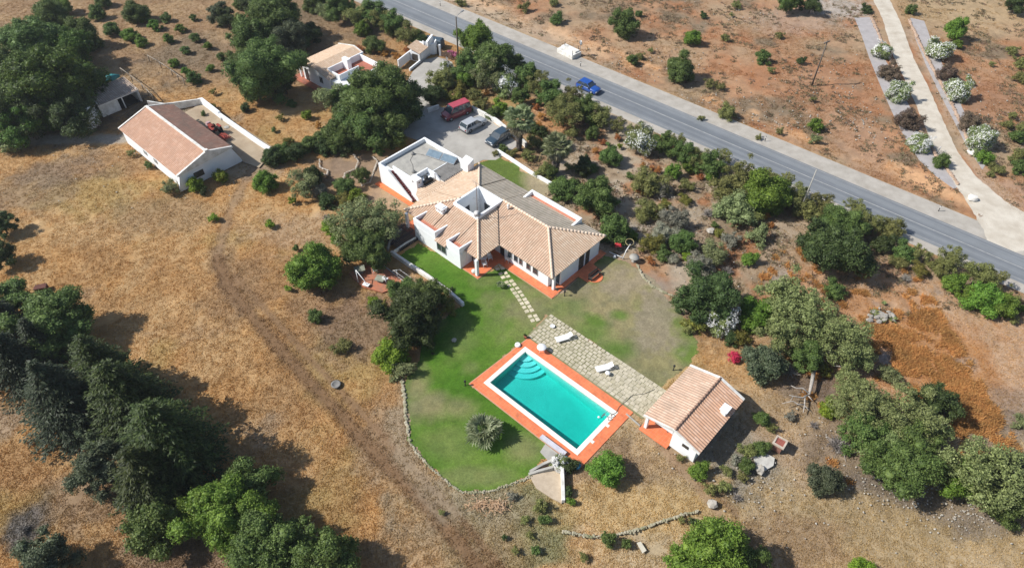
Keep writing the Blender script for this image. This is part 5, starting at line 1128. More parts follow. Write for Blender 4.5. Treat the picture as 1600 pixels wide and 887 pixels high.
utility_pole((716, 92), 7.3, 'street lamp on a wooden pole beside the driveway gate', 'lamp', 0.15)
utility_pole((1269, 132), 7.4, 'wooden utility pole standing on the red slope left of the drive', 'cross', 0.14)
utility_pole((1249, 332), 6.8, 'pale leaning pole between roadside bushes below the road', 'plain', 0.10)
# white cabinet block with rails and round mirror
p = P(893, 88); a = P(870, 82); b_ = P(894, 94); ang = atan2((b_ - a).y, (b_ - a).x)
cb = empty('concrete_chamber', (a.x, a.y, 0), ang, 'white concrete chamber with metal posts on the far roadside', 'chamber')
mb = MB(); Lc = (b_ - a).length; mb.box(0, Lc, 0, 2.2, 0, 0.75); mb.box(0.05, Lc - 0.3, 1.0, 2.1, 0.75, 0.95); mb.build('body', white_old, cb, bevel=0.04)
for x, y in ((0.5, 1.4), (Lc - 0.6, 2.1), (Lc - 0.08, 0.1)): mb = MB(); mb.tube([(x, y, 0.7), (x, y, 1.6)], 0.05, n=6); mb.build('post', black, cb)
p = P(906, 86); rs = empty('road_sign', (p.x, p.y, 0), ang, 'round road sign on a thin post behind the white chamber', 'road sign'); mb = MB(); mb.tube([(0, 0, 0), (0, 0, 2.4)], .04, n=6); mb.build('post', metal, rs); mb = MB(); mb.lathe([(.02, -.02), (.42, -.02), (.42, .02), (.02, .02)], 18, Matrix.Translation((0, 0, 2.2)) @ Matrix.Rotation(ang + .6, 4, 'Z') @ Matrix.Rotation(pi / 2, 4, 'X')); mb.build('sign_plate', metal, rs)
def marker(px, py, label, h=0.9):
    p = P(px, py); t = empty('marker_post', (p.x, p.y, 0), ang, label, 'marker post', 'thin dark marker posts along the road'); mb = MB(); mb.box(-.04, .04, -.04, .04, 0, h); mb.build('post', black, t); mb = MB(); mb.box(-.05, .05, -.05, .05, h * .7, h * .85); mb.build('reflector', plastic, t)
for q, lab in (((907, 104), 'dark marker post on the far shoulder beside the white chamber'), ((1195, 221), 'dark marker post on the far shoulder midway along the road'), ((1466, 330), 'dark marker post on the far shoulder near the drive mouth'), ((1468, 393), 'dark marker post on the near road shoulder at the right'), ((688, 10), 'dark marker post on the far shoulder at the top of the photo')): marker(*q, lab)
p = P(1464, 240); mb = MB(); mb.tube([(0, 0, 0), (.05, 0, 1.2)], .05, n=5); mb.tube([(-.2, 0, .8), (.25, .1, .8)], .03, n=4); tag(mb.build('stake', metal, loc=(p.x, p.y, 0)), 'thin metal stake beside the low stone row on the drive', 'stake')

# rail fences in the orchard and others
def rail_fence(pts, label, h=1.2):
    wp = [P(*q) for q in pts]; o0 = wp[0]; t = empty('rail_fence', o0, 0, label, 'fence'); L = []
    for a, b in zip(wp[:-1], wp[1:]):
        n_ = max(1, round((b - a).length / 2.6)); L += [a.lerp(b, k / n_) for k in range(n_)]
    L.append(wp[-1])
    for a in L: mb = MB(); q = a - o0; mb.tube([q + Vector((0, 0, -.1)), q + Vector((0.05, 0, h))], .075, n=6); mb.build('post', mat('grey_rail', (0.36, 0.31, 0.25), (0.25, 0.21, 0.17)), t)
    for a, b in zip(L[:-1], L[1:]): mb = MB(); mb.tube([a - o0 + Vector((0, 0, h - .1)), b - o0 + Vector((0, 0, h - .05))], .065, n=6); mb.build('rail', mat('grey_rail', (0, 0, 0)), t)
rail_fence(((234, 96), (252, 106), (270, 118), (289, 133)), 'wooden rail fence between young trees in the orchard')
rail_fence(((192, 116), (207, 127), (224, 140), (241, 158)), 'wooden rail fence just behind the old shed')
rail_fence(((306, 190), (311, 208)), 'two short stakes beside the orchard wall', .9) if False else None

# ================================================================== VEHICLES
def car(name, loc, rz, Lc, Wc, prof, paintm, label, cat, van=False):
    """prof: x of bonnet front, windscreen base, roof front, roof rear, rear window base (0 = front bumper); heights belt, roof, bonnet"""
    t = empty(name, loc, rz, label, cat)
    xw, xr0, xr1, xb, zb_, zr_, zh = prof
    # lower body: cross-sections along x (x = 0 is the front; car points to +x so x -> L/2 - x)
    secs = [(0.0, .80, .32, zh * .82), (0.12, .94, .22, zh * .92), (0.45, 1.0, .20, zh), (xw, 1.0, .20, zb_), ((xw + xb) / 2, 1.0, .20, zb_ + .02), (xb, 1.0, .20, zb_ + .01), (Lc - .12, .96, .24, zb_ * .97 if van or xb > Lc - .5 else zb_ * .96), (Lc, .84, .34, zb_ * .90)]
    mb = MB(); rings = []
    for x, wf, z0, z1 in secs:
        w = Wc / 2 * wf; X = Lc / 2 - x
        rings.append([(X, -w * .94, z0), (X, w * .94, z0), (X, w, z0 + .18), (X, w, z1 - .18), (X, w * .93, z1 - .02), (X, w * .5, z1 + .02), (X, -w * .5, z1 + .02), (X, -w * .93, z1 - .02), (X, -w, z1 - .18), (X, -w, z0 + .18)])
    vs_ = [p for r in rings for p in r]; fs = []; n_ = 10
    for i in range(len(rings) - 1):
        for k in range(n_): fs.append((i * n_ + k, (i + 1) * n_ + k, (i + 1) * n_ + (k + 1) % n_, i * n_ + (k + 1) % n_))
    fs.append(tuple(range(n_))); fs.append(tuple((len(rings) - 1) * n_ + k for k in range(n_))[::-1])
    mb.add(vs_, fs, None, True)
    body = mb.build('body', paintm, t)
    X = lambda x: Lc / 2 - x
    wb, wr = Wc / 2 * .95, Wc / 2 * .80
    mb = MB(); base = [(X(xw), -wb, zb_ - .03), (X(xw), wb, zb_ - .03), (X(xb), wb, zb_ - .03), (X(xb), -wb, zb_ - .03)]; top = [(X(xr0), -wr, zr_), (X(xr0), wr, zr_), (X(xr1), wr, zr_), (X(xr1), -wr, zr_)]
    mb.add(base + top, [(0, 1, 2, 3), (7, 6, 5, 4), (0, 4, 5, 1), (1, 5, 6, 2), (2, 6, 7, 3), (3, 7, 4, 0)])
    mb.build('window_glass', mat('car_glass', (0.05, 0.07, 0.085), (0.04, 0.055, 0.07), 0.06, spec=1.0), t)
    mb = MB(); mb.prism([(X(xr0 - .06), -wr * 1.02), (X(xr0 - .06), wr * 1.02), (X(xr1 + .05), wr * 1.02), (X(xr1 + .05), -wr * 1.02)], zr_ - .03, zr_ + .045); mb.build('roof', paintm, t, bevel=.03)
    mb = MB(); 
    for s in (-1, 1):
        for xa, xc in ((xw, xr0), (xb, xr1)): mb.tube([(X(xa), s * wb, zb_ - .03), (X(xc), s * wr, zr_)], .045, n=5)
        for f in ((.38, .62) if not van else (.3, .52, .74)):
            xm = xr0 + (xr1 - xr0) * f; mb.tube([(X(xm), s * (wb + .005), zb_ - .03), (X(xm), s * (wr + .005), zr_)], .04, n=5)
        mb.tube([(X(xw), s * (wb + .0), zb_), (X(xb), s * wb, zb_)], .03, n=4)
    mb.build('pillar', paintm, t)
    for x in (.82, Lc - .85):
        for s in (-1, 1):
            wh = MB(); wh.tube([(X(x), s * (Wc / 2 - .18), .31), (X(x), s * (Wc / 2 + .01), .31)], .315, n=14); w_ = wh.build('wheel', rubber, t); wh = MB(); wh.tube([(X(x), s * (Wc / 2 + .0), .31), (X(x), s * (Wc / 2 + .025), .31)], .19, n=10); wh.build('rim', metal, w_)
    for s in (-1, 1):
        mb = MB(); mb.box(X(.10), X(.0) + .015, s * Wc * .33 - .16, s * Wc * .33 + .16, zh * .62, zh * .80); mb.build('headlight', mat('headlight', (0.75, 0.77, 0.8), (0.6, 0.62, 0.65), .1, spec=.8), t)
        mb = MB(); mb.box(X(Lc) - .015, X(Lc - .1), s * Wc * .38 - .09, s * Wc * .38 + .09, zb_ * .62, zb_ * .84); mb.build('taillight', mat('taillight', (0.4, 0.02, 0.02), (0.3, 0.01, 0.01), .2), t)
        mb = MB(); mb.box(X(xw + .28), X(xw + .12), s * (Wc / 2 + .01), s * (Wc / 2 + .15), zb_ - .02, zb_ + .1) if s > 0 else mb.box(X(xw + .28), X(xw + .12), -(Wc / 2 + .15), -(Wc / 2 + .01), zb_ - .02, zb_ + .1); mb.build('wing_mirror', black, t)
    mb = MB(); mb.box(X(0) - .06, X(0) + .05, -Wc * .43, Wc * .43, .26, .44); mb.box(X(Lc) - .05, X(Lc) + .06, -Wc * .43, Wc * .43, .28, .46); mb.build('bumper', mat('bumper_grey', (0.12, 0.12, 0.125), (0.08, 0.08, 0.085)), t, bevel=.02)
    return t
def carpaint(name, c): return mat(name, c, tuple(x * .9 for x in c), .28, 1.0, spec=.6, coat=.8)
red = carpaint('van_red_paint', (0.27, 0.022, 0.035)); silver = carpaint('silver_paint', (0.50, 0.52, 0.54)); dkb = carpaint('dark_blue_paint', (0.035, 0.06, 0.085)); blu = carpaint('bright_blue_paint', (0.010, 0.085, 0.40))
a, b = P(696, 192), P(731, 178); c_ = (a + b) / 2 + Vector((-0.1, 0.75, 0))
van = car('red_van', (c_.x, c_.y, 0.01), atan2((a - b).y, (a - b).x), 4.6, 1.85, (0.75, 1.45, 4.35, 4.5, 1.12, 1.95, .95), red, 'old dark red van parked at the top end of the gravel yard', 'van', True)
mb = MB(); mb.box(-2.1, 0.85, -.70, .70, 1.99, 2.03, taper=.03); mb.build('roof_panel', mat('pinkish_roof', (0.50, 0.09, 0.12), (0.42, 0.07, 0.10), .35), van)
p = P(738, 198.5); sc = car('silver_estate', (p.x + .15, p.y - .05, 0.01), radians(45), 4.3, 1.7, (1.25, 1.95, 3.85, 4.2, .90, 1.42, .82), silver, 'silver estate car parked between the red van and the dark car', 'car')
p = P(778, 220); dc = car('dark_hatchback', (p.x + .1, p.y, 0.01), radians(227), 4.1, 1.72, (1.05, 1.85, 3.5, 3.95, .92, 1.46, .85), dkb, 'dark blue hatchback parked by the palm at the yard wall', 'car')
p = P(919, 141); bc = car('blue_car', (p.x, p.y, 0.034), atan2(rd.y, rd.x), 4.0, 1.68, (1.15, 1.8, 3.4, 3.85, .88, 1.42, .82), blu, 'bright blue hatchback driving on the road', 'car')

# ---- tractor with mower in the barn yard
p = P(337, 208); tr_ = empty('tractor', (p.x, p.y, 0), radians(-42 + 180), 'small faded red tractor parked in the barn yard', 'tractor')
mb = MB(); mb.box(0.2, 1.5, -.32, .32, .6, 1.15, taper=.05); mb.box(-.5, .3, -.25, .25, .5, .9); mb.build('bonnet', redmetal, tr_, bevel=.04)
mb = MB(); mb.box(1.1, 1.75, -.36, .36, .75, 1.28, taper=.08); mb.build('nose', mat('faded_pink', (0.55, 0.38, 0.38), (0.45, 0.28, 0.28)), tr_, bevel=.04)
for x, r, w in ((-.5, .62, .34), (1.2, .38, .22)):
    for s in (-1, 1): wh = MB(); wh.tube([(x, s * (.62 - w / 2), r), (x, s * (.62 + w / 2), r)], r, n=16); w_ = wh.build('wheel', rubber, tr_); wh = MB(); wh.tube([(x, s * (.62 + w / 2), r), (x, s * (.64 + w / 2), r)], r * .55, n=10); wh.build('rim', redmetal, w_)
for s in (-1, 1): mb = MB(); mb.box(-1.0, .0, s * .62 - .2, s * .62 + .2, 1.25, 1.31); mb.build('mudguard', redmetal, tr_)
mb = MB(); mb.box(-.75, -.35, -.22, .22, .95, 1.05); mb.box(-.8, -.72, -.22, .22, 1.0, 1.4); mb.build('seat', black, tr_); mb = MB(); mb.tube([(.3, 0, 1.1), (.05, 0, 1.45)], .025, n=5); mb.tube([(.05 + .0, .18 * cos(t), 1.45 + .18 * sin(t) * .5) for t in np.linspace(0, 2 * pi, 10)], .02, n=4); mb.build('steering_wheel', black, tr_)
p = P(350, 218); im = empty('mower_implement', (p.x, p.y, 0), radians(-42), 'red toothed implement behind the tractor in the barn yard', 'farm implement')
mb = MB(); mb.box(-.7, .7, -.5, .5, .5, .58); mb.tube([(-.7, -.7, .4), (.9, -.7, .5), (.9, .7, .5), (-.7, .7, .4)], .06, n=5); mb.tube([(-.8, 0, .5), (0, 0, 1.1), (.8, 0, .5)], .06, n=5); mb.build('frame', redmetal, im)
mb = MB()
for k in range(7): mb.tube([(-.8 + k * .28, -.75, .45), (-.7 + k * .28, -1.0, .0)], .03, n=4); mb.tube([(-.8 + k * .28, .75, .45), (-.7 + k * .28, 1.0, .0)], .03, n=4)
mb.build('tine', redmetal, im)
for q, s, lab in (((348, 187), .3, 'small round white drum near the wall in the barn yard'),):
    p = P(*q); mb = MB(); mb.lathe([(.2, 0), (.28, .1), (.28, .35), (.15, .45)], 10); tag(mb.build('drum', mat('pale_grey_drum', (0.55, 0.56, 0.57), (0.4, 0.41, 0.42)), loc=(p.x, p.y, 0)), lab, 'drum')
for q, lab in (((354, 199), 'pale flat sack lying between the drum and the tractor'), ((361, 194), 'small pale slab lying against the long barn yard wall')):
    p = P(*q); mb = MB(); mb.rock((0, 0, .05), .4, R_, .3); tag(mb.build('sack', conc, loc=(p.x, p.y, 0)), lab, 'sack')

# ================================================================== VEGETATION
def sphere_np(n=8, m=5):
    v = [(0, 0, -1)]
    for i in range(1, m):
        e = -pi / 2 + pi * i / m
        for k in range(n): v.append((cos(e) * cos(2 * pi * k / n), cos(e) * sin(2 * pi * k / n), sin(e)))
    v.append((0, 0, 1)); f = []
    for i in range(m - 2):
        for k in range(n):
            a = 1 + i * n + k; b = 1 + i * n + (k + 1) % n; f.append((a, b, b + n, a + n))
    for k in range(n): f.append((0, 1 + (k + 1) % n, 1 + k, 0)); 
    t = len(v) - 1; o = 1 + (m - 2) * n
    for k in range(n): f.append((t, o + k, o + (k + 1) % n, t))
    return np.array(v), np.array(f)
SV, SF = sphere_np()
def quads_at(c, nrm, size, rg, aspect=0.6, along=None):
    """one leaf-like quad per row of c, facing nrm"""
    n = len(c); r = rg.normal(size=(n, 3)) if along is None else along
    a = np.cross(nrm, r); a /= np.linalg.norm(a, axis=1, keepdims=True) + 1e-9; b = np.cross(nrm, a)
    s = size[:, None]
    bend = nrm * s * 0.25
    v = np.stack([c - b * s, c + a * s * aspect - bend, c + b * s, c - a * s * aspect - bend], 1).reshape(-1, 3)
    f = np.arange(4 * n).reshape(n, 4); return v, f
def crown_mesh(name, R, nl, nleaf, leaf, seed, hr=0.85, lobe=0.42, core=0.80, zc=0.8, spread=0.62, spiky=0.0, ruff=0.12):
    rg = np.random.default_rng(seed)
    i = np.arange(nl) + 0.5; ph = np.arccos(1 - 1.75 * i / nl); th = pi * (1 + 5 ** .5) * i + rg.random() * 6
    d = np.stack([np.cos(th) * np.sin(ph), np.sin(th) * np.sin(ph), np.cos(ph)], 1) + rg.normal(size=(nl, 3)) * 0.22; aa = rg.random() * 6.28; d = d * (1 + .13 * np.cos(2 * (th - aa)) + .10 * np.cos(3 * th + aa))[:, None]
    lc = d * (R * spread * rg.uniform(0.75, 1.18, (nl, 1))); lc = np.vstack([lc, [[0, 0, 0]]])
    lr = R * lobe * rg.uniform(0.45, 1.15, len(lc)); lr[-1] = R * (0.55 if core > .5 else 0.30)
    ncl = nleaf // 7
    li = rg.choice(len(lc), ncl * 2, p=lr ** 2 / (lr ** 2).sum()); dd = rg.normal(size=(ncl * 2, 3)); dd[:, 2] += 0.35; dd /= np.linalg.norm(dd, axis=1, keepdims=True)
    pc = lc[li] + dd * lr[li][:, None] * rg.uniform(0.88, 1.08 + spiky, (ncl * 2, 1))
    dist = np.linalg.norm(pc[:, None, :] - lc[None], axis=2) / lr[None]; keep = (dist < 0.80).sum(1) == 0
    pc, dd = pc[keep][:ncl], dd[keep][:ncl]; k = 7
    c = np.repeat(pc, k, 0) + rg.normal(size=(len(pc) * k, 3)) * leaf * 0.95
    nn = np.repeat(dd, k, 0) * 0.75 + rg.normal(size=(len(c), 3)) * 0.55; nn[:, 2] += 0.25; nn /= np.linalg.norm(nn, axis=1, keepdims=True)
    v, f = quads_at(c, nn, leaf * rg.uniform(0.55, 1.15, len(c)), rg)
    vs_, fs = [v], [f]; off = len(v)
    for q, r in zip(lc, lr):
        vv = SV * (r * core) * (1 + rg.normal(size=(len(SV), 1)) * ruff) + q; vs_.append(vv); fs.append(SF + off); off += len(vv)
    v = np.vstack(vs_); v[:, 2] *= hr; v[:, 2] += R * zc; v[:, 2] = np.maximum(v[:, 2], 0.0 if zc < 1.0 else 0.1)
    return mesh_np(name, v, np.vstack(fs))
def twig_mesh(name, R, n, seed, leaves=0, up=0.6):
    rg = np.random.default_rng(seed); az = rg.random(n) * 2 * pi; el = rg.uniform(0.15, 1.3, n)
    d = np.stack([np.cos(az) * np.cos(el), np.sin(az) * np.cos(el), np.sin(el) * up * 1.3], 1); L = R * rg.uniform(0.55, 1.05, n)
    st = d * (L * rg.uniform(0.0, 0.6, n))[:, None] + rg.normal(size=(n, 3)) * R * .08; en = st + (d + rg.normal(size=(n, 3)) * 0.35) * (L * 0.5)[:, None]
    w = np.cross(d, rg.normal(size=(n, 3))); w /= np.linalg.norm(w, axis=1, keepdims=True); w *= 0.014 + 0.012 * R
    v = np.stack([st - w, st + w, en + w * .4, en - w * .4], 1).reshape(-1, 3); v[:, 2] = np.abs(v[:, 2]); return mesh_np(name, v, np.arange(4 * n).reshape(n, 4))
leaf_dark = leafmat('leaf_dark', (0.030, 0.050, 0.014), (0.064, 0.098, 0.028), (0.122, 0.170, 0.052))
LM = dict(
    dark=leaf_dark,
    green=leafmat('leaf_green', (0.054, 0.092, 0.022), (0.11, 0.172, 0.04), (0.204, 0.276, 0.075)),
    bright=leafmat('leaf_bright', (0.071, 0.143, 0.017), (0.143, 0.25, 0.031), (0.258, 0.384, 0.063)),
    lime=leafmat('leaf_lime', (0.101, 0.162, 0.016), (0.203, 0.29, 0.024), (0.338, 0.419, 0.047)),
    yellow=leafmat('leaf_yellowish', (0.108, 0.115, 0.024), (0.203, 0.203, 0.041), (0.351, 0.317, 0.061)),
    olive=leafmat('leaf_olive', (0.125, 0.152, 0.063), (0.222, 0.26, 0.106), (0.374, 0.411, 0.18), rough=.5),
    pale=leafmat('leaf_pale', (0.132, 0.172, 0.057), (0.238, 0.294, 0.103), (0.408, 0.47, 0.184), rough=.5),
    blue=leafmat('leaf_bluegreen', (0.054, 0.079, 0.038), (0.106, 0.134, 0.07), (0.186, 0.21, 0.119)),
    scrub=leafmat('leaf_scrub', (0.116, 0.125, 0.04), (0.204, 0.214, 0.064), (0.329, 0.33, 0.106)),
    pine=leafmat('leaf_pine', (0.036, 0.08, 0.013), (0.076, 0.152, 0.02), (0.143, 0.241, 0.032)),
    brown=leafmat('leaf_spent', (0.085, 0.07, 0.042), (0.155, 0.112, 0.075), (0.26, 0.18, 0.14)),
    silver=leafmat('leaf_silver', (0.17, 0.17, 0.115), (0.28, 0.275, 0.20), (0.40, 0.39, 0.30)),
    orange=leafmat('leaf_orange_dry', (0.29, 0.11, 0.028), (0.44, 0.185, 0.045), (0.56, 0.28, 0.09)),
    spruce=leafmat('needle_spruce', (0.020, 0.032, 0.016), (0.044, 0.062, 0.030), (0.090, 0.112, 0.058)),
    cedar=leafmat('needle_cedar', (0.022, 0.038, 0.010), (0.050, 0.076, 0.018), (0.105, 0.140, 0.034)),
    palm=leafmat('palm_leaf', (0.190, 0.230, 0.100), (0.330, 0.380, 0.190), (0.560, 0.600, 0.360), .35),
    petal=leafmat('petal_white', (0.66, 0.66, 0.62), (0.80, 0.80, 0.77), (0.86, 0.86, 0.84), .2),
    red=leafmat('petal_red', (0.50, 0.02, 0.03), (0.72, 0.04, 0.05), (0.80, 0.10, 0.10), .2),
    pink=leafmat('petal_pink', (0.45, 0.10, 0.20), (0.62, 0.20, 0.32), (0.70, 0.32, 0.42), .2),
    twig=leafmat('grey_twig', (0.20, 0.175, 0.155), (0.31, 0.28, 0.25), (0.44, 0.41, 0.37), 0.05))
CR = {}
def crown_get(style, cls, var):
    key = (style, cls, var)
    if key in CR: return CR[key]
    R, nl, nleaf, leaf = {'XL': (4.6, 46, 27000, 0.150), 'L': (3.0, 32, 15500, 0.130), 'M': (1.8, 21, 7500, 0.105), 'S': (1.0, 13, 3000, 0.080), 'XS': (0.5, 7, 1000, 0.058)}[cls]
    sd_ = hash((style, cls)) if False else (sum(map(ord, style + cls)) * 31 + var * 7)
    if style == 'round': me = crown_mesh('foliage', R, int(nl * 1.3), int(nleaf * 1.2), leaf * .92, sd_, 0.84, 0.36, zc=0.66, spread=.68, spiky=.10)
    elif style == 'tree': me = crown_mesh('crown', R, int(nl * 1.5), int(nleaf * 1.25), leaf * 0.92, sd_, 0.84, 0.30, zc=1.02, spread=0.76, spiky=.14)
    elif style == 'loose': me = crown_mesh('crown', R, int(nl * 1.2), int(nleaf * .95), leaf * 0.85, sd_, 0.78, 0.27, core=0.40, zc=1.0, spread=0.82, spiky=.28)
    elif style == 'scrub': me = crown_mesh('foliage', R, int(nl * 1.2), int(nleaf * .9), leaf * 0.9, sd_, 0.78, 0.33, core=0.70, zc=0.58, spread=0.74, spiky=.22)
    elif style == 'tall': me = crown_mesh('foliage', R, nl, nleaf, leaf, sd_, 1.25, 0.38, zc=1.0, spread=0.66)
    elif style == 'twigs': me = twig_mesh('twigs', R, {'XL': 1500, 'L': 1100, 'M': 800, 'S': 420, 'XS': 160}[cls], sd_)
    me.materials.append(leaf_dark); CR[key] = me; return me
CLS = (('XL', 4.6), ('L', 3.0), ('M', 1.8), ('S', 1.0), ('XS', 0.5))
def inst(name, me, m, parent=None):
    o = bpy.data.objects.new(name, me); C.objects.link(o); o.material_slots[0].link = 'OBJECT'; o.material_slots[0].material = m
    if parent: o.parent = parent
    return o
def trunk_mesh(R, seed):
    r = random.Random(seed); mb = MB(); mb.tube([(0, 0, -.1), (0.05 * R, 0, .35 * R), (0, 0.04 * R, .8 * R)], [.085 * R, .07 * R, .055 * R], n=8)
    for k in range(6):
        a = k * 1.05 + r.random(); e = r.uniform(.5, .9); s = Vector((0, 0, r.uniform(.35, .7) * R)); d = Vector((cos(a) * cos(e), sin(a) * cos(e), sin(e))) * R * r.uniform(.55, .8)
        mb.tube([s, s + d * .5 + Vector((0, 0, .04 * R)), s + d], [.045 * R, .03 * R, .012 * R], n=5)
    o = mb.build('trunk', bark); me = o.data; bpy.data.objects.remove(o); return me
TM = {k: trunk_mesh(r, i) for i, (k, r) in enumerate(CLS)}
# kind: style, material, is tree, thing name, category, words
K = dict(
    tree=('tree', 'green', 1, 'broadleaf_tree', 'tree', 'green leafy tree'), darktree=('tree', 'dark', 1, 'evergreen_tree', 'tree', 'dense dark green tree'),
    brighttree=('tree', 'bright', 1, 'broadleaf_tree', 'tree', 'bright green tree'), olivetree=('loose', 'olive', 1, 'olive_tree', 'tree', 'grey green olive tree'),
    paletree=('loose', 'pale', 1, 'carob_tree', 'tree', 'pale airy tree'), pine=('tree', 'pine', 1, 'pine_tree', 'tree', 'vivid green pine'),
    bluetree=('tree', 'blue', 1, 'broadleaf_tree', 'tree', 'blue green leafy tree'), scrubtree=('loose', 'scrub', 1, 'wattle_tree', 'tree', 'thin olive tree'),
    bush=('round', 'green', 0, 'shrub', 'shrub', 'round green shrub'), dark=('round', 'dark', 0, 'evergreen_shrub', 'shrub', 'dark green shrub'), bright=('round', 'bright', 0, 'shrub', 'shrub', 'bright green shrub'),
    lime=('round', 'lime', 0, 'citrus_bush', 'shrub', 'lime green citrus bush'), yellow=('scrub', 'yellow', 0, 'yellow_shrub', 'shrub', 'yellowish shrub'), olive=('scrub', 'olive', 0, 'olive_bush', 'shrub', 'grey green bush'),
    blue=('round', 'blue', 0, 'shrub', 'shrub', 'blue green shrub'), scrub=('scrub', 'scrub', 0, 'scrub_bush', 'shrub', 'scrub bush'), silver=('scrub', 'silver', 0, 'silver_bush', 'shrub', 'silvery grey bush'),
    pale=('scrub', 'pale', 0, 'shrub', 'shrub', 'pale green bush'), brown=('scrub', 'brown', 0, 'oleander', 'oleander', 'brownish faded oleander'), white=('round', 'pale', 0, 'oleander', 'oleander', 'white flowering oleander'),
    orange=('scrub', 'orange', 0, 'dry_shrub', 'shrub', 'rusty dry shrub'), twig=('twigs', 'twig', 0, 'dry_brush', 'shrub', 'leafless brushwood'), tall=('tall', 'bright', 0, 'young_tree', 'tree', 'upright young green tree'),
    sapling=('round', 'bright', 0, 'fruit_sapling', 'sapling', 'small green orchard tree'), saplingd=('round', 'green', 0, 'fruit_sapling', 'sapling', 'small dark orchard tree'),
    red=('scrub', 'red', 0, 'bougainvillea', 'bougainvillea', 'bright red flowering bougainvillea'), pink=('scrub', 'pink', 0, 'bougainvillea', 'bougainvillea', 'pink flowering bougainvillea'))
ORD = 'first second third fourth fifth sixth seventh eighth ninth tenth eleventh twelfth thirteenth fourteenth fifteenth sixteenth seventeenth eighteenth nineteenth twentieth'.split()
PL = []
def zone(phrase, items, group=None):
    by = {}
    for it in items: by.setdefault(it[3], []).append(it)
    for kd, L in by.items():
        L.sort(key=lambda q: q[0])
        for i, it in enumerate(L):
            lab = it[4] if len(it) > 4 and it[4] else (K[kd][5] + ' ' + phrase if len(L) == 1 else f'{ORD[i]} {K[kd][5]} from left {phrase}')
            g = None if len(L) == 1 else (K[kd][3].replace('_', ' ') + ' plants ' + phrase)
            PL.append((it[0], it[1], it[2], kd, lab, g))
petals = {}
def petal_mesh(cls):
    if cls in petals: return petals[cls]
    src = crown_get('round', cls, 0); R = dict(CLS)[cls]; rg = np.random.default_rng(5); n = int(900 * R ** 1.1)
    co = np.zeros(len(src.vertices) * 3, np.float32); src.vertices.foreach_get('co', co); co = co.reshape(-1, 3)
    lim = len(co) * 0.9; idx = rg.choice(int(lim), n); c = co[idx]; ctr = np.array([0, 0, R * .66]); d = c - ctr; d /= np.linalg.norm(d, axis=1, keepdims=True); c = c + d * .05
    k = 3; c = np.repeat(c, k, 0) + rg.normal(size=(n * k, 3)) * .05; nn = np.repeat(d, k, 0) + rg.normal(size=(n * k, 3)) * .4; nn /= np.linalg.norm(nn, axis=1, keepdims=True)
    v, f = quads_at(c, nn, rg.uniform(.035, .075, len(c)), rg, .9); v[:, 2] = np.maximum(v[:, 2], .02); me = mesh_np('flowers', v, f); me.materials.append(LM['petal']); petals[cls] = me; return me
def plant(px, py, rp, kd, lab, grp, i):
    style, mk, istree, nm, cat, _ = K[kd]; r = random.Random(int(px * 7 + py * 13))
    rm = rp * mpp(*P(px, py)[:2]) ; zc = rm * (1.0 if istree else (.9 if style == 'tall' else .5)); base = P(px, py, zc); rm = rp * mpp(base.x, base.y, zc)
    cls, R = min(CLS, key=lambda q: abs(math.log(rm / q[1]))); s = rm / R
    me = crown_get(style, cls, r.randrange(3 if cls in ('M', 'S') else 2)); rz = r.random() * 6.28; sc_ = (s * r.uniform(.94, 1.06), s * r.uniform(.94, 1.06), s * r.uniform(.9, 1.08))
    if istree or kd == 'white':
        t = empty(nm, (base.x, base.y, -.04), rz, lab, cat, grp); t.scale = sc_
        inst('crown' if istree else 'foliage', me, LM[mk], t)
        if istree: k = bpy.data.objects.new('trunk', TM[cls]); C.objects.link(k); k.parent = t
        if kd == 'white': inst('flowers', petal_mesh(cls), LM['petal'], t)
    else:
        o = inst(nm, me, LM[mk]); o.location = (base.x, base.y, -.05); o.rotation_euler = (0, 0, rz); o.scale = sc_; tag(o, lab, cat, grp)

zone('in the big clump by the old shed', [(75, 120, 60, 'pine'), (22, 170, 42, 'darktree'), (110, 172, 34, 'darktree'), (50, 62, 42, 'tree'), (105, 75, 32, 'pine'), (130, 62, 26, 'bush'), (80, 25, 24, 'bush'), (98, 13, 15, 'bright'), (155, 150, 22, 'dark'), (132, 188, 24, 'white', 'white flowered oleander in deep shade beside the old shed'), (15, 222, 22, 'olive'), (40, 185, 34, 'pine'), (12, 110, 34, 'tree'), (135, 130, 22, 'tree')])
zone('in the orchard above the barn', [(152, 22, 13, 'saplingd'), (173, 47, 13, 'saplingd'), (214, 22, 20, 'saplingd'), (224, 29, 9, 'sapling'), (242, 41, 10, 'sapling'), (259, 28, 9, 'saplingd'), (203, 56, 12, 'sapling'), (221, 66, 10, 'sapling'), (282, 45, 8, 'sapling'), (263, 61, 9, 'sapling'), (302, 28, 6, 'saplingd'), (305, 59, 9, 'saplingd'), (324, 72, 7, 'sapling'), (290, 79, 8, 'saplingd'), (345, 89, 7, 'saplingd'), (272, 99, 8, 'sapling'), (290, 111, 7, 'sapling'), (303, 123, 12, 'saplingd'), (328, 107, 7, 'sapling'), (162, 3, 12, 'saplingd')])
zone('at the top edge left of the road', [(342, 20, 16, 'bluetree'), (354, 28, 15, 'darktree'), (389, 5, 14, 'darktree'), (375, 6, 12, 'bush'), (491, 3, 20, 'bush'), (509, 20, 13, 'olive'), (532, 10, 20, 'tree'), (557, 22, 20, 'scrubtree'), (580, 20, 20, 'tree'), (598, 32, 18, 'scrubtree'), (616, 38, 18, 'tree'), (638, 55, 17, 'scrubtree'), (652, 60, 13, 'tree'), (565, 47, 12, 'bright'), (586, 72, 16, 'bush'), (612, 50, 10, 'scrub'), (562, 76, 7, 'orange'), (600, 82, 7, 'orange'), (620, 88, 7, 'orange'), (635, 78, 6, 'orange')])
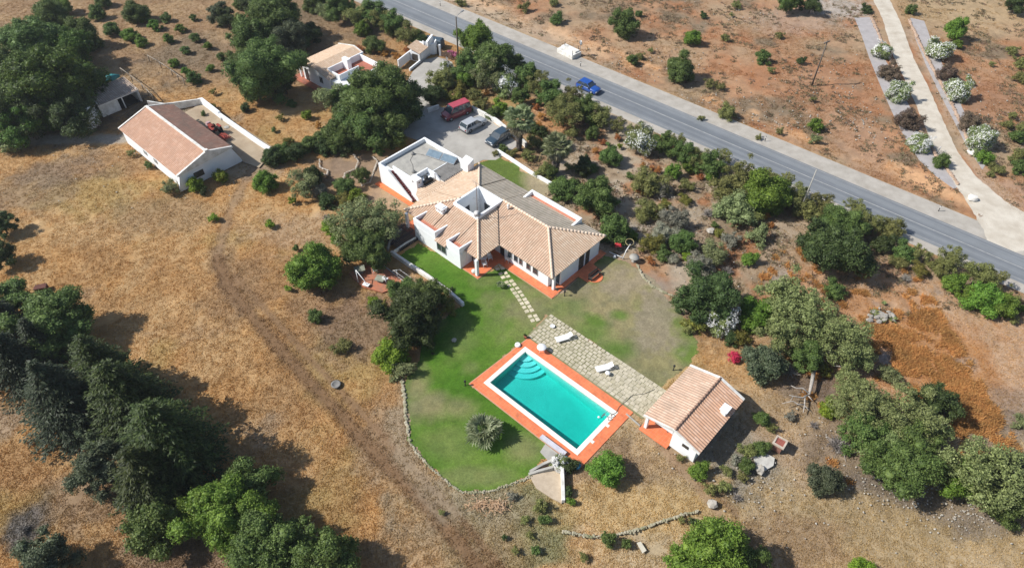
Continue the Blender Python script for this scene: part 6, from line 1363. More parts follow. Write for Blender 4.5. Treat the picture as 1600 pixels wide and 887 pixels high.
zone('among the tall trees left of the cottage', [(430, 26, 38, 'tree'), (392, 52, 32, 'tree'), (415, 108, 46, 'tree', 'largest round leafy tree just left of the cottage'), (448, 58, 30, 'bluetree'), (385, 90, 24, 'tree'), (486, 54, 18, 'dark'), (470, 68, 14, 'bush'), (400, 132, 24, 'tree'), (442, 125, 22, 'darktree')])
zone('between barn wall and cottage', [(455, 162, 8, 'bush'), (383, 169, 8, 'dark'), (479, 181, 8, 'lime'), (344, 88, 6, 'bush'), (428, 203, 5, 'bush'), (438, 184, 7, 'yellow'), (332, 166, 6, 'yellow'), (318, 178, 5, 'bush'), (395, 140, 8, 'lime'), (375, 130, 6, 'yellow'), (333, 144, 6, 'yellow'), (497, 196, 6, 'orange')])
zone('between cottage and gravel yard', [(590, 147, 50, 'tree', 'huge spreading tree between the cottage and the gravel yard'), (620, 165, 34, 'darktree'), (516, 152, 23, 'olivetree'), (548, 148, 26, 'tree'), (537, 202, 28, 'tree'), (604, 196, 32, 'tree'), (570, 190, 34, 'tree'), (510, 215, 18, 'bush')])
zone('in the clipped hedge above the earth garden', [(425, 247, 17, 'dark'), (442, 240, 16, 'bush'), (462, 240, 15, 'dark'), (450, 222, 10, 'yellow'), (483, 226, 15, 'bush'), (507, 232, 14, 'dark'), (524, 230, 14, 'bush'), (542, 230, 14, 'dark'), (560, 226, 15, 'bush'), (578, 224, 14, 'bush'), (594, 222, 14, 'dark'), (612, 222, 12, 'bush'), (628, 222, 10, 'yellow'), (592, 236, 8, 'bush')])
zone('in the small garden left of the house', [(564, 273, 14, 'tree', 'small tree in the earth garden with curved edgings'), (416, 286, 18, 'bright'), (472, 287, 24, 'olivetree'), (490, 277, 16, 'dark'), (458, 313, 7, 'lime'), (496, 299, 14, 'silver'), (510, 315, 15, 'dark'), (538, 293, 16, 'bush'), (538, 312, 14, 'yellow'), (558, 308, 14, 'lime'), (510, 337, 9, 'twig'), (515, 355, 13, 'lime'), (525, 372, 10, 'bright'), (556, 345, 40, 'olivetree'), (596, 348, 32, 'olivetree'), (575, 388, 32, 'tree'), (565, 365, 22, 'tree'), (497, 424, 38, 'bright', 'round dense green tree alone left of the sitting terrace'), (478, 430, 22, 'lime'), (423, 351, 8, 'lime'), (462, 388, 6, 'bush'), (493, 495, 12, 'bush'), (450, 451, 6, 'lime'), (535, 541, 14, 'scrub'), (548, 402, 8, 'twig'), (582, 472, 9, 'lime'), (598, 478, 8, 'yellow')])
zone('along the left side of the lawn', [(642, 488, 42, 'darktree', 'large dark tree between the dry field and the lawn'), (668, 462, 28, 'tree'), (630, 458, 22, 'bush'), (660, 515, 24, 'darktree'), (613, 555, 27, 'lime', 'big bright lime green tree at the lower left of the lawn'), (628, 578, 18, 'olive'), (702, 480, 13, 'yellow'), (688, 465, 11, 'yellow'), (706, 452, 4, 'dark'), (676, 552, 3, 'dark'), (680, 446, 8, 'scrub')])
zone('beside the front of the barn', [(265, 294, 13, 'olive'), (306, 290, 14, 'lime'), (345, 276, 12, 'lime'), (233, 258, 7, 'bush'), (332, 341, 8, 'lime'), (205, 240, 7, 'scrub'), (318, 300, 7, 'dark')])
zone('at the left edge of the photo', [(2, 350, 18, 'darktree'), (0, 395, 22, 'darktree'), (18, 462, 28, 'tree'), (79, 492, 50, 'tree'), (98, 515, 34, 'tree'), (178, 575, 22, 'tree'), (15, 560, 22, 'darktree'), (156, 732, 38, 'bluetree'), (150, 690, 20, 'bluetree'), (70, 874, 38, 'bluetree'), (242, 815, 42, 'tree'), (232, 845, 22, 'bush'), (32, 824, 13, 'twig')])
zone('in the clump at the bottom left', [(345, 800, 48, 'brighttree'), (385, 752, 38, 'tree'), (402, 806, 38, 'brighttree'), (320, 805, 36, 'brighttree'), (418, 850, 50, 'tree'), (512, 868, 42, 'tree'), (455, 878, 34, 'tree'), (470, 840, 26, 'twig')])
zone('on the scrubby slope below the pool', [(893, 783, 7, 'bright'), (888, 767, 8, 'dark'), (877, 722, 14, 'white', 'white flowered bush below the lower pool corner'), (893, 730, 12, 'dark'), (946, 733, 28, 'bright', 'round bright green bush below the right pool corner'), (949, 841, 13, 'bush'), (980, 848, 9, 'bush'), (845, 790, 12, 'scrub'), (850, 812, 10, 'bush'), (800, 775, 8, 'silver'), (820, 812, 8, 'scrub'), (788, 838, 5, 'dark'), (828, 835, 7, 'scrub'), (805, 860, 7, 'scrub'), (690, 800, 5, 'scrub'), (912, 870, 8, 'scrub'), (1085, 815, 8, 'dark'), (1065, 812, 6, 'scrub'), (838, 858, 8, 'bush')])
zone('at the bottom edge right of centre', [(1112, 874, 58, 'brighttree', 'large fresh green tree cut by the bottom edge'), (1168, 880, 32, 'tree'), (1345, 888, 18, 'lime'), (1068, 872, 24, 'brighttree')])
zone('around the pool house', [(1092, 736, 15, 'bright'), (1190, 654, 14, 'bush'), (1168, 704, 12, 'scrub'), (1189, 700, 13, 'bush'), (1166, 728, 13, 'bush'), (1110, 765, 11, 'scrub'), (1152, 775, 12, 'twig'), (1130, 760, 12, 'scrub'), (1160, 745, 9, 'scrub'), (1063, 715, 7, 'scrub'), (1205, 668, 9, 'scrub'), (1150, 718, 10, 'silver'), (1135, 735, 10, 'scrub')])
zone('on the slope right of the pool house', [(1286, 750, 27, 'blue', 'round blue green bush alone on dry grass at lower right'), (1345, 632, 40, 'paletree'), (1350, 675, 32, 'tree'), (1378, 690, 30, 'paletree'), (1426, 648, 44, 'paletree'), (1466, 628, 30, 'darktree'), (1410, 728, 44, 'tree'), (1463, 685, 26, 'paletree'), (1425, 690, 34, 'tree'), (1540, 745, 52, 'paletree'), (1588, 745, 42, 'bluetree'), (1505, 752, 30, 'brighttree'), (1570, 790, 30, 'tree'), (1312, 690, 22, 'twig'), (1272, 662, 10, 'twig'), (1235, 650, 9, 'silver'), (1600, 660, 14, 'olive'), (1295, 640, 14, 'lime'), (1390, 585, 18, 'olive')])
zone('around the old open crowned tree', [(1250, 490, 46, 'paletree', 'big pale open crowned old tree right of the white oleander'), (1222, 462, 32, 'paletree'), (1218, 528, 30, 'paletree'), (1312, 532, 38, 'paletree'), (1340, 560, 24, 'paletree'), (1262, 555, 24, 'tree'), (1285, 508, 26, 'olivetree'), (1328, 590, 20, 'paletree'), (1288, 575, 12, 'yellow'), (1212, 570, 9, 'twig'), (1236, 575, 16, 'twig')])
zone('at the right end of the dry lawn', [(1110, 460, 41, 'darktree', 'dense dark rounded evergreen at the end of the dry lawn'), (1124, 499, 27, 'white', 'white flowering oleander below the dense dark evergreen'), (1181, 490, 26, 'bright'), (1172, 505, 18, 'bright'), (1086, 506, 17, 'yellow'), (1156, 528, 14, 'yellow'), (1148, 558, 11, 'red'), (1191, 568, 32, 'blue'), (1058, 474, 8, 'bush'), (1060, 486, 6, 'dark'), (1142, 530, 12, 'dark'), (1075, 515, 10, 'scrub')])
zone('in the scrub garden right of the house', [(925, 210, 12, 'bush'), (954, 247, 17, 'bush'), (984, 275, 7, 'bush'), (1002, 224, 24, 'white', 'large white oleander on the bank below the road'), (1015, 286, 24, 'scrub'), (1051, 270, 14, 'bright'), (1034, 295, 15, 'silver'), (1030, 300, 14, 'twig'), (1073, 289, 11, 'scrub'), (1071, 312, 10, 'yellow'), (933, 303, 29, 'tree'), (914, 253, 11, 'dark'), (925, 262, 10, 'bush'), (880, 298, 20, 'bush'), (896, 290, 12, 'dark'), (1012, 330, 20, 'scrub'), (962, 360, 24, 'bush'), (950, 368, 14, 'dark'), (988, 368, 10, 'bright'), (1039, 319, 9, 'yellow'), (1053, 346, 20, 'silver'), (1038, 365, 17, 'silver'), (1066, 380, 20, 'bush'), (1019, 383, 18, 'yellow'), (1038, 398, 12, 'bush'), (1050, 404, 11, 'silver'), (1094, 418, 20, 'silver'), (1112, 398, 20, 'olive'), (1098, 440, 12, 'twig'), (1124, 364, 9, 'yellow'), (1141, 374, 14, 'silver'), (1185, 369, 17, 'olive'), (1171, 405, 13, 'bright', 'young bright fruit tree alone on bare red ground'), (1208, 448, 9, 'blue'), (1118, 352, 6, 'bush'), (1084, 385, 9, 'olive'), (1072, 402, 8, 'lime'), (1062, 345, 7, 'pale'), (936, 185, 12, 'yellow'), (965, 215, 6, 'orange'), (943, 222, 6, 'orange'), (930, 235, 6, 'orange'), (1028, 266, 7, 'orange'), (1018, 262, 5, 'orange'), (1005, 258, 5, 'orange'), (968, 228, 5, 'lime'), (1018, 410, 6, 'orange'), (1015, 404, 5, 'orange'), (1095, 277, 6, 'orange'), (1197, 338, 7, 'orange'), (1205, 352, 6, 'orange'), (1018, 320, 6, 'twig'), (1108, 330, 12, 'twig'), (1150, 340, 8, 'twig'), (1138, 420, 12, 'twig'), (890, 260, 8, 'scrub'), (1002, 300, 8, 'orange')])
zone('on the bank between road and parking', [(745, 60, 27, 'brighttree'), (768, 90, 32, 'tree', 'large green tree beside the street lamp'), (740, 100, 24, 'tree'), (698, 106, 11, 'white', 'white flowered bush beside the driveway gate'), (707, 84, 7, 'pink'), (692, 128, 19, 'scrub'), (676, 150, 17, 'dark'), (712, 118, 12, 'scrub'), (728, 126, 15, 'bright'), (759, 120, 22, 'olivetree'), (790, 133, 20, 'white', 'rounded white flowering oleander on the bank above the cars'), (823, 118, 20, 'tree'), (843, 135, 20, 'scrubtree'), (803, 96, 15, 'tree'), (783, 170, 13, 'lime'), (768, 178, 12, 'bush'), (750, 163, 12, 'scrub'), (740, 148, 12, 'scrub'), (715, 152, 9, 'yellow'), (701, 152, 8, 'yellow'), (730, 170, 9, 'bush'), (881, 172, 26, 'scrubtree'), (860, 148, 20, 'tree'), (895, 150, 17, 'scrubtree'), (916, 170, 20, 'tree'), (938, 180, 18, 'scrubtree'), (965, 194, 13, 'scrubtree'), (989, 202, 13, 'scrubtree'), (925, 190, 10, 'bright'), (894, 208, 11, 'scrub'), (837, 222, 13, 'scrub'), (786, 233, 8, 'bush'), (774, 240, 6, 'scrub'), (800, 240, 9, 'scrub'), (825, 242, 11, 'scrub'), (850, 268, 14, 'scrub'), (860, 270, 12, 'bush'), (874, 293, 14, 'bright'), (911, 265, 15, 'dark'), (846, 205, 11, 'dark'), (830, 200, 12, 'bush'), (760, 145, 6, 'orange'), (838, 168, 6, 'orange'), (846, 182, 7, 'orange'), (842, 196, 7, 'orange'), (850, 208, 6, 'orange'), (812, 150, 14, 'tree'), (720, 140, 12, 'yellow'), (690, 148, 10, 'yellow'), (866, 246, 9, 'scrub')])
zone('in thick growth below the road', [(1144, 300, 27, 'scrub'), (1148, 330, 28, 'olive'), (1192, 310, 37, 'bright'), (1212, 283, 24, 'scrubtree'), (1158, 271, 20, 'scrubtree'), (1186, 275, 18, 'scrubtree'), (1242, 305, 20, 'scrubtree'), (1262, 330, 18, 'scrub'), (1285, 318, 18, 'scrubtree'), (1040, 226, 17, 'tree'), (1056, 220, 14, 'scrubtree'), (1071, 240, 18, 'tree'), (1090, 247, 17, 'scrubtree'), (1110, 255, 19, 'tree'), (1127, 245, 15, 'scrubtree'), (1075, 262, 10, 'bright'), (1112, 275, 11, 'bright'), (1172, 340, 16, 'scrub')])
zone('on the slope beside the road at right', [(1303, 385, 44, 'darktree', 'massive dark green tree below the road at right'), (1316, 348, 30, 'tree'), (1268, 378, 15, 'tree'), (1280, 400, 16, 'darktree'), (1344, 338, 19, 'scrubtree'), (1367, 350, 17, 'scrubtree'), (1391, 360, 19, 'scrub'), (1379, 382, 16, 'dark'), (1414, 395, 17, 'bush'), (1440, 396, 14, 'scrubtree'), (1438, 421, 13, 'yellow'), (1485, 405, 19, 'scrubtree'), (1466, 418, 14, 'scrub'), (1490, 442, 17, 'bright'), (1529, 428, 22, 'scrubtree'), (1552, 432, 19, 'scrubtree'), (1540, 470, 26, 'bright'), (1562, 478, 22, 'bright'), (1518, 462, 18, 'bright'), (1599, 484, 8, 'bright'), (1306, 453, 17, 'bush'), (1405, 410, 12, 'scrub'), (1335, 320, 13, 'scrubtree'), (1575, 470, 14, 'scrub'), (1418, 432, 10, 'twig'), (1585, 500, 8, 'scrub')])
zone('on the red slope north of the road', [(976, 36, 20, 'tree'), (975, 50, 15, 'bush'), (1081, 62, 13, 'bright'), (1062, 112, 23, 'bush'), (988, 94, 10, 'bush'), (1000, 88, 7, 'scrub'), (1100, 24, 6, 'dark'), (1143, 23, 4, 'scrub'), (1192, 91, 12, 'bush'), (1252, 95, 7, 'dark'), (1275, 196, 13, 'bright'), (1218, 206, 7, 'scrub'), (1017, 79, 5, 'scrub'), (1133, 59, 7, 'scrub'), (1233, 5, 15, 'tree'), (1268, 6, 14, 'darktree'), (1247, 3, 10, 'tree'), (870, 30, 11, 'bush'), (1137, 177, 14, 'scrub'), (1110, 130, 9, 'scrub'), (1125, 135, 8, 'scrub'), (1274, 218, 9, 'olive'), (1218, 55, 7, 'scrub'), (1150, 8, 8, 'scrub'), (1205, 110, 6, 'scrub'), (1270, 155, 6, 'scrub'), (865, 4, 8, 'scrub'), (998, 22, 6, 'bush'), (1185, 215, 6, 'scrub'), (1095, 185, 6, 'scrub'), (820, 12, 9, 'scrub'), (720, 5, 8, 'scrub')])
zone('on the left bed of the gravel drive', [(1377, 81, 15, 'white'), (1403, 147, 18, 'white'), (1437, 226, 16, 'white'), (1389, 113, 16, 'brown'), (1420, 189, 18, 'brown'), (1355, 15, 9, 'dark'), (1470, 254, 13, 'bush')])
zone('on the right side of the gravel drive', [(1467, 81, 19, 'white'), (1494, 145, 19, 'white'), (1533, 219, 20, 'white'), (1481, 117, 16, 'brown'), (1519, 193, 18, 'brown'), (1423, 17, 9, 'bush'), (1538, 248, 13, 'bright'), (1558, 264, 11, 'scrub'), (1494, 48, 16, 'tall'), (1497, 70, 8, 'bright'), (1519, 129, 6, 'scrub'), (1524, 238, 8, 'olive'), (1548, 272, 7, 'scrub')])
zone('near the top right edge', [(1582, 80, 9, 'scrub'), (1597, 98, 12, 'scrub'), (1596, 122, 11, 'scrub'), (1582, 181, 7, 'scrub'), (1589, 214, 13, 'bush'), (1596, 240, 12, 'scrub'), (1594, 262, 13, 'bush'), (1575, 195, 9, 'scrub'), (1590, 3, 16, 'darktree'), (1600, 200, 10, 'scrub'), (1582, 248, 8, 'scrub'), (1550, 100, 5, 'scrub')])
for i, a in enumerate(PL): plant(*a, i)

# ---- conifers of the lower left
def conifer_mesh(Hh, R, seed, droop=.25, step=.27, nb=15, nl=.33, power=.85):
    rg = np.random.default_rng(seed); c, nn, al, sz = [], [], [], []
    z = .5
    while z < Hh - .1:
        r = R * (1 - z / Hh) ** power * rg.uniform(.82, 1.1)
        for k in range(max(4, int(nb * (0.35 + r / R)))):
            a = rg.random() * 2 * pi; L = r * rg.uniform(.7, 1.12); d = np.array([cos(a), sin(a), 0]); q = np.array([-sin(a), cos(a), 0])
            t = .15
            while t < 1:
                p = d * L * t + np.array([0, 0, z - droop * L * t * t + .10 * L * t]); wd = .32 * L * (1 - t) + .14
                for s in range(5):
                    off = q * rg.uniform(-wd, wd); c.append(p + off + rg.normal(size=3) * .05); nn.append(np.array([0, 0, 1.]) + d * .25 + rg.normal(size=3) * .35); al.append(d * .7 + off / (wd + .01) * .7 + rg.normal(size=3) * .2); sz.append(nl * rg.uniform(.6, 1.1))
                t += .34 / max(L, .5)
        z += step
    c = np.array(c); nn = np.array(nn); nn /= np.linalg.norm(nn, axis=1, keepdims=True); al = np.array(al)
    b = al - nn * (al * nn).sum(1, keepdims=True); b /= np.linalg.norm(b, axis=1, keepdims=True); a_ = np.cross(nn, b); s = np.array(sz)[:, None]
    v = np.stack([c - b * s * .5, c + a_ * s * .24, c + b * s * .9, c - a_ * s * .24], 1).reshape(-1, 3); f = np.arange(4 * len(c)).reshape(-1, 4)
    # solid inner cone added to darken the crown and its shadow
    n_ = 12; ring = []
    for zz, k in ((.4, .34), (Hh * .45, .22), (Hh * .8, .09)):
        for j in range(n_): ring.append((R * k * cos(2 * pi * j / n_), R * k * sin(2 * pi * j / n_), zz))
    ring.append((0, 0, Hh * .97)); o0 = len(v); ff = []
    for i in range(2):
        for j in range(n_): ff.append((o0 + i * n_ + j, o0 + i * n_ + (j + 1) % n_, o0 + (i + 1) * n_ + (j + 1) % n_, o0 + (i + 1) * n_ + j))
    for j in range(n_): ff.append((o0 + 3 * n_, o0 + 2 * n_ + j, o0 + 2 * n_ + (j + 1) % n_, o0 + 3 * n_))
    me = mesh_np('crown', np.vstack([v, np.array(ring)]), np.vstack([f, np.array(ff)])); me.materials.append(LM['spruce']); return me
for i, (bx, by, Hh, R, kk, lab) in enumerate(((122, 655, 9.5, 5.4, 'spruce', 'tallest dark grey green spruce with drooping branches at lower left'), (42, 590, 8.0, 4.2, 'spruce', 'dark spruce close to the left edge above the tallest one'),
        (222, 660, 9.5, 4.8, 'cedar', 'dark green cedar in the middle of the conifer clump'), (290, 730, 10.5, 5.4, 'cedar', 'big olive green cedar casting a black shadow on the field'), (80, 560, 6.5, 3.4, 'spruce', 'spruce squeezed between two taller ones at lower left'), (255, 780, 8.5, 3.8, 'cedar', 'lower cedar above the bright green trees'), (180, 610, 8.5, 3.9, 'cedar', 'narrow dark cedar between the spruce and the big cedars'), (18, 520, 6.5, 3.4, 'spruce', 'dark spruce cut by the left edge of the photo'))):
    p = P(bx, by); t = empty('spruce_tree' if kk == 'spruce' else 'cedar_tree', (p.x, p.y, 0), i * 1.3, lab, 'tree', 'conifers at the lower left')
    inst('crown', conifer_mesh(Hh, R, 50 + i, droop=.3 if kk == 'spruce' else .12, power=.85 if kk == 'spruce' else .62), LM[kk], t)
    mb = MB(); mb.tube([(0, 0, -.1), (0, 0, Hh * .9)], .22, .03, n=8); mb.build('trunk', bark, t)

# ---- palms
def fan_palm(px, py, h, R, label, trunk=True, nf=36):
    p = P(px, py); t = empty('fan_palm', (p.x, p.y, 0), 0, label, 'palm'); rr = random.Random(int(px)); rg = np.random.default_rng(int(px))
    def fronds(n_, e0, e1, L0, L1, fr_, name, m):
        mb = MB()
        for k in range(n_):
            a = k * 2.39996 + rr.uniform(-.2, .2); e = e0 + (e1 - e0) * (k / n_); L = rr.uniform(L0, L1)
            d = Vector((cos(a) * cos(e), sin(a) * cos(e), sin(e))); q = Vector((-sin(a), cos(a), 0)); up = d.cross(q) * -1
            if up.z < 0: up = -up
            c_ = Vector((0, 0, h)) + d * L
            mb.add([Vector((0, 0, h)) - q * .025, Vector((0, 0, h)) + q * .025, c_ + q * .02, c_ - q * .02], [(0, 1, 2, 3)])
            nb = 15 if trunk else 11
            for j in range(nb):
                b = -1.9 + 3.8 * j / (nb - 1); dd = (d * cos(b) + q * sin(b)); Lf = fr_ * (1 - .22 * abs(b) / 1.75) * rr.uniform(.85, 1.1); s = dd.cross(up).normalized() * fr_ * (.085 if trunk else .12)
                m1 = c_ + dd * Lf * .55 + up * .03; tip = c_ + dd * Lf - up * Lf * .10 + Vector((0, 0, -Lf * .12))
                mb.add([c_, m1 - s, tip, m1 + s], [(0, 1, 2), (0, 2, 3)])
        return mb.build(name, m, t)
    fronds(nf, 1.2 if trunk else 1.15, -.15 if trunk else .1, R * .36, R * .66, R * (.44 if trunk else .46), 'crown', LM['palm'] if trunk else leafmat('palm_leaf_pale', (0.280, 0.350, 0.180), (0.460, 0.540, 0.310), (0.700, 0.760, 0.520), .5))
    if trunk:
        fronds(26, -.35, -1.1, R * .35, R * .5, R * .42, 'dry_fronds', leafmat('dry_palm_leaf', (0.22, 0.19, 0.12), (0.36, 0.32, 0.20), (0.50, 0.47, 0.30), .1))
        mb = MB(); mb.tube([(0, 0, -.1), (0, 0, h * .3), (0, 0, h * .7), (0, 0, h)], [.36, .42, .5, .3], n=12)
        for k in range(170):
            a = rr.random() * 6.28; z = rr.uniform(.3, h); r = .37 + .16 * (z / h); o = Vector((r * cos(a), r * sin(a), z)); q = Vector((-sin(a), cos(a), 0)) * .09; mb.add([o - q, o + q, o + Vector((cos(a) * .2, sin(a) * .2, -.55))], [(0, 1, 2)])
        mb.build('trunk', mat('palm_skirt', (0.16, 0.135, 0.115), (0.085, 0.07, 0.06), 0.95, 5), t)
    return t
fan_palm(811, 234, 4.7, 2.55, 'tall fan palm with shaggy trunk beside the dark car'); fan_palm(868, 268, 3.9, 2.35, 'shorter fan palm with shaggy trunk above the grass strip')
fan_palm(757, 682, .7, 2.15, 'low round fan palm alone on the bottom lawn', False, 38)
fan_palm(782, 449, .35, .62, 'tiny dark palm seedling on the lawn beside the stepping path', False, 14)
# yellow swing frame by the palms
p = P(847, 252); mb = MB(); mb.tube([(-.6, -.3, 0), (-.2, 0, 1.4)], .035, n=5); mb.tube([(-.2, 0, 1.4), (1.0, .1, 1.1)], .035, n=5); mb.tube([(1.0, .1, 1.1), (1.1, -.3, 0)], .035, n=5); tag(mb.build('pole_stand', mat('yellow_pole', (0.55, 0.45, 0.2), (0.45, 0.36, 0.15)), loc=(p.x, p.y, 0)), 'thin yellowish pole frame between the two fan palms', 'frame')

# ---- dead tree
p = P(1272, 585); t = empty('dead_tree', (p.x, p.y, 0), 0, 'bare grey fallen dead tree with forked limbs right of the pool house', 'dead tree')
def dpt(px, py, z): return P(px, py, z) - p
mb = MB(); mb.tube([dpt(1272, 578, .9), dpt(1268, 600, .75), dpt(1264, 616, .55)], [.22, .17, .12], n=9); mb.build('trunk', deadwood, t)
br = [([(1264, 614, .6), (1254, 606, .8), (1244, 606, .9), (1236, 602, 1.0)], .10), ([(1264, 616, .5), (1254, 621, .6), (1242, 619, .7), (1233, 617, .9)], .10), ([(1258, 618, .5), (1257, 634, .4), (1255, 644, .3)], .10), ([(1257, 632, .4), (1246, 631, .5), (1239, 626, .6), (1222, 630, .7)], .08), ([(1258, 634, .4), (1264, 641, .3)], .05), ([(1263, 618, .5), (1270, 626, .4)], .07), ([(1239, 619, .8), (1234, 628, .6)], .04), ([(1257, 614, .7), (1253, 611, .9)], .05)]
for L, r in br: mb = MB(); mb.tube([dpt(*q) for q in L], r, r * .35, n=6); mb.build('branch', deadwood, t)
p = P(1300, 562); t = empty('bare_limb', (p.x, p.y, 0), 0, 'pale bare bent limb under the old open crowned tree', 'branch')
for L, r in (([(1276, 557, 1.6), (1296, 549, 2.0), (1306, 563, 1.3), (1300, 572, .6)], .10), ([(1303, 571, .8), (1320, 573, .9), (1332, 582, .7)], .07), ([(1283, 558, 1.7), (1290, 565, 1.2)], .06), ([(1304, 571, .8), (1318, 572, .8), (1330, 574, .6)], .04), ([(1276, 540, 1.6), (1274, 520, 2.4), (1262, 510, 2.9)], .16)): mb = MB(); mb.tube([dpt(*q) for q in L], r, r * .5, n=6); mb.build('limb', deadwood, t)
p = P(1222, 552); mb = MB(); mb.tube([(-.9, -.1, .9), (0, .2, 1.1), (.8, .3, 1.2)], .06, .03, n=5); tag(mb.build('dead_branch', deadwood, loc=p), 'thin bare branch sticking out above the blue green bush', 'branch')
# little dead limbs in the brush left
for (px, py, lab) in ((615, 468, 'small bare forked branch beside the dark tree near the terrace'), (1345, 705, 'bare pale branch lying beside the grey brushwood')):
    p = P(px, py); mb = MB(); mb.tube([(0, 0, .2), (.1, .3, .9)], .05, .04, n=5); mb.tube([(.1, .3, .9), (.5, .6, 1.3)], .04, .02, n=5); mb.tube([(.1, .3, .9), (-.4, .5, 1.2)], .04, .02, n=5); tag(mb.build('dead_branch', deadwood, loc=p), lab, 'branch')

# ---- agaves with rocks on the orange slope
def agave(px, py, r, lab, n_=22):
    p = P(px, py); mb = MB(); rr = random.Random(int(px + py))
    for k in range(n_):
        a = k * 2.4; e = .25 + .8 * rr.random(); d = Vector((cos(a) * cos(e), sin(a) * cos(e), sin(e))) * r * rr.uniform(.7, 1.1); q = Vector((-sin(a), cos(a), 0)) * r * .13
        mb.add([Vector((0, 0, .05)) - q * .6, d * .5 - q, d, d * .5 + q, Vector((0, 0, .05)) + q * .6], [(0, 1, 2, 3, 4)])
    tag(mb.build('agave', LM['pale'], loc=(p.x, p.y, 0)), lab, 'agave', 'agaves on the orange slope')
agave(1364, 490, .75, 'agave rosette at the left of the rock pile on the orange slope'); agave(1394, 500, .7, 'agave rosette at the right of the rock pile on the orange slope'); agave(1380, 474, .45, 'small agave above the rock pile on the orange slope'); agave(1379, 502, .5, 'agave in front of the rock pile on the orange slope')
mb = MB(); r3 = random.Random(8); c_ = P(1375, 493)
for k in range(26): mb.rock((c_.x + r3.gauss(0, .8), c_.y + r3.gauss(0, .4), .1), r3.uniform(.15, .4), r3)
tag(mb.build('rock_pile', mat('grey_rock', (0.42, 0.39, 0.34), (0.25, 0.23, 0.2), .95, 2)), 'pile of pale rocks between agaves on the orange slope', 'rock pile')

# ================================================================== GRASS and ground cover (uncountable)
def tufts(name, x, y, z0, col, h, w, nbl, seed, label, cat):
    rg = np.random.default_rng(seed); n = len(x); k = nbl
    X = np.repeat(x, k) + rg.normal(size=n * k) * w * 1.3; Y = np.repeat(y, k) + rg.normal(size=n * k) * w * 1.3; Z = np.repeat(z0, k)
    a = rg.random(n * k) * 2 * pi; hh = np.repeat(h * rg.uniform(.45, 1.25, n), k) * rg.uniform(.6, 1.2, n * k); lean = rg.normal(size=(n * k, 2)) * .6
    ww = w * rg.uniform(.35, .8, n * k)
    b = np.stack([X, Y, Z], 1); dx = np.stack([np.cos(a) * ww, np.sin(a) * ww, np.zeros(n * k)], 1); tip = b + np.stack([lean[:, 0] * hh, lean[:, 1] * hh, hh], 1)
    v = np.stack([b - dx, b + dx, tip], 1).reshape(-1, 3); me = mesh_np(name, v, np.arange(3 * n * k).reshape(-1, 3))
    cc = np.repeat(col, k, 0) * rg.uniform(.88, 1.14, (n * k, 1)); setcol(me, np.clip(np.repeat(cc, 3, 0), .01, .85))
    m, nn_, l, bs = newmat(name + '_blades'); at = nn_.new('ShaderNodeAttribute'); at.attribute_name = 'Col'; l.new(at.outputs[0], bs.inputs['Base Color']); bs.inputs['Roughness'].default_value = .9; bs.inputs['Specular IOR Level'].default_value = .1
    tr_ = nn_.new('ShaderNodeBsdfTranslucent'); l.new(at.outputs[0], tr_.inputs[0]); mx = nn_.new('ShaderNodeMixShader'); mx.inputs[0].default_value = .35; l.new(bs.outputs[0], mx.inputs[1]); l.new(tr_.outputs[0], mx.inputs[2]); l.new(mx.outputs[0], nn_['Material Output'].inputs[0])
    me.materials.append(m); o = bpy.data.objects.new(name, me); C.objects.link(o); return tag(o, label, cat, kind='stuff')
def ground_height(x, y): return ground_z(x, y)
track_lines = [G((412, 268), (395, 262), (372, 300), (352, 345), (338, 400), (352, 440), (400, 500), (470, 580), (540, 655), (600, 720), (680, 800), (760, 900)), G((366, 430), (420, 488), (495, 570), (570, 650), (630, 715), (712, 800)), G((1004, 668), (1040, 705), (1090, 760), (1140, 820))]
def excl(x, y):
    bad = np.zeros(x.shape, bool)
    for q in (lawn_poly, lawn2_poly, park_poly, shoulder_poly, bedL, bedR, deck_poly, patio_poly, barnyard_poly, trackw_poly, G((500, 250), (600, 235), (620, 320), (600, 330), (540, 300)), G((826, 742), (866, 731), (880, 786), (838, 762))): bad |= inpoly(x, y, q)
    for a_, b_, c_, d_ in ((-23, 8.6, -.6, 13.3),):
        bad |= inpoly(x, y, [HL(a_, 3.2), HL(-13.2, -.6), HL(8.4, -.7), HL(8.4, 13.2), HL(a_, 12)])
    bad |= inpoly(x, y, [tuple((ph0 + Vector((cos(PHA) * u - sin(PHA) * v, sin(PHA) * u + cos(PHA) * v, 0)))[:2]) for u, v in ((0, 0), (6, 0), (6, 8), (0, 8))])
    bad |= polyline_dist(x, y, drive_pts) < 2.4
    for t_ in track_lines: bad |= (polyline_dist(x, y, t_ ) < .35) & (_hash(np.floor(x * 7), np.floor(y * 7), 5) < .8)
    return bad
rg = np.random.default_rng(21); N = 340000
ty = 18 + (rg.random(N) ** 1.25) * 114; tx = rg.uniform(-1, 1, N) * (30 + ty * .62)
dens = fbm(tx, ty, 5, 601) * .6 + fbm(tx, ty, 1.5, 611, 2) * .4
vr_ = (tx - upL.x) * rn.x + (ty - upL.y) * rn.y
thr = np.where(vr_ > 2, .49, np.where((tx > 0) & (ty > 50), .50, .31))
ok = (dens > thr) & ~excl(tx, ty); tx, ty = tx[ok], ty[ok]
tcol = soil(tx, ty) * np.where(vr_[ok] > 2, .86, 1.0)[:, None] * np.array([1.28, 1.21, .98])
tufts('dry_grass', tx, ty, ground_height(tx, ty), tcol, .070, .11, 6, 3, 'dry straw coloured grass tufts over the fields', 'grass')
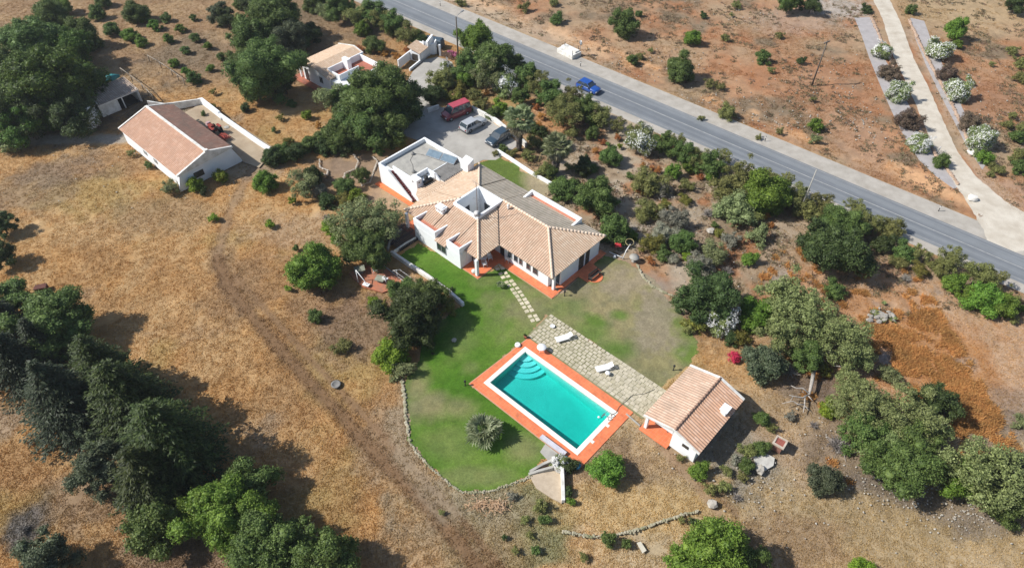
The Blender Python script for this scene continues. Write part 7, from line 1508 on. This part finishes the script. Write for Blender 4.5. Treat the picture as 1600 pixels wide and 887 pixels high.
# low brown scrub of the garden and the far slope
N = 60000; sy = rg.uniform(44, 132, N); sx = rg.uniform(-1, 1, N) * (30 + sy * .62)
vs2 = (sx - upL.x) * rn.x + (sy - upL.y) * rn.y; gz = ((sx > 2) & (vs2 < -8) & (sy > 50)) | (vs2 > 4)
dn = fbm(sx, sy, 4, 801) * .6 + fbm(sx, sy, 1.4, 811, 2) * .4
ok = gz & (dn > np.where(vs2 > 0, .56, .51)) & ~excl(sx, sy); sx, sy = sx[ok], sy[ok]; rr_ = rg.random((len(sx), 1))
scol = np.array([[.20, .155, .10]]) * (1 - rr_) + np.array([[.245, .215, .12]]) * rr_
scol = np.where(rg.random((len(sx), 1)) < .25, np.array([[.30, .20, .14]]), scol)
tufts('low_scrub', sx, sy, ground_height(sx, sy), scol, .24, .13, 9, 9, 'low brown and olive scrub covering earth around the road', 'scrub')
# orange ground cover on the right slope
N = 60000; ox = rg.uniform(29, 48, N); oy = rg.uniform(30, 62, N); pw_ = np.zeros(N)
for (px, py, rx, ry, s) in ((1500, 600, 2.6, 5, 1.1), (1440, 560, 3.5, 2.5, 1), (1540, 640, 2.5, 2.5, 1), (1400, 520, 3.2, 1.8, .95), (1480, 520, 4.5, 2.5, .85), (1440, 490, 5, 1.5, .6), (1560, 600, 3, 4, .75), (1590, 560, 3, 5, .6), (1540, 500, 4, 2, .55), (1500, 560, 4, 3, .9), (1380, 540, 2, 1.5, .7), (1590, 690, 2.5, 1.6, .9), (1470, 475, 4.5, 1.6, .55), (1530, 560, 3, 3, .7), (1580, 560, 2.5, 3, .45), (1520, 665, 2.2, 1, 1), (1410, 460, 2, 1, .5)):
    q = P(px, py); pw_ = np.maximum(pw_, s * np.clip(1.5 - np.hypot((ox - q.x) / rx, (oy - q.y) / ry), 0, 1))
ok = (pw_ * 0.85 + (fbm(ox, oy, 1.1, 701, 3) - .5) * 2.8 > .56); ox, oy = ox[ok], oy[ok]; n_ = len(ox)
oc = np.array([[0.54, 0.265, 0.095]]) * (0.7 + .6 * fbm(ox, oy, .9, 711, 2))[:, None] + np.array([[0.0, .05, .02]]) * rg.random((n_, 1))
tufts('orange_groundcover', ox, oy, ground_height(ox, oy), oc, .30, .10, 6, 4, 'low rusty orange dry ground cover on the right slope', 'ground cover')

# ================================================================== thin summer haze
HZ = 0.0002
if HZ > 0:
    mb = MB(); mb.box(-420, 420, -160, 480, -4.0, 61.0); m, n, l, b = newmat('haze_air'); n.remove(b)
    pv_ = n.new('ShaderNodeVolumePrincipled'); pv_.inputs['Color'].default_value = (0.88, 0.93, 1.0, 1); pv_.inputs['Density'].default_value = HZ; pv_.inputs['Anisotropy'].default_value = 0.2
    l.new(pv_.outputs[0], n['Material Output'].inputs['Volume']); tag(mb.build('haze', m), kind='stuff', label='thin pale summer haze in the air', cat='haze')
